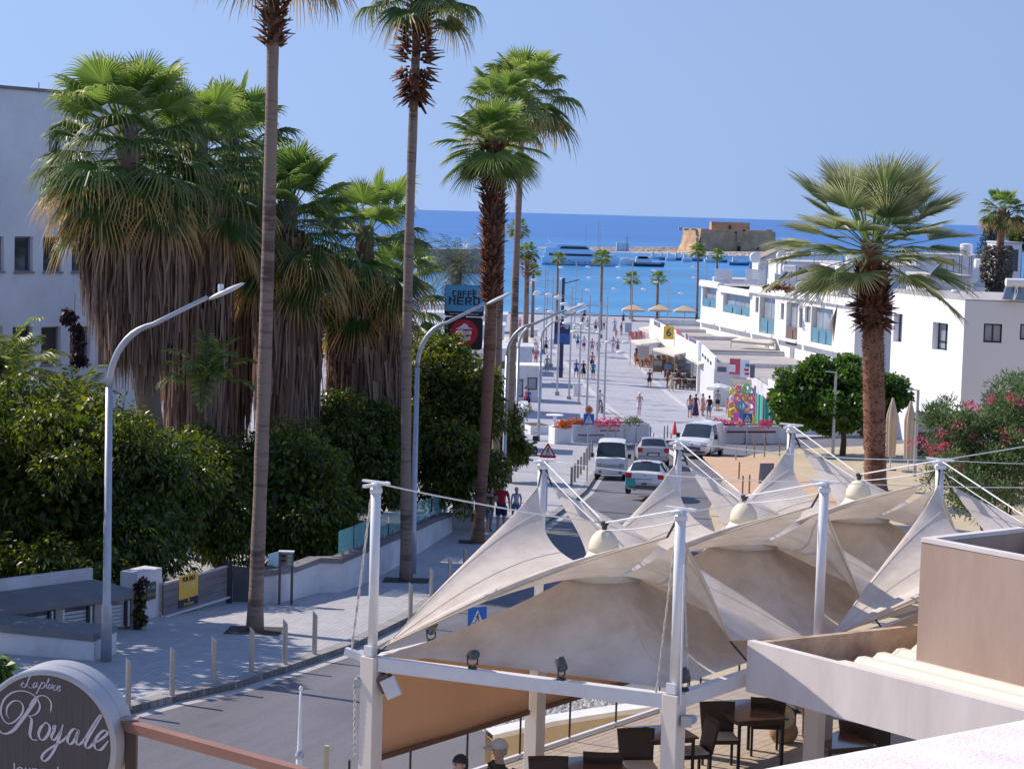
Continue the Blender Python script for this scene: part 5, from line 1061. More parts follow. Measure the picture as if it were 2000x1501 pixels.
# ---- flat roof with parapet, brown water-tank box, pale parapet close by
q0 = Z(1460, 1250, 10.62); q1 = Z(2040, 1398, 10.62); q2 = Z(1800, 1214, 10.62); far = q2 + (q1 - q0)
fr = thing('bar_roof', 'flat bar roof with a pale parapet and corrugated sheets beside the sails', 'roof', (q0.x, q0.y, 10.0))
M_para = mat('parapet_render', srgb(222, 214, 210), .85, var=.02, scale=2.2, bump=.08, dirt=srgb(206, 196, 190), stretch=(1, 1, .18))
def strip(a, b, th, z0, z1, m, name, inn):
 d = (b - a).normalized(); n = V((-d.y, d.x, 0)) * th * inn; mb = MB(); mb.prism([(a.x, a.y), (b.x, b.y), (b.x + n.x, b.y + n.y), (a.x + n.x, a.y + n.y)], z0, z1); return mb.build(name, m, fr)
u3 = (q1 - q0).normalized(); v3 = (q2 - q0).normalized(); q1e = q0 + u3 * 9; q2e = q0 + v3 * 7
strip(q0, q1e, .11, 10.02, 10.62, M_para, 'parapet', 1); strip(q0 + v3 * .113, q2e, .09, 10.22, 10.60, mat('stained_parapet', srgb(196, 172, 148), .85, var=.1, scale=2, dirt=srgb(150, 122, 104)), 'back_parapet', -1)
mb = MB(); a = q0 + u3 * .1 + v3 * .1; b = a + u3 * 9; c = b + v3 * 6; d = a + v3 * 6; mb.prism([(p.x, p.y) for p in (a, b, c, d)], 10.04, 10.2); mb.build('slab', M_para, fr)
M_corr = mat('corrugated_sheet', srgb(232, 220, 200), .5, var=.05, scale=2)
for i in range(9):                         # corrugated sheets: each ridge a folded strip, lapping the next
 o = q0 + v3 * (.62 + i * .28) + u3 * .16; mb = MB(); L_ = 6.0
 e = lambda p, z: (p.x, p.y, z)
 w = v3 * .275; st_ = o + u3 * (.95 - .25 * i if i < 4 else 0)
 o = q0 + v3 * (.35 + i * .3) + u3 * (.35); zz = 10.24 + i * .022
 mb.add([e(o, zz), e(o + v3 * .10, zz + .07), e(o + v3 * .2, zz + .07), e(o + v3 * .3, zz), e(o + u3 * L_, zz), e(o + u3 * L_ + v3 * .10, zz + .07), e(o + u3 * L_ + v3 * .2, zz + .07), e(o + u3 * L_ + v3 * .3, zz), e(o, zz - .05), e(o + v3 * .3, zz - .05)], [(0, 4, 5, 1), (1, 5, 6, 2), (2, 6, 7, 3), (8, 0, 1, 2, 3, 9)])
 mb.build('sheet', M_corr, fr)
strip(q0 + u3 * .0 + v3 * .115, q1e + v3 * .115, .16, 10.2, 10.55, mat('cap_flashing', srgb(236, 222, 200), .6, var=.04), 'flashing', 1)
for px in (1614, 1420): pass
for (px, py) in ((1606, 1420), (1880, 1470)):  # posts carrying the roof
 p = Z(px, py, 8.6); mb = MB(); mb.box((p.x, p.y, (ZF + 10.02) / 2), (.2, .2, 10.02 - ZF), math.atan2(u3.y, u3.x)); mb.build('post', mat('taupe_post', srgb(176, 166, 156), .8), fr)
# brown box
c0 = Z(1800, 1049, 11.85); ca = Z(2010, 1088, 11.85); cb_ = Z(2000, 1040, 11.85); ua = (ca - c0).normalized(); ub = V((-ua.y, ua.x, 0)); c1 = c0 + ua * 2.4; c2 = c0 + ub * 1.9; c3 = c1 + ub * 1.9
bx = thing('plant_enclosure', 'brown plastered open box standing on the flat bar roof', 'enclosure', (c0.x, c0.y, 10.3))
M_brown = mat('brown_plaster', srgb(172, 150, 136), .85, var=.08, scale=1.3, bump=.12, dirt=srgb(158, 134, 120), stretch=(1, 1, .3))
for p, q_, s_ in ((c0, c1, 1), (c0 + ub * .102, c2, -1), (c2, c3, -1)):
 d = (q_ - p).normalized(); n = V((-d.y, d.x, 0)) * .1 * s_; mb = MB(); mb.prism([(p.x, p.y), (q_.x, q_.y), (q_.x + n.x, q_.y + n.y), (p.x + n.x, p.y + n.y)], 10.36, 11.80); w = mb.build('wall', M_brown, bx)
 mb = MB(); mb.prism([(p.x - n.x * .1, p.y - n.y * .1), (q_.x, q_.y), (q_.x + n.x * 1.1, q_.y + n.y * 1.1), (p.x + n.x * 1.1, p.y + n.y * 1.1)], 11.802, 11.85); mb.build('coping', M_para, w)
mb = MB(); m_ = c0 + ua * .6 + ub * .6; mb.prism([(p.x, p.y) for p in (m_, m_ + ua * 1.8, m_ + ua * 1.8 + ub * 1.0, m_ + ub * 1.0)], 10.5, 11.6); mb.build('tank', mat('tank_grey', srgb(170, 175, 185), .5), bx, bevel=.03)
# near parapet, lower right
n0, n1 = Z(1395, 1512, 13.9), Z(2060, 1388, 13.9); dn = (n1 - n0).normalized(); nr = V((dn.y, -dn.x, 0))
np_w = thing('near_parapet', 'pale pinkish rendered parapet top in the lower right corner', 'parapet', (n0.x, n0.y, 12.6))
mb = MB();
def pf(u, v):
 p = n0.lerp(n1, u); prof = [(0, -1.0), (0, -.02), (.012, -.006), (.03, 0), (.25, .002), (.5, .0), (.5, -1)]
 k = v * 6; i = min(int(k), 5); a, b = prof[i], prof[i + 1]; x = a[0] + (b[0] - a[0]) * (k - i); z = a[1] + (b[1] - a[1]) * (k - i); w = .006 * math.sin(u * 37) + .004 * math.sin(u * 91)
 return (p.x + nr.x * (x + w), p.y + nr.y * (x + w), p.z + z + w * .4)
mb.grid(pf, 60, 36); mb.build('wall', mat('pink_render', srgb(240, 231, 230), .9, var=.035, scale=3, bump=.35, bscale=60, dirt=srgb(228, 210, 206)), np_w, smooth=True)
# ================================================================= RIGHT SIDE: houses, shops, roof clutter
def wall_on(P, u, W, n, z0, z1, rects, depth, root, m, fm, gm, bars=1, plane=None, names=None):
 """wall with windows given as photo rectangles"""
 hs = []
 for (x0, x1, y0, y1) in rects:
  a = on_plane(x0, (y0 + y1) / 2, V((P.x, P.y, 0)), V((n.x, n.y, 0))); b = on_plane(x1, (y0 + y1) / 2, V((P.x, P.y, 0)), V((n.x, n.y, 0)))
  c = on_plane((x0 + x1) / 2, y1, V((P.x, P.y, 0)), V((n.x, n.y, 0))); d = on_plane((x0 + x1) / 2, y0, V((P.x, P.y, 0)), V((n.x, n.y, 0)))
  p, q = sorted(((a.xy - P).dot(u), (b.xy - P).dot(u))); hs.append((max(.05, p), min(W - .05, q), max(z0 + .05, c.z), min(z1 - .05, d.z)))
 mb = MB(); ptf = openings_wall(mb, P, u, W, z0, z1, hs, n, depth); mb.build('wall', m, root)
 return hs, ptf
M_brnp = mat('brown_panel', (.16, .10, .08), .6, var=.1); M_paleglass = mat('pale_glass', srgb(150, 158, 168), .12, var=.25, scale=.5, spec=.6)
# ---- terraced white houses along the plaza
RN, RF = V((27.2, 163)), V((19.4, 208)); ru = (RF - RN).normalized(); Wt = (RF - RN).length; rn = V((-ru.y, ru.x))
if rn.x > 0: rn = -rn
def rx(px, py=620): return (on_plane(px, py, V((*RN, 0)), V((*rn, 0))).xy - RN).dot(ru)
units = [(1660, 1568, [(1572, 1583, 598, 630, 'w'), (1584, 1626, 601, 672, 'g3')]), (1568, 1519, [(1561, 1567, 602, 640, 'n'), (1535, 1558, 590, 674, 'b2'), (1525, 1531, 592, 624, 'n'), (1515, 1520.5, 594, 626, 'n')]),
   (1519, 1467, [(1483, 1513, 581, 652, 'g2'), (1475.5, 1481.5, 580, 610, 'n')]), (1467, 1405, [(1412, 1465, 570, 614, 'g3')]), (1405, 1368, [(1372, 1399, 556, 600, 'g2')])]
for i, (xa, xb, wins) in enumerate(units):
 ua, ub = (0 if i == 0 else rx(xa)), rx(xb); P = RN + ru * ua; W = ub - ua; zt = 9.3 - .05 * i - (.35 if i == 3 else 0)
 h = thing('terrace_house', ['white terrace house nearest the stout palm, with three tall glazed balcony panes', 'white terrace house with narrow windows and brown balcony panels', 'white terrace house with two glazed balcony panes, middle of the row', 'white terrace house with a wide glazed balcony, fourth along the plaza', 'white terrace house at the sea end of the row'][i], 'house', (*P, 0), 'terraced white houses beside the plaza')
 hs, ptf = wall_on(P, ru, W, rn, -.2, zt - .55, [w[:4] for w in wins], .5, h, M_white, None, None)
 for (hh, w) in zip(hs, wins):
  k = w[4]
  if k in 'nw': window_part(h, ptf, hh, .3, M_wfr, M_gdark if k == 'n' else M_paleglass, 0 if k == 'n' else 1, .06)
  else:
   wp_ = window_part(h, ptf, hh, .45, M_whitep, M_paleglass, int(k[1]) - 1, .07, 'glazed_balcony')
   nb_ = int(k[1]);
   for q in range(nb_):
    a = hh[0] + (hh[1] - hh[0]) * (q + .06) / nb_; b = hh[0] + (hh[1] - hh[0]) * (q + .94) / nb_; mb = MB(); zz = hh[2] + (hh[3] - hh[2]) * .42
    mb.quad(ptf(a, hh[2] + .05, .12), ptf(b, hh[2] + .05, .12), ptf(b, zz, .12), ptf(a, zz, .12)); mb.build('balcony_panel', M_brnp if k[0] == 'b' else mat('blue_balcony_glass', (.10, .26, .36), .1, var=.15, scale=.5), wp_, solid=.02)
 # rest of the box, roof and rounded parapet
 E = P + ru * W; bk = -rn * 11; mb = MB()
 mb.quad((*P, -.2), (*P, zt - .55), (*(P + bk), zt - .55), (*(P + bk), -.2)); mb.quad((*E, -.2), (*(E + bk), -.2), (*(E + bk), zt - .55), (*E, zt - .55)); mb.quad((*(P + bk), -.2), (*(P + bk), zt - .55), (*(E + bk), zt - .55), (*(E + bk), -.2))
 mb.build('side_wall', M_white, h)
 mb = MB(); mb.quad((*P, zt - .3), (*E, zt - .3), (*(E + bk), zt - .3), (*(P + bk), zt - .3)); mb.build('roof', mat('roof_screed', srgb(178, 172, 168), .9, var=.15, scale=.6), h)
 nseg = max(1, round(W / 2.2))
 for s in range(nseg):
  a, b = P + ru * (W * s / nseg + .03), P + ru * (W * (s + 1) / nseg - .03); mb = MB()
  prof = [(-.35, zt - .56), (.28, zt - .56), (.30, zt - .25), (.22, zt - .04), (.08, zt + .04), (-.25, zt + .02), (-.35, zt - .1)]
  mb.add([(*(p + rn * d), z) for p in (a, b) for d, z in prof], [tuple(range(6, -1, -1)), tuple(range(7, 14))] + [(j, (j + 1) % 7, 7 + (j + 1) % 7, 7 + j) for j in range(7)]); mb.build('parapet', M_white, h)
 mb = MB(); a, b = P + ru * .3, E - ru * .3; mb.prism([(p.x, p.y) for p in (a, b, b + rn * .5, a + rn * .5)], 4.9, 5.1); mb.build('ledge', M_white, h)
 if i < 3:
  dd = [(W * .3, W * .3 + 1.4, 0, 2.3)]; mb = MB(); p = P + ru * W * .35 + rn * .04; mb.box((*p, 3.6), (1.1, .06, 1.5), math.atan2(ru.y, ru.x)); mb.build('window', M_paleglass, h)
# ---- two-storey white block at the right
c0 = at(1880, 700, 130); cL = at(1742, 700, 141); cR = at(2080, 700, 129.0)
bk = thing('white_block', 'plain white flat roofed block with small black framed windows, at the right edge', 'building', (c0.x, c0.y, g(130)))
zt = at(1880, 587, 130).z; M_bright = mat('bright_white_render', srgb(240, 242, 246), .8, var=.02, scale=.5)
uL = (c0.xy - cL.xy); WL = uL.length; uL.normalize(); nL = V((uL.y, -uL.x)); nL = nL if nL.x < 0 else -nL
M_bfr = mat('black_window_frame', (.02, .022, .03), .45)
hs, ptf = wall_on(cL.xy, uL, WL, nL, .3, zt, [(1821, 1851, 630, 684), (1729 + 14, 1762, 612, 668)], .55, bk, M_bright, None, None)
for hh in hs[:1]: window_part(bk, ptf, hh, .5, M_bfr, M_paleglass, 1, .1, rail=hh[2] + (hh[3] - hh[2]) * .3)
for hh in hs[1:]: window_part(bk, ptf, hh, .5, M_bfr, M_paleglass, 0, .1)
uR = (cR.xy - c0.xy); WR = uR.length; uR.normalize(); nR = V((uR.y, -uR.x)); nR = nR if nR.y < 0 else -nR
hs, ptf = wall_on(c0.xy, uR, WR, nR, .3, zt, [(1921, 1957, 632, 669), (1992, 2030, 633, 664)], .4, bk, mat('grey_white_render', srgb(226, 222, 220), .85, var=.02), None, None)  # front face: greyer copy of the white render, its shade put into the colour
for hh in hs: window_part(bk, ptf, hh, .3, M_bfr, M_paleglass, 1, .1)
mb = MB(); far = cL.xy - nR * 9; mb.prism([(c0.x, c0.y), (cR.x, cR.y), (cR.x + 2, cR.y + 16), (cL.x + 1, cL.y + 6), (cL.x, cL.y)], zt, zt + .1); mb.build('roof', mat('grey_roof', srgb(176, 172, 170), .9, var=.1, scale=.5), bk)
mb = MB(); mb.quad((cL.x, cL.y, .3), (cL.x, cL.y, zt), (cL.x + 1, cL.y + 6, zt), (cL.x + 1, cL.y + 6, .3)); mb.build('side_wall', M_bright, bk)
p = at(1812, 825, 122); sgb = thing('shop_fascia', 'grey fascia with a cursive name below the white block, beside the oleander', 'sign', (p.x, p.y, p.z))
mb = MB(); mb.box((p.x + 1.2, p.y + .3, p.z), (4.6, .3, 1.15)); mb.build('board', mat('fascia_grey', srgb(186, 184, 184), .6), sgb); Mx = frame_of((p.x + .1, p.y + .12, p.z), (1, 0, 0), (0, -1, 0)); text('lettering', 'Tea', .55, M_blk, sgb, Mx, shear=.35)
mb = MB(); mb.box((p.x - 1.12, p.y + .28, p.z), (.06, .3, 1.2)); mb.build('edge_strip', mat('maroon', (.18, .02, .03), .5), sgb)
mb = MB(); mb.box((p.x + 1.2, p.y + 1.2, p.z - 1.6), (4.6, .2, 2.2)); mb.build('shop_front', M_gdark, sgb)
# ---- flat roofed buildings behind, closing the gaps between the roofs
def block(label, px0, px1, pyt, Y, d, m, name='flat_roofed_house', zb=0, win=()):
 a, b = at(px0, pyt, Y), at(px1, pyt, Y); t_ = thing(name, label, 'house', (a.x, a.y, zb), 'white flat roofed houses beyond the terrace'); P = a.xy; W = (b.xy - a.xy).length; u = (b.xy - a.xy) / W; n = V((u.y, -u.x)); n = n if n.y < 0 else -n; zt = (a.z + b.z) / 2
 hs, ptf = wall_on(P, u, W, n, zb, zt, win, .25, t_, m, None, None)
 for hh in hs: window_part(t_, ptf, hh, .2, M_wfr, M_gdark, 0, .06)
 mb = MB(); A, B = P, P + u * W; k = -n * d; mb.quad((*A, zb), (*A, zt), (*(A + k), zt), (*(A + k), zb)); mb.build('side_wall', m, t_); mb = MB(); mb.quad((*B, zb), (*(B + k), zb), (*(B + k), zt), (*B, zt)); mb.build('side_wall', m, t_)
 mb = MB(); mb.prism([A - u * .1 + n * .1, B + u * .1 + n * .1, B + u * .1 + k, A - u * .1 + k], zt, zt + .15); mb.build('roof', mat('pale_roof', srgb(188, 184, 182), .85, var=.1), t_); return t_
M_bw = mat('bluish_white_render', srgb(222, 224, 230), .85, var=.04)
block('white house with a low penthouse just behind the white block', 1812, 1896, 541, 150, 8, M_bw, win=((1830, 1838, 562, 570),))
block('white house with a grey door on its roof hut, behind the ivy clad palm', 1962, 1996, 476, 165, 6, M_bw, win=((1972, 1989, 487, 530),))
block('white roofs half hidden by the stout palm fronds', 1640, 1800, 520, 185, 12, M_bw)
block('long white building beyond the terrace roofs', 1525, 1700, 515, 235, 12, M_bw, win=((1560, 1566, 522, 530), (1600, 1606, 523, 531)))
block('white upper storey beneath the castle, beyond the slatted screens', 1405, 1480, 548, 232, 8, M_bw)
block('white house between the stout palm and the ivy clad palm, farthest back', 1790, 1960, 500, 240, 10, M_bw, win=((1830, 1837, 508, 516),))
block('low white harbour office right of the castle foot', 1540, 1640, 497, 330, 8, M_bw)
# gabled white house
a, b = at(1484, 522, 250), at(1512, 522, 250); t_ = thing('gabled_house', 'small white house with a brown pitched roof, between two water tanks', 'house', (a.x, a.y, 0)); zt = at(1484, 507, 250).z; zr = at(1500, 490, 250).z
mb = MB(); mb.add([(a.x, 250, 0), (b.x + .4, 250, 0), (b.x + .4, 250, zr), (a.x, 250, zt), (a.x, 258, 0), (b.x + .4, 258, 0), (b.x + .4, 258, zr), (a.x, 258, zt)], [(0, 1, 2, 3), (4, 7, 6, 5), (0, 3, 7, 4), (1, 5, 6, 2)]); mb.build('wall', M_bw, t_)
mb = MB(); mb.add([(a.x - .3, 249.7, zt), (b.x + .5, 249.7, zr + .1), (b.x + .5, 258, zr + .1), (a.x - .3, 258, zt)], [(0, 1, 2, 3)]); mb.build('roof', mat('brown_tiles', srgb(150, 130, 122), .8, var=.15), t_, solid=.12)
# ---- roof clutter
M_tank = mat('tank_white', srgb(228, 228, 226), .45, var=.04); M_panel = mat('solar_dark', (.05, .065, .08), .15, var=.2, scale=2); M_frame = mat('rusty_frame', (.10, .09, .085), .7, var=.3)
def tank(px, py, Y, r, L_, lab, axis='end', leg=1.0, m=None):
 c = at(px, py, Y); t_ = thing('water_tank', lab, 'water tank', (c.x, c.y, c.z - r - leg), 'rooftop water tanks'); mb = MB()
 Mr = {'end': Matrix.Rotation(R(90), 3, 'X'), 'side': Matrix.Rotation(R(90), 3, 'Y'), 'up': Matrix.Identity(3)}[axis]
 mb.lathe(c, [(r * .3, -L_ / 2 - r * .18), (r * .75, -L_ / 2 - r * .1), (r, -L_ / 2), (r, L_ / 2), (r * .75, L_ / 2 + r * .1), (r * .3, L_ / 2 + r * .18)], 18, M=Mr); mb.build('drum', m or M_tank, t_, auto=R(35))
 if leg > .3:
  for x, y in ((-.8, -.8), (.8, -.8), (-.8, .8), (.8, .8)):
   mb = MB(); mb.bar(c + V((x * r, y * r, -r * .9)), c + V((x * r, y * r, -r - leg)), .06, .06); mb.build('leg', M_frame, t_)
 return t_
tank(1475, 503, 215, .55, .9, 'cream barrel end of a water tank left of the gabled house', leg=1.0); tank(1527, 499, 220, .55, 1.0, 'cream barrel end of a water tank right of the gabled house', leg=1.8)
tank(1541, 524, 195, .32, 1.1, 'small white cylinder of a water heater above the slanted panel', 'side', .6); tank(1566, 561, 175, .52, .9, 'grey weathered round tank among brown rooftop shrubs', leg=.3, m=mat('tank_grey2', srgb(196, 200, 206), .5, var=.08))
tank(1621, 534, 185, .45, 1.3, 'upright white tank left of the palm trunk on a frame', 'up', 1.0); tank(1662, 512, 190, .5, 1.4, 'upright white tank behind the palm fronds', 'up', 1.5); tank(1670, 565, 170, .5, 1.1, 'white tank right behind the hanging straw frond', 'up', .3)
tank(1887, 488, 168, .5, .9, 'white tank raised on a black frame left of the ivy clad palm', 'up', 1.5); tank(1917, 515, 172, .42, 1.1, 'pale barrel tank beside the ivy clad palm', 'side', .3); tank(1985, 552, 128, .27, 1.3, 'white boiler cylinder on the block roof at the right edge', 'side', .35)
tank(1733, 520, 200, .5, 1.2, 'white drum glimpsed through the palm fronds', 'up', .6); tank(1768, 543, 165, .35, .9, 'low white drum right of the palm crown', 'side', .3); tank(1700, 548, 160, .45, 1.0, 'drum behind the palm leaf bases', 'up', .5)
def spanel(p0, p1, p2, lab, Y0, Y1):
 a, b = at(*p0, Y0), at(*p1, Y0); c = at(*p2, Y1); d = a + (c - b); t_ = thing('solar_panel', lab, 'solar panel', a, 'rooftop solar panels'); mb = MB(); mb.quad(a, b, c, d); mb.build('panel', M_panel, t_, solid=.05)
 mb = MB(); [mb.bar(p, q, .06, .06) for p, q in ((a, b), (b, c), (c, d), (d, a))]; mb.build('frame', M_steel, t_)
 mb = MB(); [mb.bar(p, V((p.x, p.y, a.z - .1)), .05, .05) for p in (c, d)]; mb.build('stand', M_frame, t_)
spanel((1503, 563), (1512, 563), (1542, 532), 'slanted dark solar panel beside the slatted screens', 185, 187); spanel((1621, 566), (1640, 566), (1650, 550), 'dark solar panel left of the palm trunk', 178, 181)
spanel((1813, 541), (1822, 541), (1850, 508), 'steep solar panel on the penthouse behind the white block', 149, 151); spanel((1958, 584), (1978, 586), (1985, 562), 'pale solar panel at the front of the block roof', 129, 131.5); spanel((1982, 586), (2004, 588), (2012, 563), 'solar panel cut by the right edge on the block roof', 129, 131.5)
spanel((1730, 566), (1750, 566), (1768, 548), 'solar panel at the back of the roofs right of the palm', 160, 163); spanel((1900, 560), (1925, 560), (1935, 545), 'solar panel beside the foot of the ivy clad palm', 150, 153)
def screen(x0, x1, y0, y1, Y, lab):
 t_ = thing('slatted_screen', lab, 'screen', at(x0, y1, Y), 'white slatted roof screens')
 for i in range(7):
  f = (i + .5) / 7; mb = MB(); a, b = at(x0 - (3 if f > .75 else 0), y0 + (y1 - y0) * f, Y), at(x1 - (3 if f > .75 else 0), y0 + 4 + (y1 - y0) * f, Y); mb.bar(a, b, .05, .19); mb.build('slat', M_whitep, t_)
 for x in (x0 + 1, x1 - 1): mb = MB(); mb.bar(at(x, y0, Y + .1), at(x, y1 + 3, Y + .1), .06, .06); mb.build('post', M_whitep, t_)
screen(1397, 1430, 524, 550, 206, 'white slatted screen on the terrace roof, nearest the sea'); screen(1457, 1495, 524, 554, 196, 'white slatted screen on the terrace roof, middle one'); screen(1513, 1527, 533, 556, 190, 'narrow white slatted screen next to the slanted solar panel')
for k, (x, y, Y, w, h, lab) in enumerate(((1520, 562, 178, 1.3, .35, 'low rusty brown shrub on the terrace roof, left of the grey tank'), (1602, 560, 172, 1.6, .4, 'wide rusty brown shrub on the terrace roof, right of the grey tank'))):
 q = np.random.default_rng(k); C_, R_ = lumps(tuple(at(x, y, Y)), (w, .7, h), 14, q, rad=(.2, .4)); v, f = leaves(1400, C_, R_, .14, .05, .1, q, .2); sb = stuff(np_mesh('roof_shrub', v, f, leaf_mat('rusty_leaves', [(.16, .06, .035), (.24, .10, .05), (.28, .16, .08), (.10, .08, .03)], .2))); tag(sb, lab, 'shrub')
for k, (x0, y0, x1, y1, Y) in enumerate(((1500, 505, 1500, 545, 215), (1556, 520, 1556, 560, 190), (1590, 505, 1590, 555, 200), (1648, 500, 1648, 560, 180), (1757, 505, 1757, 566, 162), (1862, 505, 1862, 560, 160))):
 mb = MB(); mb.bar(at(x0, y0, Y), at(x1, y1, Y), .06, .06); o = mb.build('mast_pole', M_frame); tag(o, ['thin rooftop pole beside the gabled house', 'thin rooftop pole above the grey tank', 'thin pole among the tanks left of the palm', 'thin pole just left of the stout palm crown', 'thin pole right of the stout palm leaf bases', 'thin pole left of the raised white tank'][k], 'pole', 'rooftop poles')
dv = at(1866, 569, 133); mb = MB(); mb.ell(dv, (.33, .33, .14), 14, 6); tag(mb.build('roof_vent', M_tank, smooth=True), 'low white domed vent on the grey roof of the white block', 'vent')
mb = MB(); p = at(1889, 563, 134); mb.box(p, (.15, .15, .75)); mb.box(p + V((.35, 0, 0)), (.12, .12, .7)); mb.box(p + V((.17, 0, .33)), (.5, .12, .08)); tag(mb.build('roof_hatch_frame', M_para), 'small cream frame standing on the block roof', 'frame')
# ---- single storey shops along the plaza
SA, SB = Z(1269, 622, 4.5), Z(1364, 668, 4.5); su = (SB.xy - SA.xy).normalized(); sn = V((su.y, -su.x)); sn = sn if sn.x < 0 else -sn; Ws = (SB.xy - SA.xy).length
sh1 = thing('shop_row', 'long single storey white shop with a sign fascia and grey flat roof beside the plaza', 'shop', (SA.x, SA.y, 0))
mb = MB(); A, B = SA.xy, SB.xy; k = -sn * 8
mb.prism([A, B, B + k, A + k], -.1, 3.7); mb.build('wall', M_white, sh1)
mb = MB(); mb.prism([A + k * .04, B + k * .04, B + k, A + k], 3.702, 3.85); mb.build('roof', mat('shop_roof', srgb(172, 166, 162), .9, var=.15, scale=.4), sh1)
mb = MB(); mb.prism([A, B, B + k * .03, A + k * .03], 3.702, 4.5); mb.build('fascia', M_bright, sh1)
mb = MB(); mb.prism([A, A + k, A + k + su * .25, A + su * .25], 3.86, 4.5); mb.build('end_parapet', M_white, sh1)
for t in (.32, .62): mb = MB(); mb.prism([A + su * Ws * t + k * .05, A + su * (Ws * t + .3) + k * .05, A + su * (Ws * t + .3) + k, A + su * Ws * t + k], 3.86, 4.2); mb.build('roof_upstand', M_para, sh1)
mb = MB(); mb.prism([A + sn * .02 + su * .4, B + sn * .02 - su * .4, B + sn * .05 - su * .4, A + sn * .05 + su * .4], .1, 2.5); mb.build('shop_front', M_gdark, sh1)
def fas(px, py): p = on_plane(px, py, V((*(A + sn * .04), 0)), V((*sn, 0))); return p
Mf = lambda px, py: frame_of(fas(px, py), (su.x, su.y, 0), (sn.x, sn.y, 0))
M_nav = mat('navy_letters', (.04, .04, .12), .5); M_redp = mat('red_print', (.5, .04, .06), .5)
text('lettering', 'NAUTILUS', .62, M_nav, sh1, Mf(1283, 633), bold=.02, sx=2.0)
for (px, py, w, h, m_) in ((1303, 640, 2.2, .55, mat('maroon_print', (.2, .06, .07), .5)), (1325, 649, 3.2, .4, M_redp), (1333, 655, 2.5, .25, mat('teal_print', (.05, .25, .28), .5)), (1341, 657, 1.6, .5, mat('maroon_print', (.2, .06, .07), .5)), (1352, 664, 5, .32, mat('violet_print', (.16, .10, .25), .5))):
 mb = MB(); p = fas(px, py); mb.box(p, (w, .02, h), math.atan2(su.y, su.x)); mb.build('sign_panel', m_, sh1)
p = fas(1316, 650) + V((*sn, 0)) * .5; yb = thing('hanging_number_sign', 'yellow upright sign with a dark 6 sticking out over the awnings', 'sign', p); mb = MB(); mb.box(p, (.12, 1.0, 1.25), math.atan2(su.y, su.x)); mb.build('board', mat('bright_yellow', (.75, .5, .03), .5), yb); text('lettering', '6', 1.05, M_nav, yb, frame_of(p + V((*su, 0)) * .08, (sn.x * -1, sn.y * -1, 0), (su.x, su.y, 0)), bold=.02)
# second, nearer shop with glass wall
SC, SD = Z(1366, 669, 4.3), Z(1396, 697, 4.3); u2_ = (SD.xy - SC.xy).normalized(); n2_ = V((u2_.y, -u2_.x)); n2_ = n2_ if n2_.x < 0 else -n2_; A, B = SC.xy, SD.xy; k = -n2_ * 8.5
sh2 = thing('corner_shop', 'flat roofed corner shop with a glazed side and low dark lettering on its fascia', 'shop', (A.x, A.y, 0))
mb = MB(); mb.prism([A, B, B + k, A + k], -.1, 3.3); mb.build('wall', mat('shop_grey_white', srgb(206, 206, 210), .8, var=.04), sh2); mb = MB(); mb.prism([A + k * .03, B + k * .03, B + k, A + k], 3.302, 3.45); mb.build('roof', mat('shop_roof', srgb(172, 166, 162), .9), sh2)
mb = MB(); mb.prism([A, B, B + k * .02, A + k * .02], 3.302, 4.3); mb.build('fascia', M_bright, sh2); mb = MB(); mb.prism([B + k * .022, B + k, B + k + u2_ * .2, B + k * .022 + u2_ * .2], 3.3, 3.9); mb.build('end_parapet', M_para, sh2)
p = (A + B) / 2 + n2_ * .03;
for j in range(4): mb = MB(); q_ = A.lerp(B, .28 + .17 * j) + n2_ * .04; mb.box((*q_, 3.55), (1.6, .03, .28), math.atan2(u2_.y, u2_.x)); mb.build('lettering', M_nav, sh2)
gl_ = thing('glass_wall', 'pale green glass wall panes beside the restaurant terrace', 'glass wall', (*B, 0))
for j in range(4):
 a, b = Z(1366 + 8 * j, 762 - 2 * j, .15), Z(1373 + 8 * j, 761 - 2 * j, .15); mb = MB(); mb.quad(a, b, b + V((0, 0, 2.6)), a + V((0, 0, 2.6))); mb.build('pane', mat('milky_green_glass', srgb(186, 206, 206), .15, var=.12, scale=1, stretch=(2, 2, .3)), gl_, solid=.03)
# awnings
M_awn = mat('awning_cloth', srgb(228, 220, 208), .8, var=.04, trans=.25)
def awning(pts, lab, m=None, posts=()):
 P_ = [Z(x, y, z) for x, y, z in pts]; c = sum(P_, V((0, 0, 0))) / len(P_); t_ = thing('awning', lab, 'awning', (c.x, c.y, 0), 'pale awnings over the plaza terraces')
 mb = MB(); mb.grid(lambda u, v: tuple(P_[0].lerp(P_[1], u).lerp(P_[3].lerp(P_[2], u), v) - V((0, 0, .1 * math.sin(math.pi * u) * math.sin(math.pi * v)))), 6, 6); mb.build('cloth', m or M_awn, t_, smooth=True, solid=.03)
 mb = MB(); mb.bar(P_[0] - V((0, 0, .1)), P_[1] - V((0, 0, .1)), .03, .2); mb.build('valance', m or M_awn, t_)
 for q in (P_[0], P_[1]): mb = MB(); mb.bar(V((q.x, q.y, .1)), q - V((0, 0, .05)), .07, .07); mb.build('post', M_steel, t_)
awning([(1232, 664, 2.7), (1252, 672, 2.7), (1291, 668, 3.0), (1283, 660, 3.0)], 'flat cream awning over the standing waiter')
awning([(1275, 680, 2.7), (1318, 693, 2.7), (1347, 687, 3.1), (1327, 675, 3.1)], 'largest cream awning above the dark restaurant terrace')
awning([(1248, 640, 2.6), (1290, 656, 2.6), (1302, 650, 3.2), (1268, 637, 3.2)], 'long white awning below the lettered fascia'); awning([(1302, 660, 2.7), (1338, 676, 2.7), (1364, 672, 3.2), (1322, 655, 3.2)], 'white awning below the coloured sign panels')
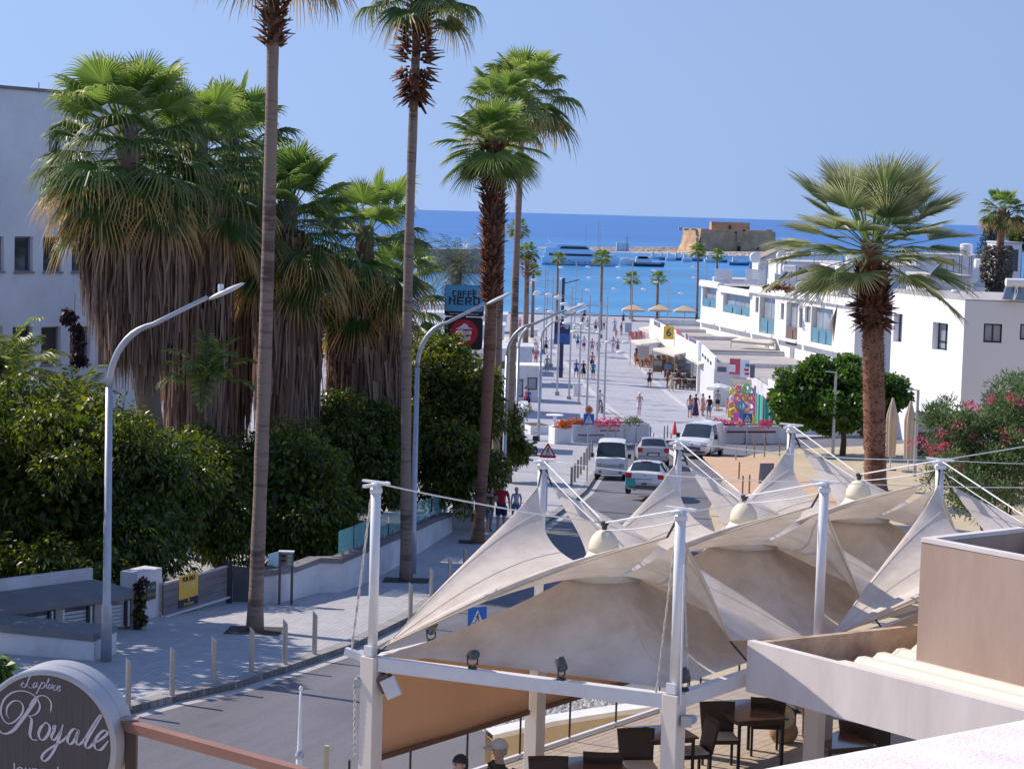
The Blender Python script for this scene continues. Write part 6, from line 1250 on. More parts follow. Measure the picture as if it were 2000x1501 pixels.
awning([(1341, 691, 2.8), (1365, 711, 2.8), (1391, 708, 3.1), (1369, 690, 3.1)], 'grey green slatted awning ending at the glass wall', mat('awning_green_grey', srgb(196, 196, 176), .8, var=.1))
awning([(1428, 664, 4.6), (1512, 672, 4.4), (1518, 664, 4.7), (1440, 660, 4.7)], 'wide cream shade sail against the terrace houses'); awning([(1402, 735, 2.7), (1438, 737, 2.7), (1440, 730, 2.9), (1404, 728, 2.9)], 'small cream awning on the souvenir shop, upper one'); awning([(1430, 747, 2.6), (1470, 748, 2.6), (1468, 740, 2.9), (1428, 740, 2.9)], 'small cream awning on the souvenir shop, over the swim rings')
# souvenir shop with bright signs
b = Z(1480, 800, .2); sv = thing('souvenir_shop', 'souvenir shop with red and white sign boards beside the street tree', 'shop', (b.x, b.y, 0)); Yk = 152
a, c = Z(1480, 735, 3.4), Z(1545, 775, 3.4); u = (c.xy - a.xy).normalized(); n = V((u.y, -u.x)); n = n if n.x < 0 else -n; k = -n * 9
mb = MB(); A, B = a.xy - u * 14, c.xy; mb.prism([A, B, B + k, A + k], 0, 3.4); mb.build('wall', mat('shop_grey_white', srgb(206, 206, 210), .8), sv); mb = MB(); mb.prism([A + n * .2, B + n * .2, B + k, A + k], 3.402, 3.55); mb.build('roof', mat('shop_roof', srgb(172, 166, 162), .9), sv)
mb = MB(); q0_ = B - u * 9 + n * .25; q1_ = B + n * .25; mb.prism([q0_, q1_, q1_ + n * .1, q0_ + n * .1], 2.7, 3.9); mb.build('fascia', M_bright, sv); mb = MB(); mb.prism([q0_ + n * .12, q1_ + n * .12, q1_ + n * .2, q0_ + n * .2], 2.35, 2.75); mb.build('red_band', mat('signal_red', (.55, .06, .05), .5), sv)
def board(px0, px1, py0, py1, Y, m, name='sign_board'): p = at((px0 + px1) / 2, (py0 + py1) / 2, Y); w = (px1 - px0) * Y / FOC; h = (py1 - py0) * Y / FOC; mb = MB(); mb.box(p, (w, .12, h), R(-24)); return p, mb.build(name, m, sv)
board(1425, 1446, 700, 731, 158, mat('pinkred_board', (.6, .10, .14), .5)); board(1423, 1436, 712, 726, 157.6, M_white); p, o = board(1446, 1464, 702, 737, 156, M_bright)
for px, py, w, h, m_ in ((1460, 713, .32, .22, mat('teal_print', (.05, .25, .28), .5)), (1458, 722, .36, .16, M_redp), (1459, 730, .36, .16, M_redp)): p = at(px, py, 155.6); mb = MB(); mb.box(p, (w, .03, h), R(-24)); mb.build('sign_print', m_, sv)
board(1465, 1474, 712, 738, 155, mat('dark_panel', (.12, .13, .17), .5), 'sign_side'); p, o = board(1401, 1419, 716, 726, 160, mat('dark_panel', (.12, .13, .17), .5), 'menu_screen')
mb = MB(); p0_ = Z(1472, 830, .15); mb.box((p0_.x, p0_.y, 1.6), (.14, .14, 3.0)); mb.build('red_post', mat('signal_red', (.55, .06, .05), .5), sv)
# teal hoarding
th = thing('teal_hoarding', 'turquoise cloth hoarding beside the souvenir shop', 'hoarding', G(1500, 828)); q0_ = [G(x, y, .1) for x, y in ((1475, 826), (1488, 828), (1502, 829), (1520, 828), (1545, 826))]
for i in range(4):
 a, b = q0_[i], q0_[i + 1]; h0, h1 = ((2.2, 2.1), (2.1, 1.6), (1.6, 1.5), (1.5, 1.5))[i]; mb = MB(); mb.grid(lambda u, v: (a.x + (b.x - a.x) * u, a.y + (b.y - a.y) * u + .08 * math.sin(u * 12 + v), a.z + (h0 + (h1 - h0) * u) * v), 10, 3); mb.build('cloth', mat('turquoise_cloth', (.07, .42, .36), .7, var=.15, scale=.8, stretch=(2, 2, .5)), th, smooth=True)
 mb = MB(); mb.bar(a, a + V((0, 0, h0 + .1)), .07, .07); mb.build('post', M_whitep, th)
# swim rings and clothes hanging at the stall
cols = [(.75, .6, .06), (.7, .15, .25), (.75, .3, .1), (.1, .45, .2), (.1, .3, .6), (.75, .7, .6), (.6, .12, .5), (.85, .5, .05)]
for i in range(16):
 px, py = 1431 + (i % 5) * 9 + rnd.uniform(-2, 2), 762 + (i // 5) * 15 + rnd.uniform(-3, 3); c = at(px, py, 147 + (i % 3) * .4); r_ = rnd.uniform(.2, .34); mb = MB(); Mr = Matrix.Rotation(rnd.uniform(-.5, .5), 3, 'Z') @ Matrix.Rotation(R(80), 3, 'X')
 vs = [c + Mr @ V(((r_ + .09 * math.cos(b)) * math.cos(a), (r_ + .09 * math.cos(b)) * math.sin(a), .09 * math.sin(b))) for a in [j * math.pi / 7 for j in range(14)] for b in [j * math.pi / 3 for j in range(6)]]
 mb.add(vs, [(j * 6 + q, ((j + 1) % 14) * 6 + q, ((j + 1) % 14) * 6 + (q + 1) % 6, j * 6 + (q + 1) % 6) for j in range(14) for q in range(6)]); col = cols[i % 8]
 tag(mb.build('swim_ring', mat('ring_%d' % (i % 8), col, .35, var=.05), smooth=True), ['yellow', 'pink', 'orange', 'green', 'blue', 'cream', 'purple', 'amber'][i % 8] + ' inflatable ring hanging at the souvenir stall, ' + ['top', 'upper', 'lower', 'bottom'][i // 5] + ' row', 'swim ring', 'inflatable rings at the stall')
for i in range(9):
 px, py = 1428 + i * 5.4, 800 + rnd.uniform(-6, 14); c = at(px, py, 146.5 + rnd.uniform(0, 1)); mb = MB(); w = rnd.uniform(.14, .24); h = rnd.uniform(.5, .8); mb.grid(lambda u, v: (c.x - w + 2 * w * u * (1 - .2 * v), c.y + .05 * math.sin(u * 9), c.z - h * v), 6, 4)
 _b = tag(mb.build('beach_dress', mat('ring_%d' % ((i * 3) % 8), cols[(i * 3) % 8], .7), smooth=True, solid=.02), ['yellow', 'green', 'purple', 'pink', 'blue', 'amber', 'orange', 'cream', 'golden'][i] + ' beach garment on the stall rail, ' + ['first', 'second', 'third', 'fourth', 'fifth', 'sixth', 'seventh', 'eighth', 'ninth'][i] + ' from the parasol side', 'garment', 'garments on the stall rail')
# ================================================================= VEHICLES, SIGNS, PLAZA FURNITURE
def P_loft(st):
 rows = []
 for (x, lo, be, to, w, wt) in st:
  h = [(0, lo), (.85 * w, lo), (w, lo + .16), (w, be - .12), (.97 * w, be), (wt, to - .05 * min(1, (to - be) * 3)), (.72 * wt, to), (0, to + .015)]
  rows.append((x, h + [(-a, b) for a, b in reversed(h[1:-1])]))
 return rows
def car(name, label, cat, st, origin, dirv, paint, zones, wheels, group='vehicles on the street', wheel_r=.3, extra=None):
 """st: stations front to rear; dirv: from the nose to the tail; zones: station index pairs for the glass"""
 o = V(origin); X = V((dirv[0], dirv[1], 0)).normalized(); sl = (g(o.y + X.y * 3) - g(o.y)) / 3; X3 = V((X.x, X.y, sl)).normalized(); Y3 = V((-X.y, X.x, 0)); Z3 = X3.cross(Y3)
 if Z3.z < 0: Z3 = -Z3
 W = lambda x, y, z: o + X3 * x + Y3 * y + Z3 * z
 t_ = thing(name, label, cat, o, group); rows = P_loft(st); n = 14; pts = [[W(x, y, z) for y, z in r_] for x, r_ in rows]
 cats = {}
 def face(k, q): cats.setdefault(k, MB()).quad(*q)
 ws, rw, sa, sb = zones['screen'], zones['rear'], zones['side'][0], zones['side'][1]
 for i in range(len(pts) - 1):
  for j in range(n):
   q = (pts[i][j], pts[i][(j + 1) % n], pts[i + 1][(j + 1) % n], pts[i + 1][j]); k = 'body'
   top = j in (5, 6, 7, 8); side = j in (4, 9)
   if i == ws and top: k = 'windscreen'
   elif rw is not None and i == rw and top: k = 'rear_window'
   elif side and sa <= i < sb: k = 'side_window_l' if j == 4 else 'side_window_r'
   elif zones.get('wrap') and i >= zones['wrap'] and j in zones.get('wrapj', (9, 10, 11, 12)): k = 'wrap'
   face(k, q)
 body = cats['body']; body.add(pts[0], [tuple(range(n))]); body.add(pts[-1], [tuple(range(n - 1, -1, -1))])
 b = body.build('body', paint, t_, auto=R(32))
 for k, m in cats.items():
  if k == 'body': continue
  nm = 'side_window' if 'side' in k else ('wrap_panel' if k == 'wrap' else k); m.build(nm, mat('turquoise_wrap', (.03, .38, .34), .3, coat=.5) if k == 'wrap' else M_gdark, t_, auto=R(32))
 for (x, y) in wheels:
  for s in (-1, 1):
   c = W(x, s * y, wheel_r); Mr = frame_of((0, 0, 0), X3, Y3 * s).to_3x3(); mb = MB(); mb.lathe(c, [(wheel_r * .6, -.1), (wheel_r * .96, -.1), (wheel_r, -.06), (wheel_r, .06), (wheel_r * .96, .1), (wheel_r * .62, .1)], 20, M=Mr); tw = mb.build('wheel', M_black, t_, auto=R(30))
   mb = MB(); mb.lathe(c, [(wheel_r * .6, .085), (wheel_r * .25, .1), (.02, .105)], 14, M=Mr); mb.build('rim', mat('alloy', (.45, .46, .48), .35, metal=.7), tw, smooth=True)
   mb = MB(); mb.lathe(W(x, s * (y + .012), wheel_r + .02), [(wheel_r + .055, -.02), (wheel_r + .05, .0), (wheel_r + .02, .0)], 20, M=Mr); mb.build('wheel_arch', M_black, t_)
 bx = lambda nm, x, y, z, sx_, sy_, sz_, m, bev=.01: (lambda q: (q.box(W(x, y, z), (sx_, sy_, sz_), M=Matrix((X3, Y3, Z3)).transposed()), q.build(nm, m, t_, bevel=bev))[1])(MB())
 for f in (extra or []): bx(*f)
 return t_
P_white = mat('white_car_paint', (.74, .75, .76), .25, var=.02, coat=.6); P_silver = mat('silver_car_paint', (.46, .45, .44), .28, metal=.4, var=.04, coat=.6); P_old = mat('aged_white_paint', (.66, .66, .65), .4, var=.05)
M_red = mat('tail_red', (.5, .02, .03), .2); M_lens = mat('lamp_lens', (.30, .32, .35), .12, spec=.8, var=.5, scale=20); M_plate = mat('number_plate', (.7, .7, .68), .5); M_bump = mat('bumper_grey', (.10, .10, .105), .6)
def road_dir(py):
 a, b = G(1145, 962), G(1178, 905); return (b - a).normalized()
rdv = (G(1170, 915) - G(1140, 965)); rdv.z = 0; rdv.normalize()
hatch = [(0, .38, .60, .66, .62, .50), (.12, .25, .72, .80, .80, .62), (.9, .22, .90, .97, .86, .70), (1.15, .22, .95, 1.0, .87, .72), (1.95, .22, .97, 1.43, .87, .60), (2.8, .22, .99, 1.48, .87, .60), (3.45, .22, 1.01, 1.43, .87, .58), (3.85, .24, 1.0, 1.06, .85, .66), (3.97, .30, .90, .97, .81, .64), (4.0, .38, .62, .70, .74, .58)]
def plate(dx, z, fr): return ('number_plate', dx, 0, z, .02, .5, .11, M_plate, .003)
Pf = G(1257, 979); dv = V((-.06, -1, 0)); dv = -(rdv * .9 + V((.1, .1, 0))).normalized()
car('hatchback', 'white hatchback with turquoise rear wrap driving away, seen from behind', 'car', hatch, Pf - dv * 4.0 * 1.0, dv, P_white, dict(screen=3, rear=6, side=(4, 6), wrap=5, wrapj=(10, 11, 12)), ((.8, .78), (3.2, .78)),
 extra=[('tail_light', 3.93, .70, .86, .14, .26, .24, M_red), ('tail_light', 3.93, -.70, .86, .14, .26, .24, M_red), plate(4.005, .62, 1), ('plate_recess', 3.985, 0, .64, .03, .7, .2, M_bump), ('bumper', 3.96, 0, .38, .1, 1.3, .16, M_bump), ('wrap_panel', 3.915, -.60, .56, .2, .44, .36, mat('turquoise_wrap', (.03, .38, .34), .3, coat=.5)), ('brake_light', 3.45, 0, 1.46, .06, .5, .03, M_red), ('emblem', 4.0, 0, .88, .015, .14, .06, M_steel), ('mirror', 1.35, .95, 1.0, .1, .18, .13, P_white), ('mirror', 1.35, -.95, 1.0, .1, .18, .13, P_white), ('decal', 4.005, 0, .52, .01, .22, .09, mat('dark_teal_print', (.02, .12, .16), .4)), ('aerial', 3.3, 0, 1.53, .03, .02, .14, M_black)])
Ps = G(1275, 917); dv = -(rdv * .55 + V((-.02, .6, 0))).normalized()
car('parked_hatchback', 'silver hatchback ahead of the turquoise wrapped car, seen from behind', 'car', hatch, Ps - dv * 4.0, dv, P_silver, dict(screen=3, rear=6, side=(4, 6)), ((.8, .78), (3.2, .78)),
 extra=[('tail_light', 3.93, .70, .86, .14, .26, .24, M_red), ('tail_light', 3.93, -.70, .86, .14, .26, .24, M_red), plate(4.005, .62, 1), ('plate_recess', 3.985, 0, .64, .03, .7, .2, M_bump), ('bumper', 3.96, 0, .42, .1, 1.4, .2, P_silver), ('mirror', 1.35, .95, 1.0, .1, .18, .13, P_silver), ('mirror', 1.35, -.95, 1.0, .1, .18, .13, P_silver)])
mini = [(0, .36, .80, .84, .66, .62), (.05, .30, .96, 1.0, .72, .66), (.28, .28, 1.02, 1.06, .74, .68), (.75, .28, 1.06, 1.72, .74, .62), (1.6, .28, 1.06, 1.80, .74, .62), (3.1, .28, 1.06, 1.80, .74, .62), (3.32, .3, 1.04, 1.70, .73, .6), (3.4, .36, 1.0, 1.5, .7, .58)]
mini = [(x, lo, be * 1.04, to * 1.07, w * 1.06, wt * 1.06) for x, lo, be, to, w, wt in mini]
Pm = G(1191, 938)
car('minivan', 'boxy white minivan parked facing us against the left kerb', 'van', mini, Pm, rdv, P_old, dict(screen=2, rear=None, side=(3, 6)), ((.55, .68), (2.75, .68)), wheel_r=.28,
 extra=[('headlight', .0, .54, .74, .07, .27, .2, M_lens), ('headlight', .0, -.54, .74, .07, .27, .2, M_lens), ('grille', -.01, 0, .72, .05, .7, .14, mat('grille_grey', (.32, .32, .33), .5)), ('bumper', -.02, 0, .44, .12, 1.5, .2, P_old), ('number_plate', -.09, 0, .46, .02, .5, .12, M_plate), ('fog_light', -.08, .5, .42, .03, .16, .09, M_bump), ('fog_light', -.08, -.5, .42, .03, .16, .09, M_bump), ('mirror', .45, .92, 1.2, .12, .16, .22, M_black), ('mirror', .45, -.92, 1.2, .12, .16, .22, M_black), ('wiper', .4, .2, 1.27, .02, .5, .015, M_black)])
van = [(0, .36, .72, .80, .74, .62), (.1, .28, .92, 1.0, .90, .74), (.85, .26, 1.14, 1.2, .96, .84), (1.75, .26, 1.22, 1.93, .97, .78), (2.75, .26, 1.22, 1.97, .97, .78), (4.85, .26, 1.22, 1.96, .97, .78), (5.0, .34, 1.2, 1.86, .94, .75)]
Pv = G(1350, 896); dv = V((.30, .95, 0))
car('delivery_van', 'white panel van coming towards us at the junction beside the red cone', 'van', van, Pv, dv, P_white, dict(screen=2, rear=None, side=(3, 4)), ((.9, .86), (4.0, .86)), wheel_r=.33,
 extra=[('headlight', .03, .68, .86, .18, .34, .18, M_lens), ('headlight', .03, -.68, .86, .18, .34, .18, M_lens), ('grille', -.01, 0, .62, .06, 1.0, .2, M_bump), ('bumper', -.02, 0, .42, .1, 1.6, .12, M_bump), ('number_plate', -.05, 0, .5, .02, .5, .11, M_plate), ('emblem', -.01, 0, .86, .03, .12, .15, M_steel), ('mirror', 1.3, 1.12, 1.25, .14, .2, .26, M_black), ('mirror', 1.3, -1.12, 1.25, .14, .2, .26, M_black), ('wiper', 1.0, .2, 1.33, .02, .6, .015, M_black), ('door_seam', 2.8, -.975, .9, .012, .01, 1.1, M_bump), ('door_handle', 2.6, -.985, 1.0, .14, .02, .03, M_bump), ('side_trim', 2.4, -.985, .5, 1.6, .015, .09, M_bump)])
# motorcycle
b = G(1033, 893); mc = thing('motorcycle', 'dark motorcycle parked on the shaded pavement beside the white wall', 'motorcycle', b, 'vehicles on the street'); d = V((.5, .86, 0)); s = V((-d.y, d.x, 0))
for q in (-.62, .62): mb = MB(); mb.lathe(b + d * q + V((0, 0, .3)), [(.2, -.05), (.3, -.05), (.31, 0), (.3, .05), (.2, .05)], 18, M=frame_of((0, 0, 0), d, s).to_3x3()); w = mb.build('wheel', M_black, mc, smooth=True); mb = MB(); mb.lathe(b + d * q + V((0, 0, .3)), [(.06, -.06), (.06, .06)], 8, M=frame_of((0, 0, 0), d, s).to_3x3()); mb.build('hub', M_steel, w)
mb = MB(); mb.ell(b + d * -.1 + V((0, 0, .62)), (.2, .38, .16), 12, 8, frame_of((0, 0, 0), s, V((0, 0, 1))).to_3x3()); mb.build('tank', mat('maroon_paint', (.12, .02, .03), .25, coat=.6), mc, smooth=True); mb = MB(); mb.bar(b + d * .1 + V((0, 0, .74)), b + d * .75 + V((0, 0, .8)), .24, .1); mb.build('seat', M_black, mc, bevel=.03)
mb = MB(); mb.bar(b + d * -.62 + V((0, 0, .3)), b + d * -.42 + V((0, 0, .98)), .07, .07); mb.bar(b + d * .6 + V((0, 0, .3)), b + d * .1 + V((0, 0, .5)), .08, .12); mb.box(b + V((0, 0, .42)), (.3, .34, .3)); mb.build('frame', M_dark, mc)
mb = MB(); mb.tube([b + d * -.35 + s * .36 + V((0, 0, .98)), b + d * -.42 + V((0, 0, 1.0)), b + d * -.35 - s * .36 + V((0, 0, .98))], .018, 6); mb.build('handlebar', M_steel, mc); mb = MB(); mb.ell(b + d * -.55 + V((0, 0, .86)), (.09, .1, .1), 10, 6); mb.build('headlight', M_lens, mc, smooth=True); mb = MB(); mb.box(b + d * .72 + V((0, 0, 1.02)), (.36, .36, .3)); mb.build('top_box', M_black, mc, bevel=.05)
# ---- traffic signs
M_sblue = mat('sign_blue', (.01, .16, .55), .4, var=.02); M_sred = mat('sign_red', (.55, .02, .04), .4, var=.02); M_swht = mat('sign_white', (.75, .75, .74), .4, var=.02)
def man(mb, o, s, M):                     # walking figure and zebra bars of the crossing signs (flat print)
 def poly(p): mb.add([M @ V((x * s, y * s, .004)) + V(o) for x, y in p], [tuple(range(len(p)))])
 poly([(math.cos(a) * .055 + .03, math.sin(a) * .055 + .28) for a in [i * .785 for i in range(8)]]); poly([(-.04, .22), (.05, .22), (.06, .02), (-.03, .02)]); poly([(-.03, .03), (.01, .03), (-.09, -.16), (-.14, -.15)]); poly([(.02, .03), (.06, .03), (.13, -.15), (.08, -.17)]); poly([(-.04, .21), (-.01, .16), (-.12, .06), (-.14, .08)]); poly([(.04, .21), (.06, .17), (.13, .08), (.11, .06)])
 for i in range(5): x = -.26 + i * .13; poly([(x - .05, -.20), (x + .03, -.20), (x + .0, -.26), (x - .09, -.26)])
def sign_post(base, top, r=.035): mb = MB(); mb.tube([base, top], r, 8); return mb
Mface = frame_of((0, 0, 0), (1, 0, 0), (0, -1, 0)).to_3x3()
def tri_sign(px, py, Y, w, lab):
 c = at(px, py, Y); b = V((c.x, c.y + .05, g(Y))); t_ = thing('warning_sign', lab, 'road sign', b); sign_post(b, c + V((0, .05, w * .3))).build('post', M_steel, t_)
 for k, (f, m_, dy) in enumerate(((1.0, M_sred, 0), (.68, M_swht, -.006))):
  mb = MB(); tr = [(-.5 * w * f, -.36 * w * f), (.5 * w * f, -.36 * w * f), (0, .5 * w * f)]; tr2 = []
  for i in range(3):
   p, a, b_ = V(tr[i]), V(tr[i - 1]), V(tr[(i + 1) % 3]); tr2 += [p.lerp(a, .08), p.lerp(b_, .08)]
  mb.add([(c.x + x, c.y + dy - .01, c.z + z) for x, z in tr2] + [(c.x + x, c.y + dy + (.01 if k == 0 else 0), c.z + z) for x, z in tr2], [tuple(range(6)), tuple(range(11, 5, -1))] + [(i, 6 + i, 6 + (i + 1) % 6, (i + 1) % 6) for i in range(6)]); pl_ = mb.build('plate' if k == 0 else 'inner_field', m_, t_)
 mb = MB(); man(mb, c + V((0, -.02, -.04 * w)), .78 * w, Mface); mb.build('symbol', M_blk, t_)
tri_sign(1070, 881, 80, .72, 'red bordered triangular pedestrian warning sign above the first sails')
def cross_sign(px, py, Y, w, lab, disc=False, yaw=0.0):
 c = at(px, py, Y); b = V((c.x, c.y + .05, g(Y))); t_ = thing('crossing_sign', lab, 'road sign', b, 'blue pedestrian crossing signs'); sign_post(b, c + V((0, .05, w * (1.3 if disc else .5)))).build('post', M_steel, t_); Mz = Matrix.Rotation(yaw, 3, 'Z')
 mb = MB(); mb.box(c, (w, .02, w), M=Mz); mb.build('plate', M_sblue, t_, bevel=.006)
 mb = MB(); mb.add([c + Mz @ V((x * w, -.013, z * w)) for x, z in ((-.36, -.36), (.36, -.36), (0, .38))], [(0, 1, 2)]); mb.build('triangle', M_swht, t_); mb = MB(); man(mb, c + Mz @ V((0, -.014, -.06 * w)), .8 * w, Mz @ Mface); mb.build('symbol', M_blk, t_)
 if disc:
  q = c + V((0, 0, w * .85)); mb = MB(); mb.lathe(q, [(w * .36, -.012), (w * .36, .012)], 20, M=Mface); mb.build('disc', mat('orange_disc', (.62, .22, .05), .5), t_); mb = MB(); mb.lathe(q - V((0, .016, 0)), [(w * .12, 0), (w * .12, .004)], 12, M=Mface); mb.build('disc_centre', mat('disc_brown', (.25, .06, .03), .5), t_)
cross_sign(1150, 818, 98, .52, 'blue crossing sign with an orange disc above it, before the white planter', True); cross_sign(1460, 816, 122, .56, 'blue crossing sign in front of the souvenir stall'); cross_sign(932, 1205, 40, .42, 'blue crossing sign glimpsed through the gap beneath the first sail', False, .5)
# ---- traffic cone, flexible posts, far bollards
b = G(1317, 852); tc = thing('traffic_cone', 'tall red traffic cone beside the white panel van', 'traffic cone', b); mb = MB(); mb.lathe(b, [(.24, .03), (.22, .08), (.05, .98), (.03, 1.0)], 16); mb.build('cone', mat('cone_red', (.65, .06, .03), .45), tc, smooth=True); mb = MB(); mb.box(b + V((0, 0, .015)), (.6, .6, .03)); mb.build('base', M_black, tc)
def flex(px, py, lab):
 b = G(px, py, .13 if py < 866 else 0); t_ = thing('flexible_post', lab, 'post', b, 'red flexible posts at the junction'); mb = MB(); mb.tube([b, b + V((0, 0, .75))], .045, 10); mb.build('post', mat('post_red', (.6, .06, .05), .45), t_)
 for z in (.4, .6): mb = MB(); mb.tube([b + V((0, 0, z)), b + V((0, 0, z + .08))], .049, 10); mb.build('band', M_swht, t_)
 mb = MB(); mb.lathe(b, [(.12, 0), (.1, .04)], 10); mb.build('base', M_black, t_)
flex(1276, 869, 'red flexible post left of the cone'); flex(1310, 871, 'red flexible post just beside the cone and van'); flex(1456, 866, 'red flexible post in front of the right planter seat, left one'); flex(1495, 864, 'red flexible post in front of the right planter seat, right one')
M_post = mat('weathered_post', (.30, .27, .24), .7, var=.2)
for k, (px, py) in enumerate(((1116, 949), (1122, 941), (1128, 933), (1134, 926), (1140, 917), (1145, 908), (1151, 898), (1156, 888))):
 b = G(px, py, .13); t_ = MB(); t_.tube([b, b + V((0, 0, .9))], .06, 8); tag(t_.build('kerb_post', M_post), ['nearest', 'second', 'third', 'fourth', 'fifth', 'sixth', 'seventh', 'farthest'][k] + ' weathered post of the kerb row left of the minivan', 'bollard', 'weathered posts along the kerb')
for k, (px, py, lab) in enumerate(((1186, 868, 'slim post at the left end of the junction kerb'), (1202, 867, 'slim post before the left planter seat'), (1219, 865, 'slim post before the planter, left of the middle'), (1242, 863, 'slim post before the right end of the left planter'), (1270, 862, 'slim post just left of the red flexible post'), (1297, 860, 'left one of the two slim posts before the cone'), (1303, 859, 'right one of the two slim posts before the cone'), (1413, 858, 'slim post behind the white van'), (1437, 900, 'slim post at the corner of the wooden deck'))):
 b = G(px, py, .13); t_ = MB(); t_.tube([b, b + V((0, 0, .95))], .05, 8); tag(t_.build('junction_post', M_steel), lab, 'bollard', 'slim posts round the junction')
# ---- white planter seats
def flowers(pts, Y, n, nm, label, parent, m):
 q = np.random.default_rng(len(pts)); C_ = np.array([at(x, y, Y) for x, y in pts]); v, f = leaves(n, C_, np.full((len(C_), 3), .28), .09, .05, .3, q, .2, .3); stuff(np_mesh(nm, v, f, m, parent))
def planter(x0, x1, yb, yt, lab, depth=1.4):
 a, b = G(x0, yb, .13), G(x1, yb, .13); h = at((x0 + x1) / 2, yt, (a.y + b.y) / 2).z - (a.z + b.z) / 2; t_ = thing('planter_seat', lab, 'planter', a, 'white planter seats on the plaza'); d = (b.xy - a.xy).normalized(); n = V((-d.y, d.x)); mb = MB()
 mb.prism([a.xy, b.xy, b.xy + n * depth, a.xy + n * depth], a.z - .2, a.z + h); mb.build('body', M_white, t_, bevel=.02); mb = MB(); mb.prism([a.xy + n * .15 + d * .1, b.xy + n * .15 - d * .1, b.xy + n * (depth - .15) - d * .1, a.xy + n * (depth - .15) + d * .1], a.z + h, a.z + h + .03); mb.build('soil', M_soil, t_); return t_, a, b, d, n, h
t_, a, b, d, n, h = planter(1118, 1268, 862, 829, 'long white planter seat left of the van with maroon slats')
M_slat = mat('maroon_slat', (.14, .035, .03), .5)
for (x0, x1, y) in ((1128, 1180, 849), (1172, 1210, 840)): p, q_ = at(x0, y, a.y - .15), at(x1, y, a.y - .15); [(lambda m_: (m_.bar(p + V((0, -.12 * i, 0)), q_ + V((0, -.12 * i, 0)), .1, .05), m_.build('seat_slat', M_slat, t_)))(MB()) for i in range(3)]
flowers([(x, y) for x, y in ((1108, 828), (1116, 825), (1124, 824), (1132, 826), (1100, 832), (1140, 826))], a.y + .4, 900, 'flowers', '', t_, L_flow); flowers([(1168, 826), (1180, 824), (1192, 825), (1206, 825)], a.y + .6, 500, 'flowers', '', t_, L_pink); flowers([(1228, 822), (1238, 820), (1246, 823)], a.y + .6, 350, 'flowers', '', t_, L_ole)
t_, a, b, d, n, h = planter(1083, 1116, 867, 836, 'square white planter box full of orange flowers', 1.0); flowers([(1092, 832), (1100, 828), (1108, 830)], a.y + .4, 700, 'flowers', '', t_, L_flow)
t_, a, b, d, n, h = planter(1414, 1537, 862, 832, 'long white planter seat right of the van, flowers on top'); p, q_ = at(1420, 843, a.y - .1), at(1515, 843, a.y - .1); mb = MB(); mb.bar(p, q_, .12, .12); mb.build('seat_slat', M_slat, t_)
flowers([(1398, 824), (1412, 826), (1422, 827), (1436, 826), (1448, 825), (1490, 827), (1502, 827)], a.y + .5, 1000, 'flowers', '', t_, L_pink)
t_, a, b, d, n, h = planter(1036, 1076, 848, 832, 'low white wall block left of the flower box', 2.0)
p = G(1083, 833, .13); mb = MB(); mb.lathe(p, [(.3, 0), (.3, .06), (.12, .1), (.12, .75), (.6, .78), (.6, .84), (.02, .85)], 20); tag(mb.build('pedestal_table', M_white, auto=R(30)), 'round white pedestal beside the flower box', 'table')
# ---- timber deck with posts and an A-frame board
dk = bpy.data.objects.new('deck', None); COL.objects.link(dk); pz = G(1445, 960, .2); dk.location = pz; WLOC[dk.name] = V(pz); struct(dk); M_deck = mat('deck_timber', srgb(208, 172, 138), .75, var=.12, scale=2)
y0, y1 = G(1450, 985, .2).y, G(1460, 893, .2).y; nb_ = 44
for i in range(nb_):
 y = y0 + (y1 - y0) * i / nb_; w = (y1 - y0) / nb_ * .9; xl = G(1446 - 3 * (1 - i / nb_), 960, .2).x + (y - G(1446, 960, .2).y) * .02; mb = MB(); z0, z1 = g(y) + .2, g(y + w) + .2; xr = xl + 4.2
 mb.add([(xl, y, z0), (xr, y, z0), (xr, y + w, z1), (xl, y + w, z1), (xl, y, z0 - .08), (xr, y, z0 - .08), (xr, y + w, z1 - .08), (xl, y + w, z1 - .08)], [(0, 1, 2, 3), (4, 7, 6, 5), (0, 4, 5, 1), (1, 5, 6, 2), (2, 6, 7, 3), (3, 7, 4, 0)]); mb.build('plank', M_deck, dk)
M_tim = mat('timber_post', (.34, .20, .11), .7, var=.2)
for k, (px, py, lab) in enumerate(((1443, 935, 'leaning timber post at the near left corner of the deck'), (1450, 965, 'timber post on the deck, nearest the sails'), (1463, 963, 'timber post on the deck, right of the nearest'), (1473, 893, 'thin timber post at the far edge of the deck, left'), (1493, 892, 'thin timber post at the far edge of the deck, middle'), (1522, 890, 'thin timber post at the far edge of the deck, right'))):
 b = G(px, py, .2); mb = MB(); mb.bar(b, b + V((.0, 0, .85 if k < 3 else 1.0)), .07, .07); tag(mb.build('timber_post', M_tim), lab, 'post', 'timber posts round the deck')
b = G(1497, 945, .2); af = thing('pavement_board', 'grey A-frame board standing on the timber deck', 'board', b); M_af = mat('board_grey', srgb(120, 120, 128), .5)
for s in (-1, 1): mb = MB(); mb.add([b + V((-.35, s * .35, 0)), b + V((.35, s * .35 + .2, 0)), b + V((.35, .2, 1.0)), b + V((-.35, 0, 1.0))], [(0, 1, 2, 3)]); mb.build('leaf', M_af, af, solid=.03)
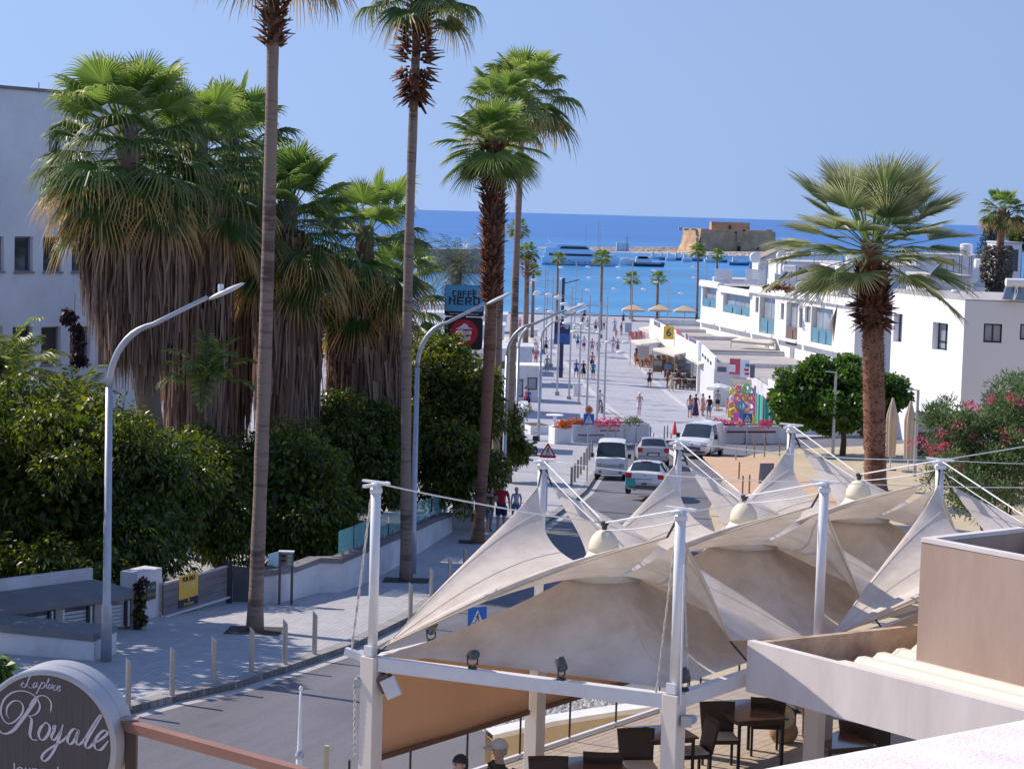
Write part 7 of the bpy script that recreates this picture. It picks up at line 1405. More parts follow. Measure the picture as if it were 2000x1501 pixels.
# ---- closed and open parasols
def closed_parasol(px, py, yt, lab):
 b = G(px, py, .13); H = at(px, yt, b.y).z - b.z; t_ = thing('closed_parasol', lab, 'parasol', b, 'closed beige parasols on the right'); mb = MB(); mb.tube([b, b + V((0, 0, H))], .04, 8); mb.build('pole', M_whitep, t_)
 mb = MB(); mb.grid(lambda u, v: (lambda r_, a: tuple(b + V((r_ * math.cos(a), r_ * math.sin(a), H * (1 - .82 * v) + .05))))((.05 + .28 * min(1, v * 3) - .10 * v + .05 * math.sin(u * 6.28 * 8) * min(1, v * 4)), u * 6.2832), 48, 14); mb.build('cloth', mat('closed_cloth', srgb(196, 180, 162), .85, var=.1, scale=2, stretch=(2, 2, .4)), t_, smooth=True); mb = MB(); mb.lathe(b, [(.35, 0), (.35, .1), (.06, .14)], 12); mb.build('foot', M_grey, t_)
closed_parasol(1738, 918, 778, 'closed beige parasol next to the stout palm trunk'); closed_parasol(1773, 922, 784, 'closed beige parasol right of its twin, by the thin lamp')
def parasol(px, py, yt, r, lab, m, sq_=False, n=8):
 b = G(px, py, .13) if py > 640 else V((at(px, py, 300).x, 300, .13)); top = at(px, yt, b.y).z; t_ = thing('parasol', lab, 'parasol', b, 'open parasols on the plaza'); mb = MB(); mb.tube([b, (b.x, b.y, top)], .05, 8); mb.build('pole', M_steel, t_); k = 4 if sq_ else n; mb = MB(); dr = r * (.42 if sq_ else .33)
 for i in range(k):
  a0, a1 = 2 * math.pi * (i + .5) / k, 2 * math.pi * (i + 1.5) / k; rr = r * 1.2 if sq_ else r; p, q = V((b.x + rr * math.cos(a0), b.y + rr * math.sin(a0), top - dr)), V((b.x + rr * math.cos(a1), b.y + rr * math.sin(a1), top - dr)); tp = V((b.x, b.y, top)); mb = MB(); mb.add([tp, p, (p + q) / 2 + V((0, 0, .06)), q, p - V((0, 0, .22)), q - V((0, 0, .22))], [(0, 1, 2), (0, 2, 3), (1, 4, 5, 3, 2)]); mb.build('panel', m, t_, solid=.02)
 mb = MB(); mb.lathe((b.x, b.y, top - .05), [(.08, 0), (.06, .12), (.02, .18)], 8); mb.build('finial', M_wood, t_); mb = MB(); mb.lathe(b, [(.4, 0), (.4, .12), (.06, .16)], 12); mb.build('foot', M_conc, t_)
M_beige = mat('beige_canvas', srgb(214, 190, 158), .85, var=.05, trans=.2)
parasol(1402, 801, 747, 1.05, 'white parasol beside the group of people', mat('white_canvas', (.78, .78, .78), .8, trans=.2)); parasol(1236, 625, 594, 1.9, 'large beige square parasol on the quay, left one', M_beige, True); parasol(1288, 625, 594, 1.9, 'large beige square parasol on the quay, middle one', M_beige, True); parasol(1337, 627, 596, 1.9, 'large beige square parasol on the quay, right one', M_beige, True)
# thin right hand lamps
def small_lamp(px, py, yt, lab):
 b = G(px, py, .13); H = at(px, yt, b.y).z - b.z; t_ = thing('path_lamp', lab, 'lamp post', b, 'thin path lamps on the right'); mb = MB(); mb.tube([b, b + V((0, 0, H))], [.1, .075], 8); mb.build('pole', M_steel, t_); mb = MB(); mb.bar(b + V((.05, 0, H)), b + V((-.6, 0, H + .05)), .2, .06); mb.build('lamp_head', M_steel, t_)
small_lamp(1626, 895, 727, 'thin grey lamp post in front of the round street tree'); small_lamp(1786, 930, 762, 'thin grey lamp post in front of the white block')
# ---- plaza lamps with paired drop heads
M_head = mat('lamp_white', (.8, .8, .8), .4)
def plaza_lamp_proto():
 t_ = thing('plaza_lamp', 'x', 'lamp post', (0, 0, 0), 'tall plaza lamps with two heads'); mb = MB(); mb.tube([(0, 0, 0), (0, 0, 9.4)], [.085, .06], 8); mb.build('pole', M_steel, t_); mb = MB(); mb.box((0, 0, .2), (.36, .36, .4)); mb.build('footing', M_conc, t_)
 for z, l, s in ((8.6, 1.7, -1), (7.2, 1.5, -1), (5.9, 1.3, 1)):
  mb = MB(); mb.tube([(0, 0, z), (s * l, 0, z + .1)], .03, 6); a_ = mb.build('arm', M_steel, t_); mb = MB(); mb.ell((s * (l + .2), 0, z + .1), (.34, .17, .13), 12, 6); mb.build('lamp_head', M_head, a_, smooth=True)
 return t_
PL0 = plaza_lamp_proto(); first = [True]
LP = [(1187, 578, 'nearest the road on the right of the lamp group'), (1173, 590, 'just left of the nearest on the right'), (1153, 577, 'left of the cyclist'), (1137, 565, 'near the blue banner, right of it'), (1118, 560, 'just right of the blue banner'), (1126, 512, 'tall against the sea above the banner'), (1094, 556, 'just left of the dark banner pole'), (1081, 534, 'second left of the dark banner pole'), (1071, 518, 'at the left, whose top reaches the palm'), (1066, 522, 'leftmost of the lamp group'), (1178, 511, 'beside the palm that stands before the yacht bow'), (1236, 512, 'before the first quay parasol'), (1308, 518, 'before the third quay parasol'), (1381, 512, 'before the castle, right of the palm')]
for k, (px, py, lab) in enumerate(LP):
 Y = 6.0 * FOC / (py - (414 + .028 * (px - 1000))); p = at(px, py, Y); p.z = .13; lb = 'tall plaza lamp ' + lab
 if first[0]: PL0.location = p; PL0['label'] = lb; first[0] = False; PL0.rotation_euler.z = .1
 else: copy_tree(PL0, p, rnd.uniform(-.25, .25), lb)
# navy banner pole
b = G(1095, 737, .13); H = at(1100, 543, b.y).z; bp = thing('banner_pole', 'tall navy pole carrying a square blue map board on the plaza', 'pole', b); M_navy = mat('navy_paint', (.02, .03, .085), .45)
mb = MB(); mb.tube([b, (b.x, b.y, 4.2), (b.x, b.y, 4.25), (b.x, b.y, H)], [.2, .2, .15, .15], 10); mb.build('pole', M_navy, bp); mb = MB(); mb.bar((b.x, b.y, H - .5), (b.x + 1.5, b.y, H - .1), .08, .08); mb.build('arm', M_navy, bp)
c = at(1098, 651, b.y - .25); mb = MB(); mb.box(c, (1.5, .1, 2.05)); mb.build('board', M_navy, bp); mb = MB(); mb.box(c - V((0, .055, .48)), (1.3, .02, .95)); mb.build('map_print', mat('royal_blue', (.03, .10, .36), .4, var=.3, scale=3), bp); mb = MB(); mb.box(c + V((.76, 0, 0)), (.06, .14, 2.05)); mb.build('edge', M_whitep, bp); mb = MB(); mb.lathe(c + V((.42, -.06, .6)), [(.2, 0), (.2, .02), (.14, .02)], 16, M=Mface); mb.build('emblem', mat('pale_blue_print', (.3, .4, .6), .5), bp)
# ---- kiosk and low white buildings on the left of the plaza
a, c = G(1004, 783, .13), G(1057, 781, .13); kz = at(1030, 716, a.y).z; ks = thing('kiosk', 'white flat roofed kiosk with a dark framed window, left of the plaza', 'kiosk', a); d = V((1, 0)); n = V((0, -1)); W = c.x - a.x
hs, ptf = wall_on(a.xy, d, W, n, 0, kz, [(1030, 1049, 737, 761), (1005, 1022, 740, 775)], .12, ks, M_wallw, None, None)
for hh in hs: window_part(ks, ptf, hh, .1, M_dark, M_paleglass, 0, .08)
mb = MB(); mb.quad((c.x, a.y, 0), (c.x, a.y + 3, 0), (c.x, a.y + 3, kz), (c.x, a.y, kz)); mb.build('side_wall', M_white, ks); mb = MB(); mb.prism([(a.x - .1, a.y - .1), (c.x + .1, a.y - .1), (c.x + .1, a.y + 3, ), (a.x - .1, a.y + 3)], kz, kz + .12); mb.build('roof', M_white, ks)
def wbox(name, label, x0, x1, yt, yb, Y, dep, m=None, cat='building', grp='low white buildings left of the plaza', roof=True, win=()):
 a, b = at(x0, yt, Y), at(x1, yt, Y); z0 = at(x0, yb, Y).z; z0 = max(-.2, z0) if yb < 760 else g(Y) - .1; t_ = thing(name, label, cat, (a.x, Y, z0), grp); z = a.z; m = m or M_white; u = V((1, 0)); n = V((0, -1))
 hs, ptf = wall_on(V((a.x, Y)), u, b.x - a.x, n, z0, z, win, .2, t_, m, None, None)
 for hh in hs: window_part(t_, ptf, hh, .15, M_wfr, M_gdark, 0, .06)
 for X in (a.x, b.x): mb = MB(); mb.quad((X, Y, z0), (X, Y + dep, z0), (X, Y + dep, z), (X, Y, z)); mb.build('side_wall', m, t_)
 mb = MB(); mb.prism([(a.x - .15, Y - .15), (b.x + .15, Y - .15), (b.x + .15, Y + dep), (a.x - .15, Y + dep)], z, z + .15); mb.build('roof', M_whitep if roof else m, t_); return t_
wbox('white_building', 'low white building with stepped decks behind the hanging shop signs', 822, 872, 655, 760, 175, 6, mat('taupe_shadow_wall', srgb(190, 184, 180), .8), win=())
wbox('white_building', 'white terrace deck above the low building, seen left of the blue sign', 826, 985, 634, 660, 195, 6); wbox('white_building', 'white upper terrace deck with railings, left of the blue sign', 820, 990, 612, 632, 225, 6); wbox('white_building', 'farthest white deck at the water edge left of the plaza', 815, 960, 594, 608, 260, 6)
wbox('white_building', 'white shop wall below the red sign, behind the slim trunks', 912, 1000, 682, 790, 150, 6, win=((918, 928, 700, 725), (975, 992, 705, 720))); wbox('white_wall_block', 'pale blue grey wall block behind the kiosk', 972, 1040, 678, 712, 182, 5, mat('pale_blue_wall', srgb(206, 210, 218), .8))
awning([(978, 668, 2.7), (1050, 670, 2.7), (1046, 660, 2.9), (978, 658, 2.9)], 'long flat beige pergola roof behind the slim trunks')
wbox('white_wall_block', 'white garden wall stub behind the parked motorcycle', 1012, 1026, 800, 885, 117, 4, M_wallw, 'wall')
wbox('bench_block', 'white bench block near the quay, left of the plaza lamps', 1012, 1050, 645, 656, 235, 1.2, None, 'bench'); wbox('plinth', 'white plinth at the foot of a plaza lamp, nearer one', 1120, 1135, 751, 770, 172, .8, None, 'plinth', 'white plinths among the plaza lamps'); wbox('plinth', 'white plinth at the foot of a plaza lamp, farther one', 1074, 1083, 664, 682, 215, .8, None, 'plinth', 'white plinths among the plaza lamps')
# ---- restaurant chairs and tables on the plaza
def simple_chair(m):
 mb = MB(); mb.box((0, 0, .45), (.46, .44, .05)); mb.box((0, .21, .72), (.46, .04, .42)); [mb.bar((x, y, 0), (x, y, .43), .045, .045) for x in (-.2, .2) for y in (-.19, .19)]
 return mb
def chair_set(rows, m, lab, grp, yaw0):
 base = None
 for i, (px, py) in enumerate(rows):
  p = G(px, py, .13); rz = yaw0 + (i % 4) * 1.57 + rnd.uniform(-.2, .2)
  if base is None: base = simple_chair(m).build('cafe_chair', m, origin=(0, 0, 0)); o = base
  else: o = base.copy(); COL.objects.link(o)
  o.location = p; o.rotation_euler.z = rz; tag(o, lab, 'chair', grp)
 return base
M_or = mat('orange_wood', (.42, .19, .06), .5, var=.15); M_br = mat('dark_red_wood', (.10, .045, .04), .5, var=.15)
chair_set([(1243 + c_ * 7.5 + r_ * 1.5, 707 + r_ * 4.2 + c_ * .8) for r_ in range(3) for c_ in range(8)], M_or, 'orange wooden cafe chair in the clustered terrace rows', 'orange cafe chairs on the plaza', .2)
chair_set([(1318 + c_ * 7.5 - r_ * .5, 741 + r_ * 6 + c_ * .5) for r_ in range(4) for c_ in range(7)], M_br, 'dark red wooden chair in the restaurant rows before the glass wall', 'dark restaurant chairs on the plaza', .1)
def cafe_table(px, py, m, lab, grp): p = G(px, py, .13); mb = MB(); mb.box(p + V((0, 0, .74)), (.8, .8, .04)); mb.bar(p, p + V((0, 0, .72)), .08, .08); mb.box(p + V((0, 0, .02)), (.5, .5, .03)); tag(mb.build('cafe_table', m), lab, 'table', grp)
M_cl = mat('table_linen', (.62, .58, .58), .8)
for k in range(8): cafe_table(1247 + k * 7, 711 + (k % 2) * 4 + k * .8, M_or, 'orange wooden table among the orange chairs', 'orange cafe tables')
for k in range(9): cafe_table(1322 + (k % 5) * 8.5, 744 + (k // 5) * 11 + (k % 5) * .6, M_cl, 'pale topped restaurant table among the dark chairs', 'pale restaurant tables')
chair_set([(1232 + c_ * 4.5, 662 - c_ * .3 + r_ * 2) for r_ in range(2) for c_ in range(6)], mat('coral_plastic', (.55, .18, .16), .5), 'coral coloured chair under the far white awning', 'coral chairs under the far awning', .3)
for (x0, x1, y0, y1, m_, lab) in ((1275, 1294, 702, 726, mat('menu_print', (.22, .12, .07), .5, var=.6, scale=4), 'menu board with food pictures between the chair terraces'), (1297, 1311, 709, 736, mat('menu_print2', (.2, .10, .09), .5, var=.6, scale=5), 'taller menu board with a blue top panel')):
 b = G((x0 + x1) / 2, y1 + 3, .13); t_ = thing('menu_board', lab, 'menu board', b, 'menu boards before the restaurants'); a, c = at(x0, y1, b.y), at(x1, y0, b.y); mb = MB(); mb.box(((a.x + c.x) / 2, b.y, (a.z + c.z) / 2), (c.x - a.x, .06, c.z - a.z)); mb.build('board', m_, t_); mb = MB(); mb.box(((a.x + c.x) / 2, b.y - .04, c.z - .35), (c.x - a.x - .05, .02, .5)); mb.build('top_panel', mat('sky_blue_print', (.2, .4, .62), .5) if x0 > 1290 else M_conc, t_)
 for x in (a.x + .05, c.x - .05): mb = MB(); mb.bar((x, b.y, b.z), (x, b.y, a.z), .05, .05); mb.build('leg', M_dark, t_)
q = np.random.default_rng(8)
hg = thing('terrace_hedge', 'dark green hedge plants behind the dark restaurant chairs', 'hedge', G(1335, 736, .13)); C_ = np.array([G(1318 + i * 5, 733 + i * .8, .13) + V((0, 0, .5 + .3 * (i % 3))) for i in range(10)]); v, f = leaves(3500, C_, np.full((10, 3), .5), .2, .06, .4, q, .1); stuff(np_mesh('foliage', v, f, L_fic2, hg))
wbox('service_cabinet', 'grey service cabinet left of the coral chairs on the plaza', 1221, 1234, 631, 649, 262, .8, mat('cabinet_blue_grey', srgb(170, 178, 190), .6), 'cabinet', 'service boxes'); wbox('low_screen', 'pinkish windbreak screen behind the waiter', 1246, 1268, 676, 700, 205, .15, mat('pink_screen', srgb(196, 178, 180), .7), 'screen', 'service boxes')
# ---- the two hanging shop signs on one mast
Y = 78; c1, c2 = at(907, 587, Y), at(905, 651, Y); px = Y / FOC
ms = thing('shop_sign_mast', 'dark mast carrying the blue coffee sign and the red pizza sign', 'sign mast', (c1.x, c1.y + .2, g(Y))); mb = MB(); mb.bar((c1.x, c1.y + .15, g(Y)), (c1.x, c1.y + .15, c1.z + .3), .16, .16); mb.build('mast', M_dark, ms)
def rrect(w, h, r, n=5):
 return [(sx_ * (w / 2 - r) + r * math.cos(a), sz_ * (h / 2 - r) + r * math.sin(a)) for sx_, sz_, a0 in ((1, 1, 0), (-1, 1, 90), (-1, -1, 180), (1, -1, 270)) for a in [R(a0 + 90 * i / n) for i in range(n + 1)]]
def plate_of(poly, c, y0, y1, m, name, par):
 mb = MB(); k = len(poly); mb.add([(c.x + x, c.y + y0, c.z + z) for x, z in poly] + [(c.x + x, c.y + y1, c.z + z) for x, z in poly], [tuple(range(k)), tuple(range(2 * k - 1, k - 1, -1))] + [(i, k + i, k + (i + 1) % k, (i + 1) % k) for i in range(k)]); return mb.build(name, m, par)
s1 = thing('coffee_sign', 'blue square coffee shop sign with black block lettering, upper of two', 'shop sign', c1); w, h = 77 * px, 61 * px
plate_of(rrect(w, h, .10), c1, 0, .22, M_black, 'box', s1); plate_of(rrect(w - .03, h * .84, .09), c1 + V((0, 0, h * .075)), -.006, 0, mat('sign_cyan', (.10, .36, .62), .35, var=.03), 'face', s1)
LET = {'C': ['111', '1..', '1..', '1..', '111'], 'A': ['111', '1.1', '111', '1.1', '1.1'], 'F': ['111', '1..', '111', '1..', '1..'], 'E': ['1111', '1...', '1111', '1...', '1111'], 'N': ['1..1', '11.1', '1.11', '1..1', '1..1'], 'R': ['1111', '1..1', '1111', '1.1.', '1..1'], 'O': ['1111', '1..1', '1..1', '1..1', '1111'], 'e': ['111', '1..', '111', '1..', '111']}
def blocks(word, cx, cz, cell, y, par, m, gap=1.0):
 W = sum(len(LET[ch][0]) for ch in word) + gap * (len(word) - 1); x = cx - W * cell / 2
 for ch in word:
  gch = LET[ch]; mb = MB(); n = len(gch[0])
  for r_, row in enumerate(gch):
   for q_, s in enumerate(row):
    if s == '1': mb.box((c1.x + x + (q_ + .5) * cell, c1.y + y, c1.z + cz + (2 - r_) * cell), (cell * 1.02, .01, cell * (.82 if r_ in (0, 2, 4) else 1.05)))
  mb.build('letter', m, par); x += (n + gap) * cell
blocks('CAFFe', 0, h * .22, .048, -.012, s1, M_blk); blocks('NERO', 0, -.015, .062, -.012, s1, M_blk, 1.0)
mb = MB(); mb.box((c1.x + .33, c1.y - .012, c1.z + h * .22 + .15), (.09, .01, .03), M=Matrix.Rotation(.5, 3, 'Y')); mb.build('accent', M_blk, s1)
text('lettering', 'THE ITALIAN COFFEE CO', .085, M_wht, s1, frame_of(c1 + V((0, -.012, -h * .43)), (1, 0, 0), (0, -1, 0)), sx=1.15)
s2 = thing('pizza_sign', 'black square sign with a red disc and white script, lower of two', 'shop sign', c2); w = 75 * px
plate_of(rrect(w, w * .84, .12), c2, 0, .22, M_black, 'box', s2); ce = [(math.cos(a), math.sin(a)) for a in [i * math.pi / 20 for i in range(40)]]; q_ = c2 + V((.03, 0, .02))
plate_of([(x * .545, z * .53) for x, z in ce], q_, -.008, 0, mat('dark_red_ring', (.22, .01, .02), .4), 'ring', s2); plate_of([(x * .51, z * .495) for x, z in ce], q_, -.014, -.008, mat('sign_red_disc', (.55, .015, .035), .35), 'disc', s2)
plate_of([(-.32, .14), (.32, .16), (.30, .18), (.16, .22), (.12, .30), (.02, .36), (-.03, .36), (-.10, .28), (-.20, .22), (-.32, .16)], q_, -.022, -.014, M_wht, 'roof_emblem', s2)
text('lettering', 'Pizza', .27, M_wht, s2, frame_of(q_ + V((0, -.022, .02)), V((1, 0, .08)), (0, -1, 0)), shear=.3, bold=.012); text('lettering', 'Hut', .25, M_wht, s2, frame_of(q_ + V((.03, -.022, -.20)), V((1, 0, .08)), (0, -1, 0)), shear=.3, bold=.012)
# ================================================================= PEOPLE
PM = {}
def cloth(c, tag_): return mat('cloth_' + tag_, c, .8, var=.12, scale=9)
HAIRC = {'dark': mat('hair_dark', (.03, .022, .018), .6, var=.3), 'brown': mat('hair_brown', (.09, .055, .03), .6, var=.3), 'blond': mat('hair_blond', (.42, .30, .15), .6, var=.2), 'grey': mat('hair_grey', (.35, .34, .33), .6, var=.2)}
M_shoe = mat('shoe_dark', (.05, .045, .045), .6); M_shoew = mat('shoe_pale', (.6, .6, .6), .6)
def body_mesh(J, radii, bones, mats, detail):
 """one continuous skinned surface over the joints J; material by nearest bone"""
 names = list(J); me = bpy.data.meshes.new('body'); me.from_pydata([tuple(J[n]) for n in names], [(names.index(a), names.index(b)) for a, b, _ in bones], [])
 ob = bpy.data.objects.new('tmp_body', me); COL.objects.link(ob); sk = ob.modifiers.new('skin', 'SKIN'); sk.use_smooth_shade = True; sk.branch_smoothing = .6
 for i, n in enumerate(names):
  v = me.skin_vertices[0].data[i]; v.radius = radii[n] if isinstance(radii[n], tuple) else (radii[n],) * 2; v.use_root = (n == 'pelvis')
 ss = ob.modifiers.new('sub', 'SUBSURF'); ss.levels = detail; ss.render_levels = detail
 dg = bpy.context.evaluated_depsgraph_get(); m2 = bpy.data.meshes.new_from_object(ob.evaluated_get(dg)); bpy.data.objects.remove(ob); bpy.data.meshes.remove(me)
 segs = [(np.array(J[a]), np.array(J[b]), mi) for a, b, mi in bones]; slots = []
 for _, _, mi in segs:
  if mi not in slots: slots.append(mi)
 m2.materials.clear(); [m2.materials.append(mats[k]) for k in slots]
 n = len(m2.polygons); ce = np.zeros(n * 3); m2.polygons.foreach_get('center', ce); ce = ce.reshape(-1, 3); best = np.full(n, 1e9); idx = np.zeros(n, dtype=np.int32)
 for a, b, mi in segs:
  d = b - a; t = np.clip(((ce - a) @ d) / max(1e-9, d @ d), 0, 1); dist = np.linalg.norm(ce - (a + t[:, None] * d), axis=1); k = dist < best; best[k] = dist[k]; idx[k] = slots.index(mi)
 m2.polygons.foreach_set('material_index', idx); m2.polygons.foreach_set('use_smooth', np.ones(n, dtype=bool)); m2.name = 'body'; return m2
def person(label, pos, yaw, shirt, legs, hair='brown', pose='stand', H=1.72, hat=None, dress=False, long_=False, sleeve=True, bag=None, near=False, group='people on the plaza', cat='person', shoes=None, build=1.0, seat=.46, hatshape='cap', arms=None, hairlong=False, phase=0):
 """yaw 0 faces the viewer (-Y)"""
 s = H / 1.72; b = build; J = {}; Rr = {}
 up = (0 if pose != 'sit' else seat / s - .92 + .08)
 def put(n, x, y, z, r): J[n] = V((x, y, z + (up if n not in LEGS else 0))) * s; Rr[n] = (r[0] * s * b, r[1] * s * b) if isinstance(r, tuple) else r * s * (b if n in ('pelvis', 'belly', 'chest', 'shl', 'shr') else 1)
 LEGS = ()
 put('pelvis', 0, 0, .94, (.145, .115)); put('belly', 0, -.005, 1.08, (.135, .105)); put('chest', 0, .0, 1.27, (.155, .11)); put('neckb', 0, .01, 1.42, .062); put('neck', 0, -.002, 1.49, .052); put('head', 0, -.012, 1.585, (.078, .092)); put('crown', 0, -.008, 1.665, (.062, .075))
 w = {'stand': 0, 'walk': 1, 'sit': 0, 'ride': 0}[pose]
 for sd_, k in ((-1, 'l'), (1, 'r')):
  f = sd_ * (1 if phase == 0 else -1)
  put('sh' + k, sd_ * .175, .01, 1.385, .062);
  if arms == 'up' : put('el' + k, sd_ * .24, -.12, 1.16, .042); put('wr' + k, sd_ * .12, -.30, 1.22, .031); put('ha' + k, sd_ * .07, -.36, 1.26, (.034, .02))
  elif pose == 'ride': put('el' + k, sd_ * .24, -.2, 1.2, .042); put('wr' + k, sd_ * .24, -.42, 1.1, .031); put('ha' + k, sd_ * .23, -.49, 1.07, (.034, .02))
  elif pose == 'sit': put('el' + k, sd_ * .25, -.05, 1.12, .042); put('wr' + k, sd_ * .18, -.26, 1.07, .031); put('ha' + k, sd_ * .15, -.34, 1.06, (.034, .02))
  else: put('el' + k, sd_ * .245, .02 + f * .06 * w, 1.12, .042); put('wr' + k, sd_ * .265, -.03 - f * -.13 * w, .88, .031); put('ha' + k, sd_ * .265, -.05 + f * .15 * w, .80, (.036, .02))
  put('hip' + k, sd_ * .095, 0, .88, .095)
  if pose in ('sit', 'ride'):
   LEGS = ('kn' + k, 'an' + k, 'to' + k); zk = (seat / s + .04) if pose == 'sit' else .62 + .1 * sd_
   J['hip' + k] = V((sd_ * .095, 0, (.88 + up))) * s
   put('kn' + k, sd_ * .12, -.42 if pose == 'sit' else -.32, zk if pose == 'sit' else zk, .062); put('an' + k, sd_ * .12, -.40 if pose == 'sit' else -.12, .09 if pose == 'sit' else zk - .42, .042); put('to' + k, sd_ * .13, -.56 if pose == 'sit' else -.28, .04 if pose == 'sit' else zk - .46, .036); LEGS = ()
  else:
   put('kn' + k, sd_ * .10, -.02 - .15 * f * w - .03 * w, .49, .062); put('an' + k, sd_ * .105, .02 - .22 * f * w + .06 * w, .085 + (.04 * w if f < 0 else 0), .042); put('to' + k, sd_ * .12, -.14 - .22 * f * w + .06 * w, .035, .036)
 bones = [('pelvis', 'belly', 'shirt' if not dress else 'shirt'), ('belly', 'chest', 'shirt'), ('chest', 'neckb', 'shirt'), ('neckb', 'neck', 'skin'), ('neck', 'head', 'skin'), ('head', 'crown', 'skin')]
 for k in 'lr':
  J['sl' + k] = J['sh' + k].lerp(J['el' + k], .62); Rr['sl' + k] = .05 * s
  J['th' + k] = J['hip' + k].lerp(J['kn' + k], .72 if not long_ else .5); Rr['th' + k] = .078 * s
  bones += [('chest', 'sh' + k, 'shirt'), ('sh' + k, 'sl' + k, 'shirt' if sleeve else 'skin'), ('sl' + k, 'el' + k, 'skin'), ('el' + k, 'wr' + k, 'skin'), ('wr' + k, 'ha' + k, 'skin'), ('pelvis', 'hip' + k, 'legs'), ('hip' + k, 'th' + k, 'legs'), ('th' + k, 'kn' + k, 'legs' if long_ else 'skin'), ('kn' + k, 'an' + k, 'legs' if long_ else 'skin'), ('an' + k, 'to' + k, 'shoe')]
  if near:                              # five unequal fingers, loosely curled
   d = (J['ha' + k] - J['wr' + k]).normalized(); sd_ = -1 if k == 'l' else 1; sid = d.cross(V((sd_, 0, 0))).normalized(); inn = V((-sd_, 0, 0))
   for q, (o, l) in enumerate(((-.03, .07), (-.01, .082), (.01, .076), (.028, .06))):
    a = J['ha' + k] + (sid * o + d * .035) * s; m_ = a + (d * l * .55 + inn * .008) * s; e = a + (d * l * .85 + inn * .03) * s
    for nm, p, r_ in (('f%d%sa' % (q, k), a, .010), ('f%d%sb' % (q, k), m_, .009), ('f%d%sc' % (q, k), e, .0075)): J[nm] = p; Rr[nm] = r_ * s
    bones += [('ha' + k, 'f%d%sa' % (q, k), 'skin'), ('f%d%sa' % (q, k), 'f%d%sb' % (q, k), 'skin'), ('f%d%sb' % (q, k), 'f%d%sc' % (q, k), 'skin')]
   a = J['wr' + k].lerp(J['ha' + k], .4) - sid * .03 * s; e = a + (d * .045 - sid * .025 + inn * .01) * s; J['t' + k + 'a'] = a; J['t' + k + 'b'] = e; Rr['t' + k + 'a'] = .012 * s; Rr['t' + k + 'b'] = .009 * s; bones += [('wr' + k, 't' + k + 'a', 'skin'), ('t' + k + 'a', 't' + k + 'b', 'skin')]
 for n in J:
  if not isinstance(Rr[n], tuple): Rr[n] = (Rr[n], Rr[n])
 mats = {'shirt': shirt, 'legs': legs, 'skin': M_skin, 'shoe': shoes or M_shoe}
 t_ = thing('person', label, cat, pos, group); t_.rotation_euler.z = yaw
 o = link('body', body_mesh(J, Rr, bones, mats, 2 if near else 1), t_)
 def loc(mb, nm, m_, smooth=True): mb.v = [tuple(V(p) + V(pos)) for p in mb.v]; return mb.build(nm, m_, t_, smooth=smooth)
 hd = J['head']
 def cap(z0, f, k=1.0):
  mb = MB(); prof = [(.088 * k * math.cos(a), .100 * k * math.sin(a)) for a in [R(z0 + (90 - z0) * i / 6) for i in range(7)]]; mb.lathe(hd + V((0, .008, .022)) * s, [(r_ * s, z * s) for r_, z in prof], 16, sy=1.14); return mb
 hm = HAIRC[hair]; mb = cap(8, 1.0, 1.06);
 mb.lathe(hd + V((0, .045, -.01)) * s, [(.03 * s, -.07 * s), (.075 * s, -.05 * s), (.085 * s, .0), (.075 * s, .05 * s)], 12, sx=1.0, sy=.75)
 if hairlong: mb.tube([hd + V((0, .06, .04)) * s, hd + V((0, .085, -.08)) * s, hd + V((0, .09, -.24)) * s], [.07 * s, .075 * s, .03 * s], 8)
 loc(mb, 'hair', hm)
 if near:
  mb = MB(); mb.add([hd + V(p) * s for p in ((-.014, -.088, .0), (.014, -.088, .0), (0, -.113, -.012), (0, -.088, .03))], [(0, 2, 3), (2, 1, 3), (0, 1, 2)]); loc(mb, 'nose', M_skin)
  for x in (-.03, .03): mb = MB(); mb.ell(hd + V((x, -.085, .018)) * s, (.012 * s, .008 * s, .007 * s), 8, 5); loc(mb, 'eye', M_blk)
  mb = MB(); mb.ell(hd + V((0, -.088, -.042)) * s, (.024 * s, .006 * s, .006 * s), 8, 4); loc(mb, 'mouth', mat('lips', (.35, .14, .11), .5))
  for x in (-.082, .082): mb = MB(); mb.ell(hd + V((x, .005, .0)) * s, (.012 * s, .022 * s, .03 * s), 8, 5); loc(mb, 'ear', M_skin)
 if hat is not None:
  mb = cap(2, 1, 1.16)
  if hatshape == 'cap': mb.add([hd + V(p) * s for p in ((-.07, -.09, .035), (.07, -.09, .035), (.055, -.19, .02), (-.055, -.19, .02), (-.07, -.09, .048), (.07, -.09, .048), (.055, -.19, .028), (-.055, -.19, .028))], [(0, 1, 2, 3), (7, 6, 5, 4), (3, 2, 6, 7), (0, 3, 7, 4), (1, 5, 6, 2)])
  else: mb.lathe(hd + V((0, .005, .03)) * s, [(.10 * s, 0), (.17 * s, -.015 * s), (.17 * s, -.005 * s), (.10 * s, .012 * s)], 16)
  loc(mb, 'hat', hat)
 if dress:
  mb = MB(); zl = {'knee': .45, 'long': .08}[dress]; mb.lathe((0, 0, 0), [((.155 + .13 * t) * s * b, (.98 - (.98 - zl) * t) * s) for t in (1, .8, .6, .4, .2, 0)], 18, sy=.82); loc(mb, 'skirt', shirt)
 elif not long_ and pose not in ('sit', 'ride'):
  for k, sd_ in (('l', -1), ('r', 1)): mb = MB(); mb.tube([J['hip' + k], J['th' + k]], [.108 * s, .098 * s], 12, cap=False); loc(mb, 'shorts_leg', legs)
 if bag is not None:
  mb = MB(); mb.box(V((0, .17, 1.24)) * s, (.28 * s, .14 * s, .4 * s)); q_ = loc(mb, 'backpack', bag, False)
 return t_
Cn = lambda n, r_, g_, b_: cloth((r_, g_, b_), n)
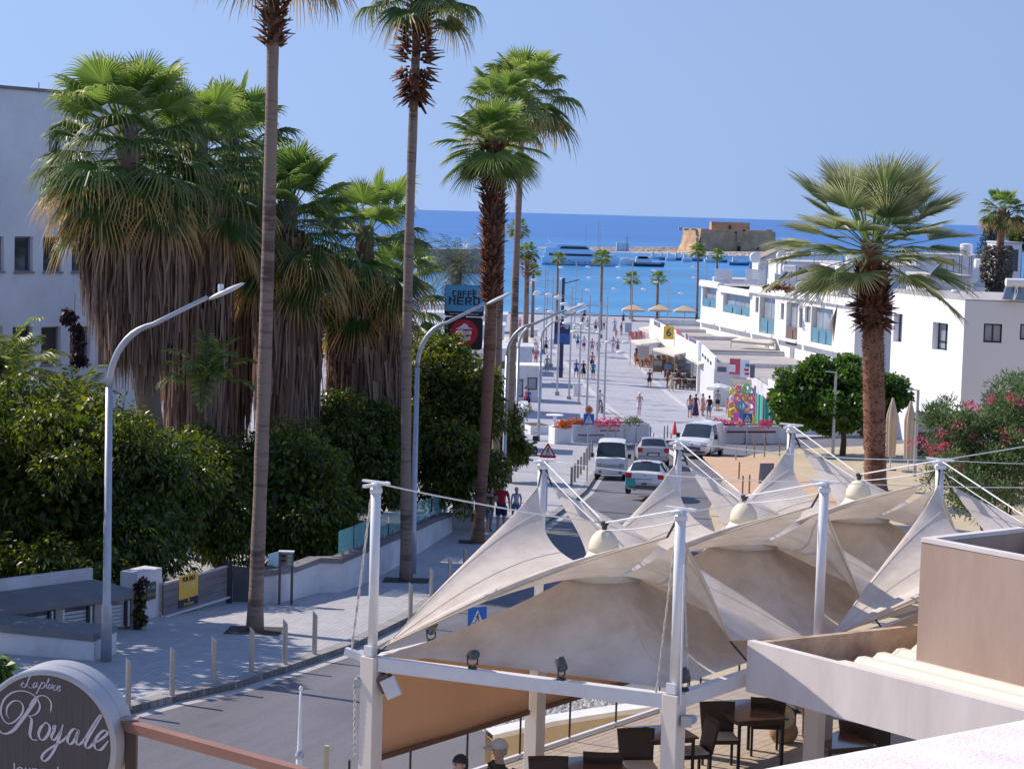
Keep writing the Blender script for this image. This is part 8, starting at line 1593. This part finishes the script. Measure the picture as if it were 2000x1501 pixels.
navy, black, white_, teal, pink, lilac, coral, red_, maroon, orange, grey_, lblue, beige_, denim, blue_ = (Cn('navy', .02, .03, .10), Cn('black', .018, .018, .022), Cn('white', .72, .72, .72), Cn('teal', .05, .20, .24), Cn('pink', .62, .26, .34), Cn('lilac', .36, .28, .42), Cn('coral', .62, .17, .14), Cn('red', .52, .02, .04), Cn('maroon', .17, .02, .05), Cn('orange', .72, .22, .03), Cn('grey', .28, .29, .30), Cn('lightblue', .28, .42, .62), Cn('beige', .52, .40, .28), Cn('denim', .12, .20, .34), Cn('blue', .03, .08, .38))
def pp(px, py, dz=.13): return G(px, py, dz)
N_ = 'people on the near pavement'
person('man in a red shirt and dark shorts seen from behind, beside the palm trunks', pp(978, 1040), 3.1, red_, navy, 'brown', 'stand', 1.80, near=True, group=N_, build=1.08)
person('person in a pink top and orange cap walking away behind the spiky palm', pp(955, 1036), 2.9, pink, grey_, 'brown', 'walk', 1.68, hat=Cn('orange_cap', .75, .22, .02), near=True, group=N_, long_=True)
person('person in a pale grey shirt half hidden by the spiky palm trunk', pp(947, 1042), 3.2, Cn('palegrey', .42, .42, .45), grey_, 'brown', 'walk', 1.70, group=N_, phase=1)
person('child with blond hair and a patterned top beyond the first sail edge', pp(1007, 1022), 3.4, Cn('patterned', .55, .5, .55), denim, 'blond', 'walk', 1.35, group=N_, near=True, hairlong=True)
# on the plaza
PL = [((1268, 758), 'man in a navy T-shirt and dark shorts walking towards us, alone on the plaza', navy, black, 'dark', 'walk', 0, {}), ((1248, 811), 'woman in a white hat, pink patterned top and white shorts, nearest on the open plaza', Cn('pinkpattern', .55, .30, .36), white_, 'brown', 'walk', .1, dict(hat=white_, hatshape='brim', arms='up')),
  ((1197, 688), 'person in lilac, left of a close couple', lilac, lilac, 'dark', 'walk', 3.0, dict(long_=True)), ((1206, 688), 'shorter person in maroon, right of a close couple', Cn('dullmaroon', .25, .12, .2), Cn('dullmaroon', .25, .12, .2), 'dark', 'walk', 3.2, dict(H=1.55, dress='knee')),
  ((1125, 738), 'person in bright blue behind a lamp post', blue_, blue_, 'brown', 'walk', .2, {}), ((1139, 738), 'woman in a black dress among the lamp posts', black, black, 'dark', 'walk', 0, dict(dress='knee')), ((1158, 740), 'man in a teal shirt with a backpack between lamp posts', teal, teal, 'brown', 'walk', 3.1, dict(bag=Cn('bluebag', .05, .14, .3))), ((1156, 722), 'person in a pinkish red top behind the teal shirt', Cn('dustyred', .5, .18, .2), black, 'brown', 'stand', 3.0, {}),
  ((1128, 680), 'person in turquoise right of the blue banner', Cn('turq', .06, .34, .4), blue_, 'dark', 'walk', 3.0, {}), ((1140, 686), 'woman in a white top and purple skirt near the blue banner', Cn('offwhite', .6, .55, .62), Cn('purple', .22, .05, .2), 'brown', 'walk', 3.1, {}), ((1156, 690), 'person in mauve behind the lamp poles', Cn('mauve', .4, .2, .3), Cn('mauve', .4, .2, .3), 'brown', 'walk', .1, {}), ((1168, 694), 'person in greyish blue behind the lamp poles', Cn('greyblue', .2, .26, .34), grey_, 'brown', 'walk', 3.1, {}),
  ((1068, 727), 'woman in a grey green dress left of the banner pole', Cn('greygreen', .26, .31, .28), Cn('greygreen', .26, .31, .28), 'brown', 'walk', 0, dict(dress='knee')), ((1066, 690), 'woman in a lilac top and black skirt beyond the grey green dress', lilac, black, 'dark', 'walk', 3.1, dict(dress=None)), ((1046, 712), 'person in a coral top just behind the kiosk roof', coral, coral, 'brown', 'stand', .3, {}),
  ((1243, 706), 'waiter in black standing beside the orange chairs', black, black, 'dark', 'stand', -.8, dict(long_=True)), ((1303, 757), 'person in brown beside the taller menu board', Cn('brownshirt', .2, .09, .07), maroon, 'brown', 'stand', 1.2, {}), ((1311, 764), 'woman in a beige dress in front of the dark restaurant chairs', beige_, beige_, 'blond', 'walk', 2.8, dict(dress='knee')),
  ((1347, 816), 'woman in an orange top and denim shorts, left of the group by the parasol', Cn('orangetop', .6, .22, .14), denim, 'dark', 'stand', 2.6, dict(hairlong=True)), ((1358, 813), 'woman in a long dark dress in the group by the parasol', Cn('plumdress', .07, .02, .08), Cn('plumdress', .07, .02, .08), 'brown', 'stand', 3.0, dict(dress='long', sleeve=False)), ((1352, 808), 'child in lilac behind the long dark dress', lilac, lilac, 'blond', 'stand', 3.0, dict(H=1.3)), ((1372, 812), 'woman in a coral dress in the group by the parasol', Cn('coraldress', .6, .28, .22), coral, 'brown', 'stand', 1.0, dict(dress='knee')), ((1384, 819), 'man in a maroon shirt and denim shorts with a dark backpack, by the parasol', maroon, denim, 'dark', 'stand', 3.3, dict(bag=black, H=1.82)),
  ((1401, 803), 'person in white standing under the white parasol', grey_, black, 'dark', 'stand', .4, {}), ((1420, 808), 'child in pink next to the stall', pink, pink, 'dark', 'stand', .5, dict(H=1.2)), ((1458, 822), 'person in black at the stall behind the blue crossing sign', black, black, 'dark', 'stand', .3, {}),
  ((1137, 641), 'far person in dark clothes left on the quay end of the plaza', navy, black, 'dark', 'walk', 0, {}), ((1147, 645), 'far woman in a pale pink dress on the quay end of the plaza', beige_, beige_, 'brown', 'walk', 0, dict(dress='long')), ((1163, 650), 'far person in a reddish top among the lamp posts', Cn('dustyred', .5, .18, .2), navy, 'brown', 'walk', 3, {}), ((1171, 640), 'far man in black with another man in white', black, black, 'dark', 'walk', 3, dict(long_=True)), ((1179, 645), 'far man in a white shirt and dark trousers', white_, black, 'dark', 'walk', 3, dict(long_=True)), ((1200, 647), 'far woman in a long light blue dress', lblue, lblue, 'dark', 'walk', 0, dict(dress='long')), ((1217, 634), 'far person near the quay parasols', navy, navy, 'dark', 'stand', 0, {}), ((1141, 625), 'farthest person in dark clothes at the quay edge', black, navy, 'dark', 'stand', 3, {}),
  ((1213, 655), 'person in dark clothes left of the grey cabinet', black, grey_, 'dark', 'stand', 1, {}), ((1203, 660), 'child in coral on the plaza near the grey cabinet', coral, coral, 'brown', 'walk', 0, dict(H=1.2)), ((1031, 800), 'person in a blue shirt beside the kiosk corner', blue_, navy, 'brown', 'stand', 2.6, {}), ((1026, 797), 'person in a pink shirt beside the kiosk corner', pink, red_, 'brown', 'stand', 2.2, {}), ((1015, 645), 'far person in pink left of the palm at the quay', pink, pink, 'brown', 'walk', 0, {})]
for k, (p, lab, sh_, lg, hr, po, yw, kw) in enumerate(PL):
 kw = {a: b for a, b in kw.items() if b is not None}; kw.setdefault('H', 1.66 + .12 * rnd.random()); person(lab, pp(*p), yw, sh_, lg, hr, po, phase=k % 2, **kw)
# cyclist
b = pp(1172, 806); bk_ = thing('bicycle', 'bicycle ridden by the person in white between the lamp posts', 'bicycle', b); d = V((.2, -.98, 0)).normalized(); s_ = V((-d.y, d.x, 0))
for q in (-.52, .52): mb = MB(); c = b + d * q + V((0, 0, .34)); Mr = frame_of((0, 0, 0), d, s_).to_3x3(); mb.lathe(c, [(.30, -.02), (.34, -.02), (.34, .02), (.30, .02)], 20, M=Mr); mb.build('wheel', M_black, bk_)
mb = MB(); [mb.tube([b + d * a + V((0, 0, z)), b + d * a2 + V((0, 0, z2))], .02, 6) for a, z, a2, z2 in ((-.52, .34, -.12, .35), (-.12, .35, -.2, .82), (-.2, .82, .36, .84), (.36, .84, .52, .34), (.36, .84, -.12, .35), (-.52, .34, -.18, .74))]; mb.build('frame', mat('bike_blue', (.05, .09, .2), .35), bk_)
mb = MB(); mb.tube([b + d * .38 + s_ * .26 + V((0, 0, 1.02)), b + d * .40 + V((0, 0, 1.0)), b + d * .38 - s_ * .26 + V((0, 0, 1.02))], .015, 6); mb.tube([b + d * .36 + V((0, 0, .84)), b + d * .40 + V((0, 0, 1.0))], .018, 6); mb.build('handlebar', M_dark, bk_); mb = MB(); mb.ell(b - d * .22 + V((0, 0, .86)), (.1, .12, .04), 10, 5); mb.build('saddle', M_black, bk_, smooth=True)
person('cyclist in a white T-shirt and dark shorts riding towards us', b - d * .22 + V((0, 0, .0)), .2, white_, grey_, 'dark', 'ride', 1.75)
# on the terrace
pz = Z(976, 1447, ZF + 1.32); person('seated man in a pale cap and dark green shirt under the blind', (pz.x, pz.y, ZF), -1.15, Cn('darkgreen', .045, .06, .05), navy, 'grey', 'sit', 1.76, hat=Cn('palecap', .6, .6, .57), near=True, group='people on the terrace', build=1.1)
mb = MB(); c = V((pz.x, pz.y, ZF + .98)); mb.tube([c + V((-.13, -.03, .08)), c + V((0, -.14, -.12)), c + V((.16, -.06, -.35))], .022, 6); tag(mb.build('bag_strap', M_blk), 'dark bag strap across the green shirt of the seated man', 'strap')
pz2 = Z(900, 1478, ZF + 1.28); person('dark haired seated person at the bottom edge, only the head in view', (pz2.x, pz2.y, ZF), -.9, Cn('darkgreen', .045, .06, .05), navy, 'dark', 'sit', 1.70, near=True, group='people on the terrace')
pz3 = Z(1572, 1452, ZF); person('seated person with bare legs and khaki shorts below the flat roof edge', (pz3.x, pz3.y + .5, ZF), .3, black, Cn('khaki', .30, .24, .15), 'dark', 'sit', 1.72, near=True, group='people on the terrace')
for (p_, yw) in ((pz, -1.15), (pz2, -.9), (pz3 + V((0, .5, 0)), .3)): chair((p_.x, p_.y, ZF), yw, {-1.15: 'wicker chair under the man in the pale cap', -.9: 'wicker chair under the dark haired person at the bottom edge', .3: 'wicker chair under the person with bare legs'}[yw])
# ================================================================= HARBOUR: castle, breakwater, boats
def sandstone():
 m = mat('sandstone', srgb(196, 160, 122), .9, var=.2, scale=.25, bump=.6, bscale=.9, dirt=srgb(158, 124, 96)); return m
M_sand = sandstone(); YC = 960
K = YC / FOC
cs = thing('castle', 'sandstone harbour castle with a square keep on the far breakwater', 'castle', (at(1420, 496, YC).x, YC, SEA + .8))
zb = at(1420, 497, YC).z; zt = at(1420, 450, YC).z; x0, xm, x1 = at(1322, 480, YC).x, at(1368, 480, YC).x, at(1515, 480, YC).x
# left sunlit wing with a battered foot, main shaded wall, rear depth
A, B, D = V((xm, YC)), V((x1, YC + 2)), V((x0 + 4, YC + 16)); Cc = V((x1, YC + 28))
def batter(P, Q, z0, z1, out, nx, ny, holes=()):
 mb = MB(); d = (Q - P); n = V((nx, ny)).normalized() * out
 prof = [(1, z0), (.35, z0 + (z1 - z0) * .35), (.05, z0 + (z1 - z0) * .7), (0, z1)]
 vs = [];
 for t in [i / 12 for i in range(13)]:
  p = P + d * t
  for f, z in prof: vs.append((p.x + n.x * f, p.y + n.y * f, z))
 mb.add(vs, [(i * 4 + j, i * 4 + 4 + j, i * 4 + 5 + j, i * 4 + 1 + j) for i in range(12) for j in range(3)]); return mb
batter(A, B, zb, zt, 0, 0, -1).build('wall', M_sand, cs); batter(D, A, zb, zt + .6, 3.2, -1, -.3).build('wall', M_sand, cs); batter(B, Cc, zb, zt, 0, 1, 0).build('wall', M_sand, cs); batter(Cc, D, zb, zt, 0, 0, 1).build('wall', M_sand, cs)
mb = MB(); mb.add([(p.x, p.y, zt - .8) for p in (A, B, Cc, D)], [(0, 1, 2, 3)]); mb.build('roof', M_sand, cs)
def blk(xa, xb, ya, yb, nm, Y0, dep, m=None): a, b = at(xa, ya, Y0), at(xb, yb, Y0); mb = MB(); mb.box(((a.x + b.x) / 2, Y0 + dep / 2, (a.z + b.z) / 2), (abs(b.x - a.x), dep, abs(a.z - b.z))); return mb.build(nm, m or M_sand, cs)
blk(1390, 1464, 433, 452, 'keep', YC + 8, 11); blk(1389, 1465, 431.5, 433.5, 'keep_parapet', YC + 7.8, 11.4)
for xa, xb, ya, yb in ((1326, 1332, 444, 450), (1336, 1345, 446, 450), (1350, 1360, 446, 450), (1366, 1386, 446.5, 450), (1386, 1432, 448.5, 450.5), (1460, 1496, 449, 451.5), (1496, 1508, 448, 455)): blk(xa, xb, ya, yb, 'merlon', YC + 3, 2)
for xa, xb, ya, yb in ((1440, 1446, 481, 492), (1479, 1482, 483, 488), (1436, 1439, 452, 456), (1451, 1455, 448, 452)): blk(xa, xb, ya, yb, 'opening', YC - .3, 1.0, mat('dark_opening', (.035, .03, .03), .9))
blk(1424, 1427, 440, 447, 'opening', YC + 7.5, 1, mat('dark_opening', (.035, .03, .03), .9)); blk(1440, 1450, 455, 474, 'recessed_panel', YC - .15, .5)
# breakwater
mb = MB(); M_brk = mat('breakwater_stone', srgb(168, 152, 138), .9, var=.25, scale=.3, bump=.6, bscale=1)
def bw(px0, px1, yt, yb, Y, dep, nm, m, lab=None): a, b = at(px0, yt, Y), at(px1, yb, Y); mb = MB(); mb.grid(lambda u, v: (a.x + (b.x - a.x) * u, Y - dep * .5 * v ** 1.2 + rnd.uniform(-.6, .6) * v, SEA - .3 + (at(px0 + (px1 - px0) * u, yt, Y).z - SEA + .3) * (1 - v) + rnd.uniform(-.25, .25) * (0 < v < 1)), 120, 6); mb.grid(lambda u, v: (a.x + (b.x - a.x) * u, Y + dep * v, at(px0 + (px1 - px0) * u, yt, Y).z), 10, 1); return struct(mb.build(nm, m))
bw(1050, 1560, 483, 500, 985, 10, 'breakwater', M_brk); bw(1180, 1560, 492, 503, 940, 8, 'harbour_quay', mat('quay_pale', srgb(190, 178, 164), .9, var=.15, scale=.5))
a = at(1216, 486, 970); mb = MB(); mb.box(a, (6, 3, 6)); tag(mb.build('harbour_hut', M_white), 'small white hut on the breakwater behind the moored boats', 'hut'); mb = MB(); p = at(1224, 492, 965); mb.bar(p, p + V((0, 0, 7)), .25, .25); tag(mb.build('beacon_pole', M_dark), 'thin dark beacon pole beside the hut on the breakwater', 'pole')
# headland on the left
q = np.random.default_rng(9); mb = MB(); c = at(850, 475, 620)
mb.grid(lambda u, v: (c.x - 6 + 22 * u, 612 + 20 * v, SEA + 4.6 * math.sin(math.pi * min(1, u * 1.0)) ** .8 * math.sin(math.pi * v) ** .7 + q.uniform(-.35, .35)), 40, 16); struct(mb.build('rocks', mat('red_rock', srgb(150, 122, 104), .95, var=.3, scale=.4, bump=.8, bscale=1.5), smooth=False))
bw(815, 955, 486, 490, 560, 5, 'left_breakwater', M_brk)
# boats: lofted hulls
def hull(mb, L_, W_, H_, X0, Y0, z0, flip=1, n=12, sheer=.35):
 vs = []
 for i in range(n + 1):
  t = i / n; w = W_ / 2 * (1 if t < .55 else max(.02, 1 - ((t - .55) / .45) ** 2)); top = H_ * (1 + sheer * max(0, t - .4) ** 1.4); x = X0 + flip * (L_ * t)
  for yy, zz in ((0, -.4), (w * .65, -.1), (w * .92, top * .5), (w, top), (0, top + .02), (-w, top), (-w * .92, top * .5), (-w * .65, -.1)): vs.append((x + flip * (top * .25 * t if zz > 0 else 0), Y0 + yy, z0 + zz))
 return mb.add(vs, [(i * 8 + j, (i + 1) * 8 + j, (i + 1) * 8 + (j + 1) % 8, i * 8 + (j + 1) % 8) for i in range(n) for j in range(8)] + [tuple(range(7, -1, -1))])
def slab_(mb, pts, z0, z1, Y0, W_, taper=.9):
 n = len(pts); vs = [(x, Y0 - W_ / 2, z) for x, z in pts] + [(x, Y0 + W_ / 2, z) for x, z in pts]; return mb.add(vs, [tuple(range(n)), tuple(range(2 * n - 1, n - 1, -1))] + [(i, n + i, n + (i + 1) % n, (i + 1) % n) for i in range(n)])
YY = 680; X = lambda px: at(px, 500, YY).x; Zp = lambda py: at(1130, py, YY).z
M_yacht = mat('yacht_white', srgb(214, 226, 240), .3, var=.02, coat=.3); M_yg = mat('yacht_glass', (.02, .03, .055), .08)
y = thing('motor_yacht', 'large white three decked motor yacht moored in the harbour', 'yacht', (X(1058), YY, SEA)); mb = MB(); hull(mb, X(1206) - X(1058), 5.6, Zp(503) - SEA, X(1058), YY, SEA, 1, 16, .5); mb.build('hull', M_yacht, y, auto=R(30))
def deck(pts, W_, nm, m, off=0): mb = MB(); slab_(mb, [(X(a), Zp(b)) for a, b in pts], 0, 0, YY - off, W_); return mb.build(nm, m, y)
deck([(1062, 505), (1178, 505), (1166, 494), (1062, 494)], 4.9, 'main_deck', M_yacht); deck([(1064, 494), (1162, 494), (1148, 484), (1066, 484)], 4.4, 'upper_deck', M_yacht); deck([(1084, 484), (1152, 484), (1142, 478.5), (1090, 478.5)], 3.8, 'wheelhouse', M_yacht)
deck([(1072, 500), (1160, 500), (1158, 495.5), (1072, 495.5)], 5.0, 'deck_window', M_yg); deck([(1092, 486.5), (1151, 486.5), (1143, 481.5), (1096, 481.5)], 4.45, 'deck_window', M_yg)
deck([(1066, 478.6), (1148, 478.6), (1146, 477.4), (1068, 477.4)], 4.2, 'hardtop', M_yacht)
for px_, py_ in ((1112, 509), (1120, 512), (1130, 512), (1142, 512), (1152, 512), (1103, 511)): mb = MB(); mb.box((X(px_), YY - 2.72, Zp(py_)), (.5, .1, .25)); mb.build('porthole', M_yg, y)
mb = MB(); mb.bar((X(1076), YY, Zp(478)), (X(1068), YY, Zp(466)), .35, .5); mb.bar((X(1066), YY, Zp(467)), (X(1105), YY, Zp(466)), .2, .15); mb.build('radar_arch', M_yacht, y); mb = MB(); mb.add([(X(1068), YY, Zp(467)), (X(1068), YY, Zp(460)), (X(1073), YY, Zp(464.5)), (X(1073), YY, Zp(467))], [(0, 1, 2, 3)]); mb.build('flag', M_white, y, solid=.05)
mb = MB(); mb.bar((X(1058), YY - 2.85, SEA + .12), (X(1192), YY - 2.3, SEA + .12), .1, .25); mb.build('boot_stripe', M_navy, y)
def boat(px0, px1, yw, Y, H_, W_, lab, hm, cab=(), flip=1, grp='small boats in the harbour'):
 a, b = at(px0, yw, Y), at(px1, yw, Y); x = a.x if flip > 0 else b.x; t_ = thing('boat', lab, 'boat', (x, Y, SEA), grp); mb = MB(); hull(mb, abs(b.x - a.x), W_, H_, x, Y, SEA, flip, 10); mb.build('hull', hm, t_, auto=R(30))
 for (ca, cb, z0, z1, m_) in cab:
  xa, xb = a.x + (b.x - a.x) * ca, a.x + (b.x - a.x) * cb; mb = MB(); slab_(mb, [(xa, SEA + z0), (xb, SEA + z0), (xb - (xb - xa) * .15, SEA + z1), (xa + (xb - xa) * .08, SEA + z1)], 0, 0, Y, W_ * .75); mb.build('cabin', m_, t_)
 mb = MB(); mb.box(((a.x + b.x) / 2, Y - W_ * .48, SEA + H_ * .85), (abs(b.x - a.x) * .8, .08, .15)); mb.build('rail', M_whitep, t_); return t_
M_bl = mat('boat_blue', (.05, .16, .34), .4); M_bw2 = mat('boat_white', (.7, .7, .72), .4)
boat(1237, 1296, 517, 690, 1.3, 3.6, 'white cabin cruiser with a dark stripe right of the big yacht', mat('dark_hull', (.07, .06, .09), .4), ((.05, .62, 1.2, 3.2, M_bw2), (.12, .5, 2.6, 3.4, M_yg))); boat(1212, 1242, 516, 695, 2.2, 3.4, 'covered white motor boat beside the cabin cruiser', M_bw2, ((.1, .6, 2.0, 2.6, M_bw2),), -1)
for k, (p0, p1, yw, Y, hm, lab) in enumerate(((1288, 1302, 508, 800, M_bl, 'small blue fishing boat left of the castle'), (1300, 1318, 509, 790, M_bw2, 'small white boat with a wheelhouse left of the castle'), (1316, 1332, 508, 800, M_bl, 'blue hulled boat in front of the castle corner'), (1332, 1350, 510, 780, M_bw2, 'white boat in front of the castle, left of the palms'), (1352, 1372, 509, 795, M_bl, 'boat half hidden by the taller castle palm'), (1376, 1398, 510, 780, M_bw2, 'white boat between the two castle palms'), (1402, 1420, 510, 785, M_bl, 'blue boat just right of the lower castle palm'), (1424, 1462, 514, 745, M_bl, 'long blue and white open boat below the castle door'), (1270, 1288, 507, 810, M_bw2, 'little white boat near the breakwater hut'))):
 boat(p0, p1, yw, Y, 1.2, 2.4, lab, hm, ((.15, .45, 1.1, 2.9, M_bw2),), 1 if k % 2 else -1)
for k, (px, yt, Y) in enumerate(((1144, 441, 800), (1169, 431, 790), (1172, 440, 795))): b = at(px, 500, Y); p = at(px, yt, Y); t_ = thing('sailing_boat', ['sailing boat whose bare mast rises above the yacht wheelhouse', 'sailing boat with the tallest bare mast behind the yacht bow', 'sailing boat with a mast close to the tallest one'][k], 'sailing boat', (b.x, Y, SEA), 'sailing boats behind the yacht'); mb = MB(); mb.tube([(b.x, Y, SEA + 1), p], .1, 6); mb.build('mast', M_steel, t_); mb = MB(); hull(mb, 11, 3, 1.3, b.x - 5, Y, SEA, 1, 8); mb.build('hull', M_bw2, t_); mb = MB(); mb.bar((b.x, Y, SEA + 2.2), (b.x - 4, Y, SEA + 2.2), .3, .3); mb.build('boom', M_bl, t_)
# ================================================================= FOREGROUND: round sign, rail, thin poles
YS = 18.3; PXM = YS / FOC
sc_ = at(90, 1451, YS); rad = 145 * PXM
sg = thing('round_sign', 'big round drum sign with cursive white name on brushed brown, lower left corner', 'sign', (sc_.x, sc_.y, 7.7))
axis = V((-.20, -.94, .0)).normalized(); right_ = V((.94, -.20, 0)).normalized(); Mf_ = frame_of((0, 0, 0), right_, axis).to_3x3()
depth = .42
mb = MB(); mb.lathe(sc_, [(rad * .985, -depth), (rad * 1.03, -depth), (rad * 1.03, -depth * .55), (rad * 1.015, -depth * .53), (rad * 1.015, -depth * .47), (rad * 1.03, -depth * .45), (rad * 1.03, .0), (rad * 1.0, .012), (rad * .955, .012), (rad * .95, -.01)], 72, M=Mf_); mb.build('drum', mat('satin_aluminium', (.50, .48, .48), .42, metal=.35, var=.06, scale=2), sg, auto=R(35))
mb = MB(); n = 72; mb.add([sc_ + Mf_ @ V((rad * .952 * math.cos(6.28319 * i / n), rad * .952 * math.sin(6.28319 * i / n), .0)) for i in range(n)], [tuple(range(n))]); mb.build('face', mat('brushed_brown', (.105, .092, .097), .35, metal=.25, var=.22, scale=5, stretch=(14, 14, .35)), sg)
# cursive lettering: strokes traced on the face, thick on the down strokes
K4 = lambda x, y: (x / 4, 1126 + y / 4)
def crom(P, n=8):
 out = []; P = [P[0]] + list(P) + [P[-1]]
 for i in range(1, len(P) - 2):
  p0, p1, p2, p3 = P[i - 1:i + 3]
  for k in range(n):
   t = k / n; out.append(tuple(.5 * ((2 * p1[q]) + (-p0[q] + p2[q]) * t + (2 * p0[q] - 5 * p1[q] + 4 * p2[q] - p3[q]) * t * t + (-p0[q] + 3 * p1[q] - 3 * p2[q] + p3[q]) * t ** 3) for q in (0, 1)))
 out.append(P[-2]); return out
fp = sc_ + axis * .006
def stroke(mb, pts, wmin, wmax):
 P = crom(pts); k = len(P); vs = []
 for i, (x, y) in enumerate(P):
  a, b = P[max(0, i - 1)], P[min(k - 1, i + 1)]; dx, dy = b[0] - a[0], b[1] - a[1]; l = math.hypot(dx, dy) or 1; dx, dy = dx / l, dy / l
  th = abs(dx * -.42 + dy * .91); w = (wmin + (wmax - wmin) * th ** 2.2) / 2 * min(1, .35 + 6 * i / k, .35 + 6 * (k - 1 - i) / k)
  for s in (1, -1): p = on_plane(*K4(x - dy * w * s, y + dx * w * s), fp, axis); vs.append(p)
 mb.add(vs, [(2 * i, 2 * i + 1, 2 * i + 3, 2 * i + 2) for i in range(k - 1)])
M_let = mat('pale_lilac_letters', (.66, .60, .64), .5, var=.03)
LETTERS = {
 'R': [([(75, 1105), (52, 1070), (60, 1010), (105, 968), (155, 972), (182, 1015), (165, 1075), (110, 1130), (60, 1142), (22, 1105), (6, 1040), (30, 960), (90, 905), (170, 888), (240, 908), (290, 950), (312, 1005), (295, 1055), (250, 1082), (215, 1080)], 8, 16), ([(300, 935), (262, 985), (215, 1055), (160, 1130), (105, 1195), (50, 1222), (8, 1212), (-14, 1180), (-8, 1150)], 10, 30), ([(228, 1005), (268, 950), (318, 925), (368, 938), (400, 985), (395, 1055)], 8, 14), ([(222, 1082), (246, 1112), (242, 1165), (234, 1225), (252, 1266), (296, 1272)], 8, 26)],
 'o': [([(352, 1140), (320, 1175), (302, 1225), (318, 1268), (350, 1262), (384, 1210), (386, 1160), (360, 1136), (344, 1150)], 8, 24)],
 'y': [([(408, 1185), (430, 1158), (422, 1200), (402, 1245), (418, 1272), (450, 1245), (486, 1178)], 8, 22), ([(492, 1150), (470, 1230), (436, 1325), (392, 1400), (348, 1436), (326, 1412), (350, 1368), (420, 1318), (490, 1276), (534, 1228)], 8, 22)],
 'a': [([(608, 1192), (575, 1186), (538, 1232), (528, 1285), (552, 1304), (586, 1266), (616, 1195), (596, 1265), (604, 1308), (640, 1292), (662, 1250)], 8, 24)],
 'l': [([(655, 1270), (712, 1185), (770, 1098), (790, 1078), (768, 1120), (712, 1215), (668, 1300), (680, 1334), (712, 1318), (742, 1272)], 8, 24)],
 'e': [([(736, 1300), (800, 1258), (838, 1218), (816, 1196), (770, 1232), (738, 1292), (748, 1340), (790, 1346), (846, 1278)], 8, 24)]}
SMALL = {'L': [([(262, 772), (245, 765), (222, 802), (205, 848), (182, 862), (166, 848), (180, 832), (212, 850), (240, 866), (264, 856)], 4, 10), ([(165, 838), (182, 818)], 4, 8)], 'a': [([(290, 828), (272, 826), (258, 850), (264, 866), (282, 848), (294, 824), (286, 856), (302, 862)], 4, 9)], 'p': [([(330, 818), (310, 860), (280, 916)], 5, 10), ([(318, 840), (340, 822), (352, 840), (336, 866), (314, 866)], 4, 9)], 'l': [([(356, 850), (382, 806), (380, 796), (362, 846), (366, 868), (382, 860)], 4, 9)], 'a.': [([(408, 842), (390, 838), (376, 862), (384, 874), (400, 858), (412, 838), (404, 866), (418, 872)], 4, 9)], 'c': [([(442, 852), (428, 846), (416, 870), (426, 884), (446, 872)], 4, 9)], 'e': [([(446, 874), (468, 860), (466, 848), (450, 858), (446, 880), (460, 890), (476, 874)], 4, 9)]}
for D in (LETTERS, SMALL):
 for ch, sts in D.items():
  mb = MB(); [stroke(mb, *st) for st in sts]; mb.build('letter', M_let, sg)
o_ = on_plane(*K4(100, 1470), fp, axis); o2 = on_plane(*K4(580, 1512), fp, axis); xd = (o2 - o_).normalized()
text('lettering', 'lounge bar', .145, M_let, sg, frame_of(o_ + V((0, 0, -.03)), xd, axis), align='LEFT', ext=.002)
# post and rusty rail
pr = at(250, 1404, YS + .1); post = thing('sign_post_rail', 'reddish brown steel rail with its dark post beside the round sign', 'rail', (pr.x, pr.y, 7.7))
mb = MB(); mb.box((pr.x + .035, pr.y, (pr.z + 7.2) / 2), (.10, .10, pr.z - 7.2)); mb.build('post', mat('dark_brown_steel', (.075, .045, .038), .5, var=.2), post, bevel=.004)
e = at(600, 1512, YS - 1.2); mb = MB(); mb.bar((pr.x - .04, pr.y, pr.z - .045), e, .10, .095); mb.build('rail', mat('rusty_rail', (.34, .17, .12), .5, var=.12, scale=3), post, bevel=.004)
mb = MB(); mb.box((pr.x + .0, pr.y, pr.z + .012), (.2, .14, .02)); mb.build('cap', mat('rusty_cap', (.45, .30, .26), .5), post)
# thin white pole spike and short yellow stub
p = at(584, 1520, 21); q_ = at(588, 1344, 21); tp = thing('pole_spike', 'thin white tapered pole rising from the bottom edge before the road', 'pole', (p.x, p.y, 7.7)); mb = MB(); k1 = at(585, 1470, 21)
mb.tube([(p.x, p.y, 7.7), k1 - V((0, 0, .02)), k1, q_.lerp(k1, .4), q_], [.04, .036, .026, .018, .012], 10); mb.build('pole', M_whitep, tp, smooth=True); mb = MB(); mb.ell(q_, (.022, .022, .03), 8, 6); mb.build('tip', M_whitep, tp); mb = MB(); mb.lathe(k1, [(.045, -.05), (.05, -.02), (.03, .03)], 10); mb.build('collar', M_steel, tp)
p = at(637, 1520, 20.5); q_ = at(637, 1455, 20.5); mb = MB(); mb.box((p.x, p.y, (7.7 + q_.z) / 2), (.045, .045, q_.z - 7.7)); tag(mb.build('marker_stub', mat('ochre_stub', (.5, .42, .26), .6)), 'short ochre stub at the bottom edge right of the white pole', 'stub')
b = G(-8, 1340, .1); q = np.random.default_rng(2); lf = thing('leafy_plant', 'green leafy plant at the left edge above the round sign', 'plant', (at(2, 1400, 19).x, 19, 7.7)); C_ = np.array([at(x, y, 19) for x, y in ((2, 1298), (8, 1310), (-6, 1305), (2, 1325), (-10, 1290))]); v, f = leaves(140, C_, np.full((5, 3), .07), .13, .03, -.3, q, .1); stuff(np_mesh('foliage', v, f, L_round, lf)); mb = MB(); mb.tube([(at(2, 1400, 19).x, 19, 7.7), at(0, 1315, 19)], .012, 5); mb.build('stem', M_bark, lf)
# wisps of a dry grass plant on the terrace edge far right of the deck
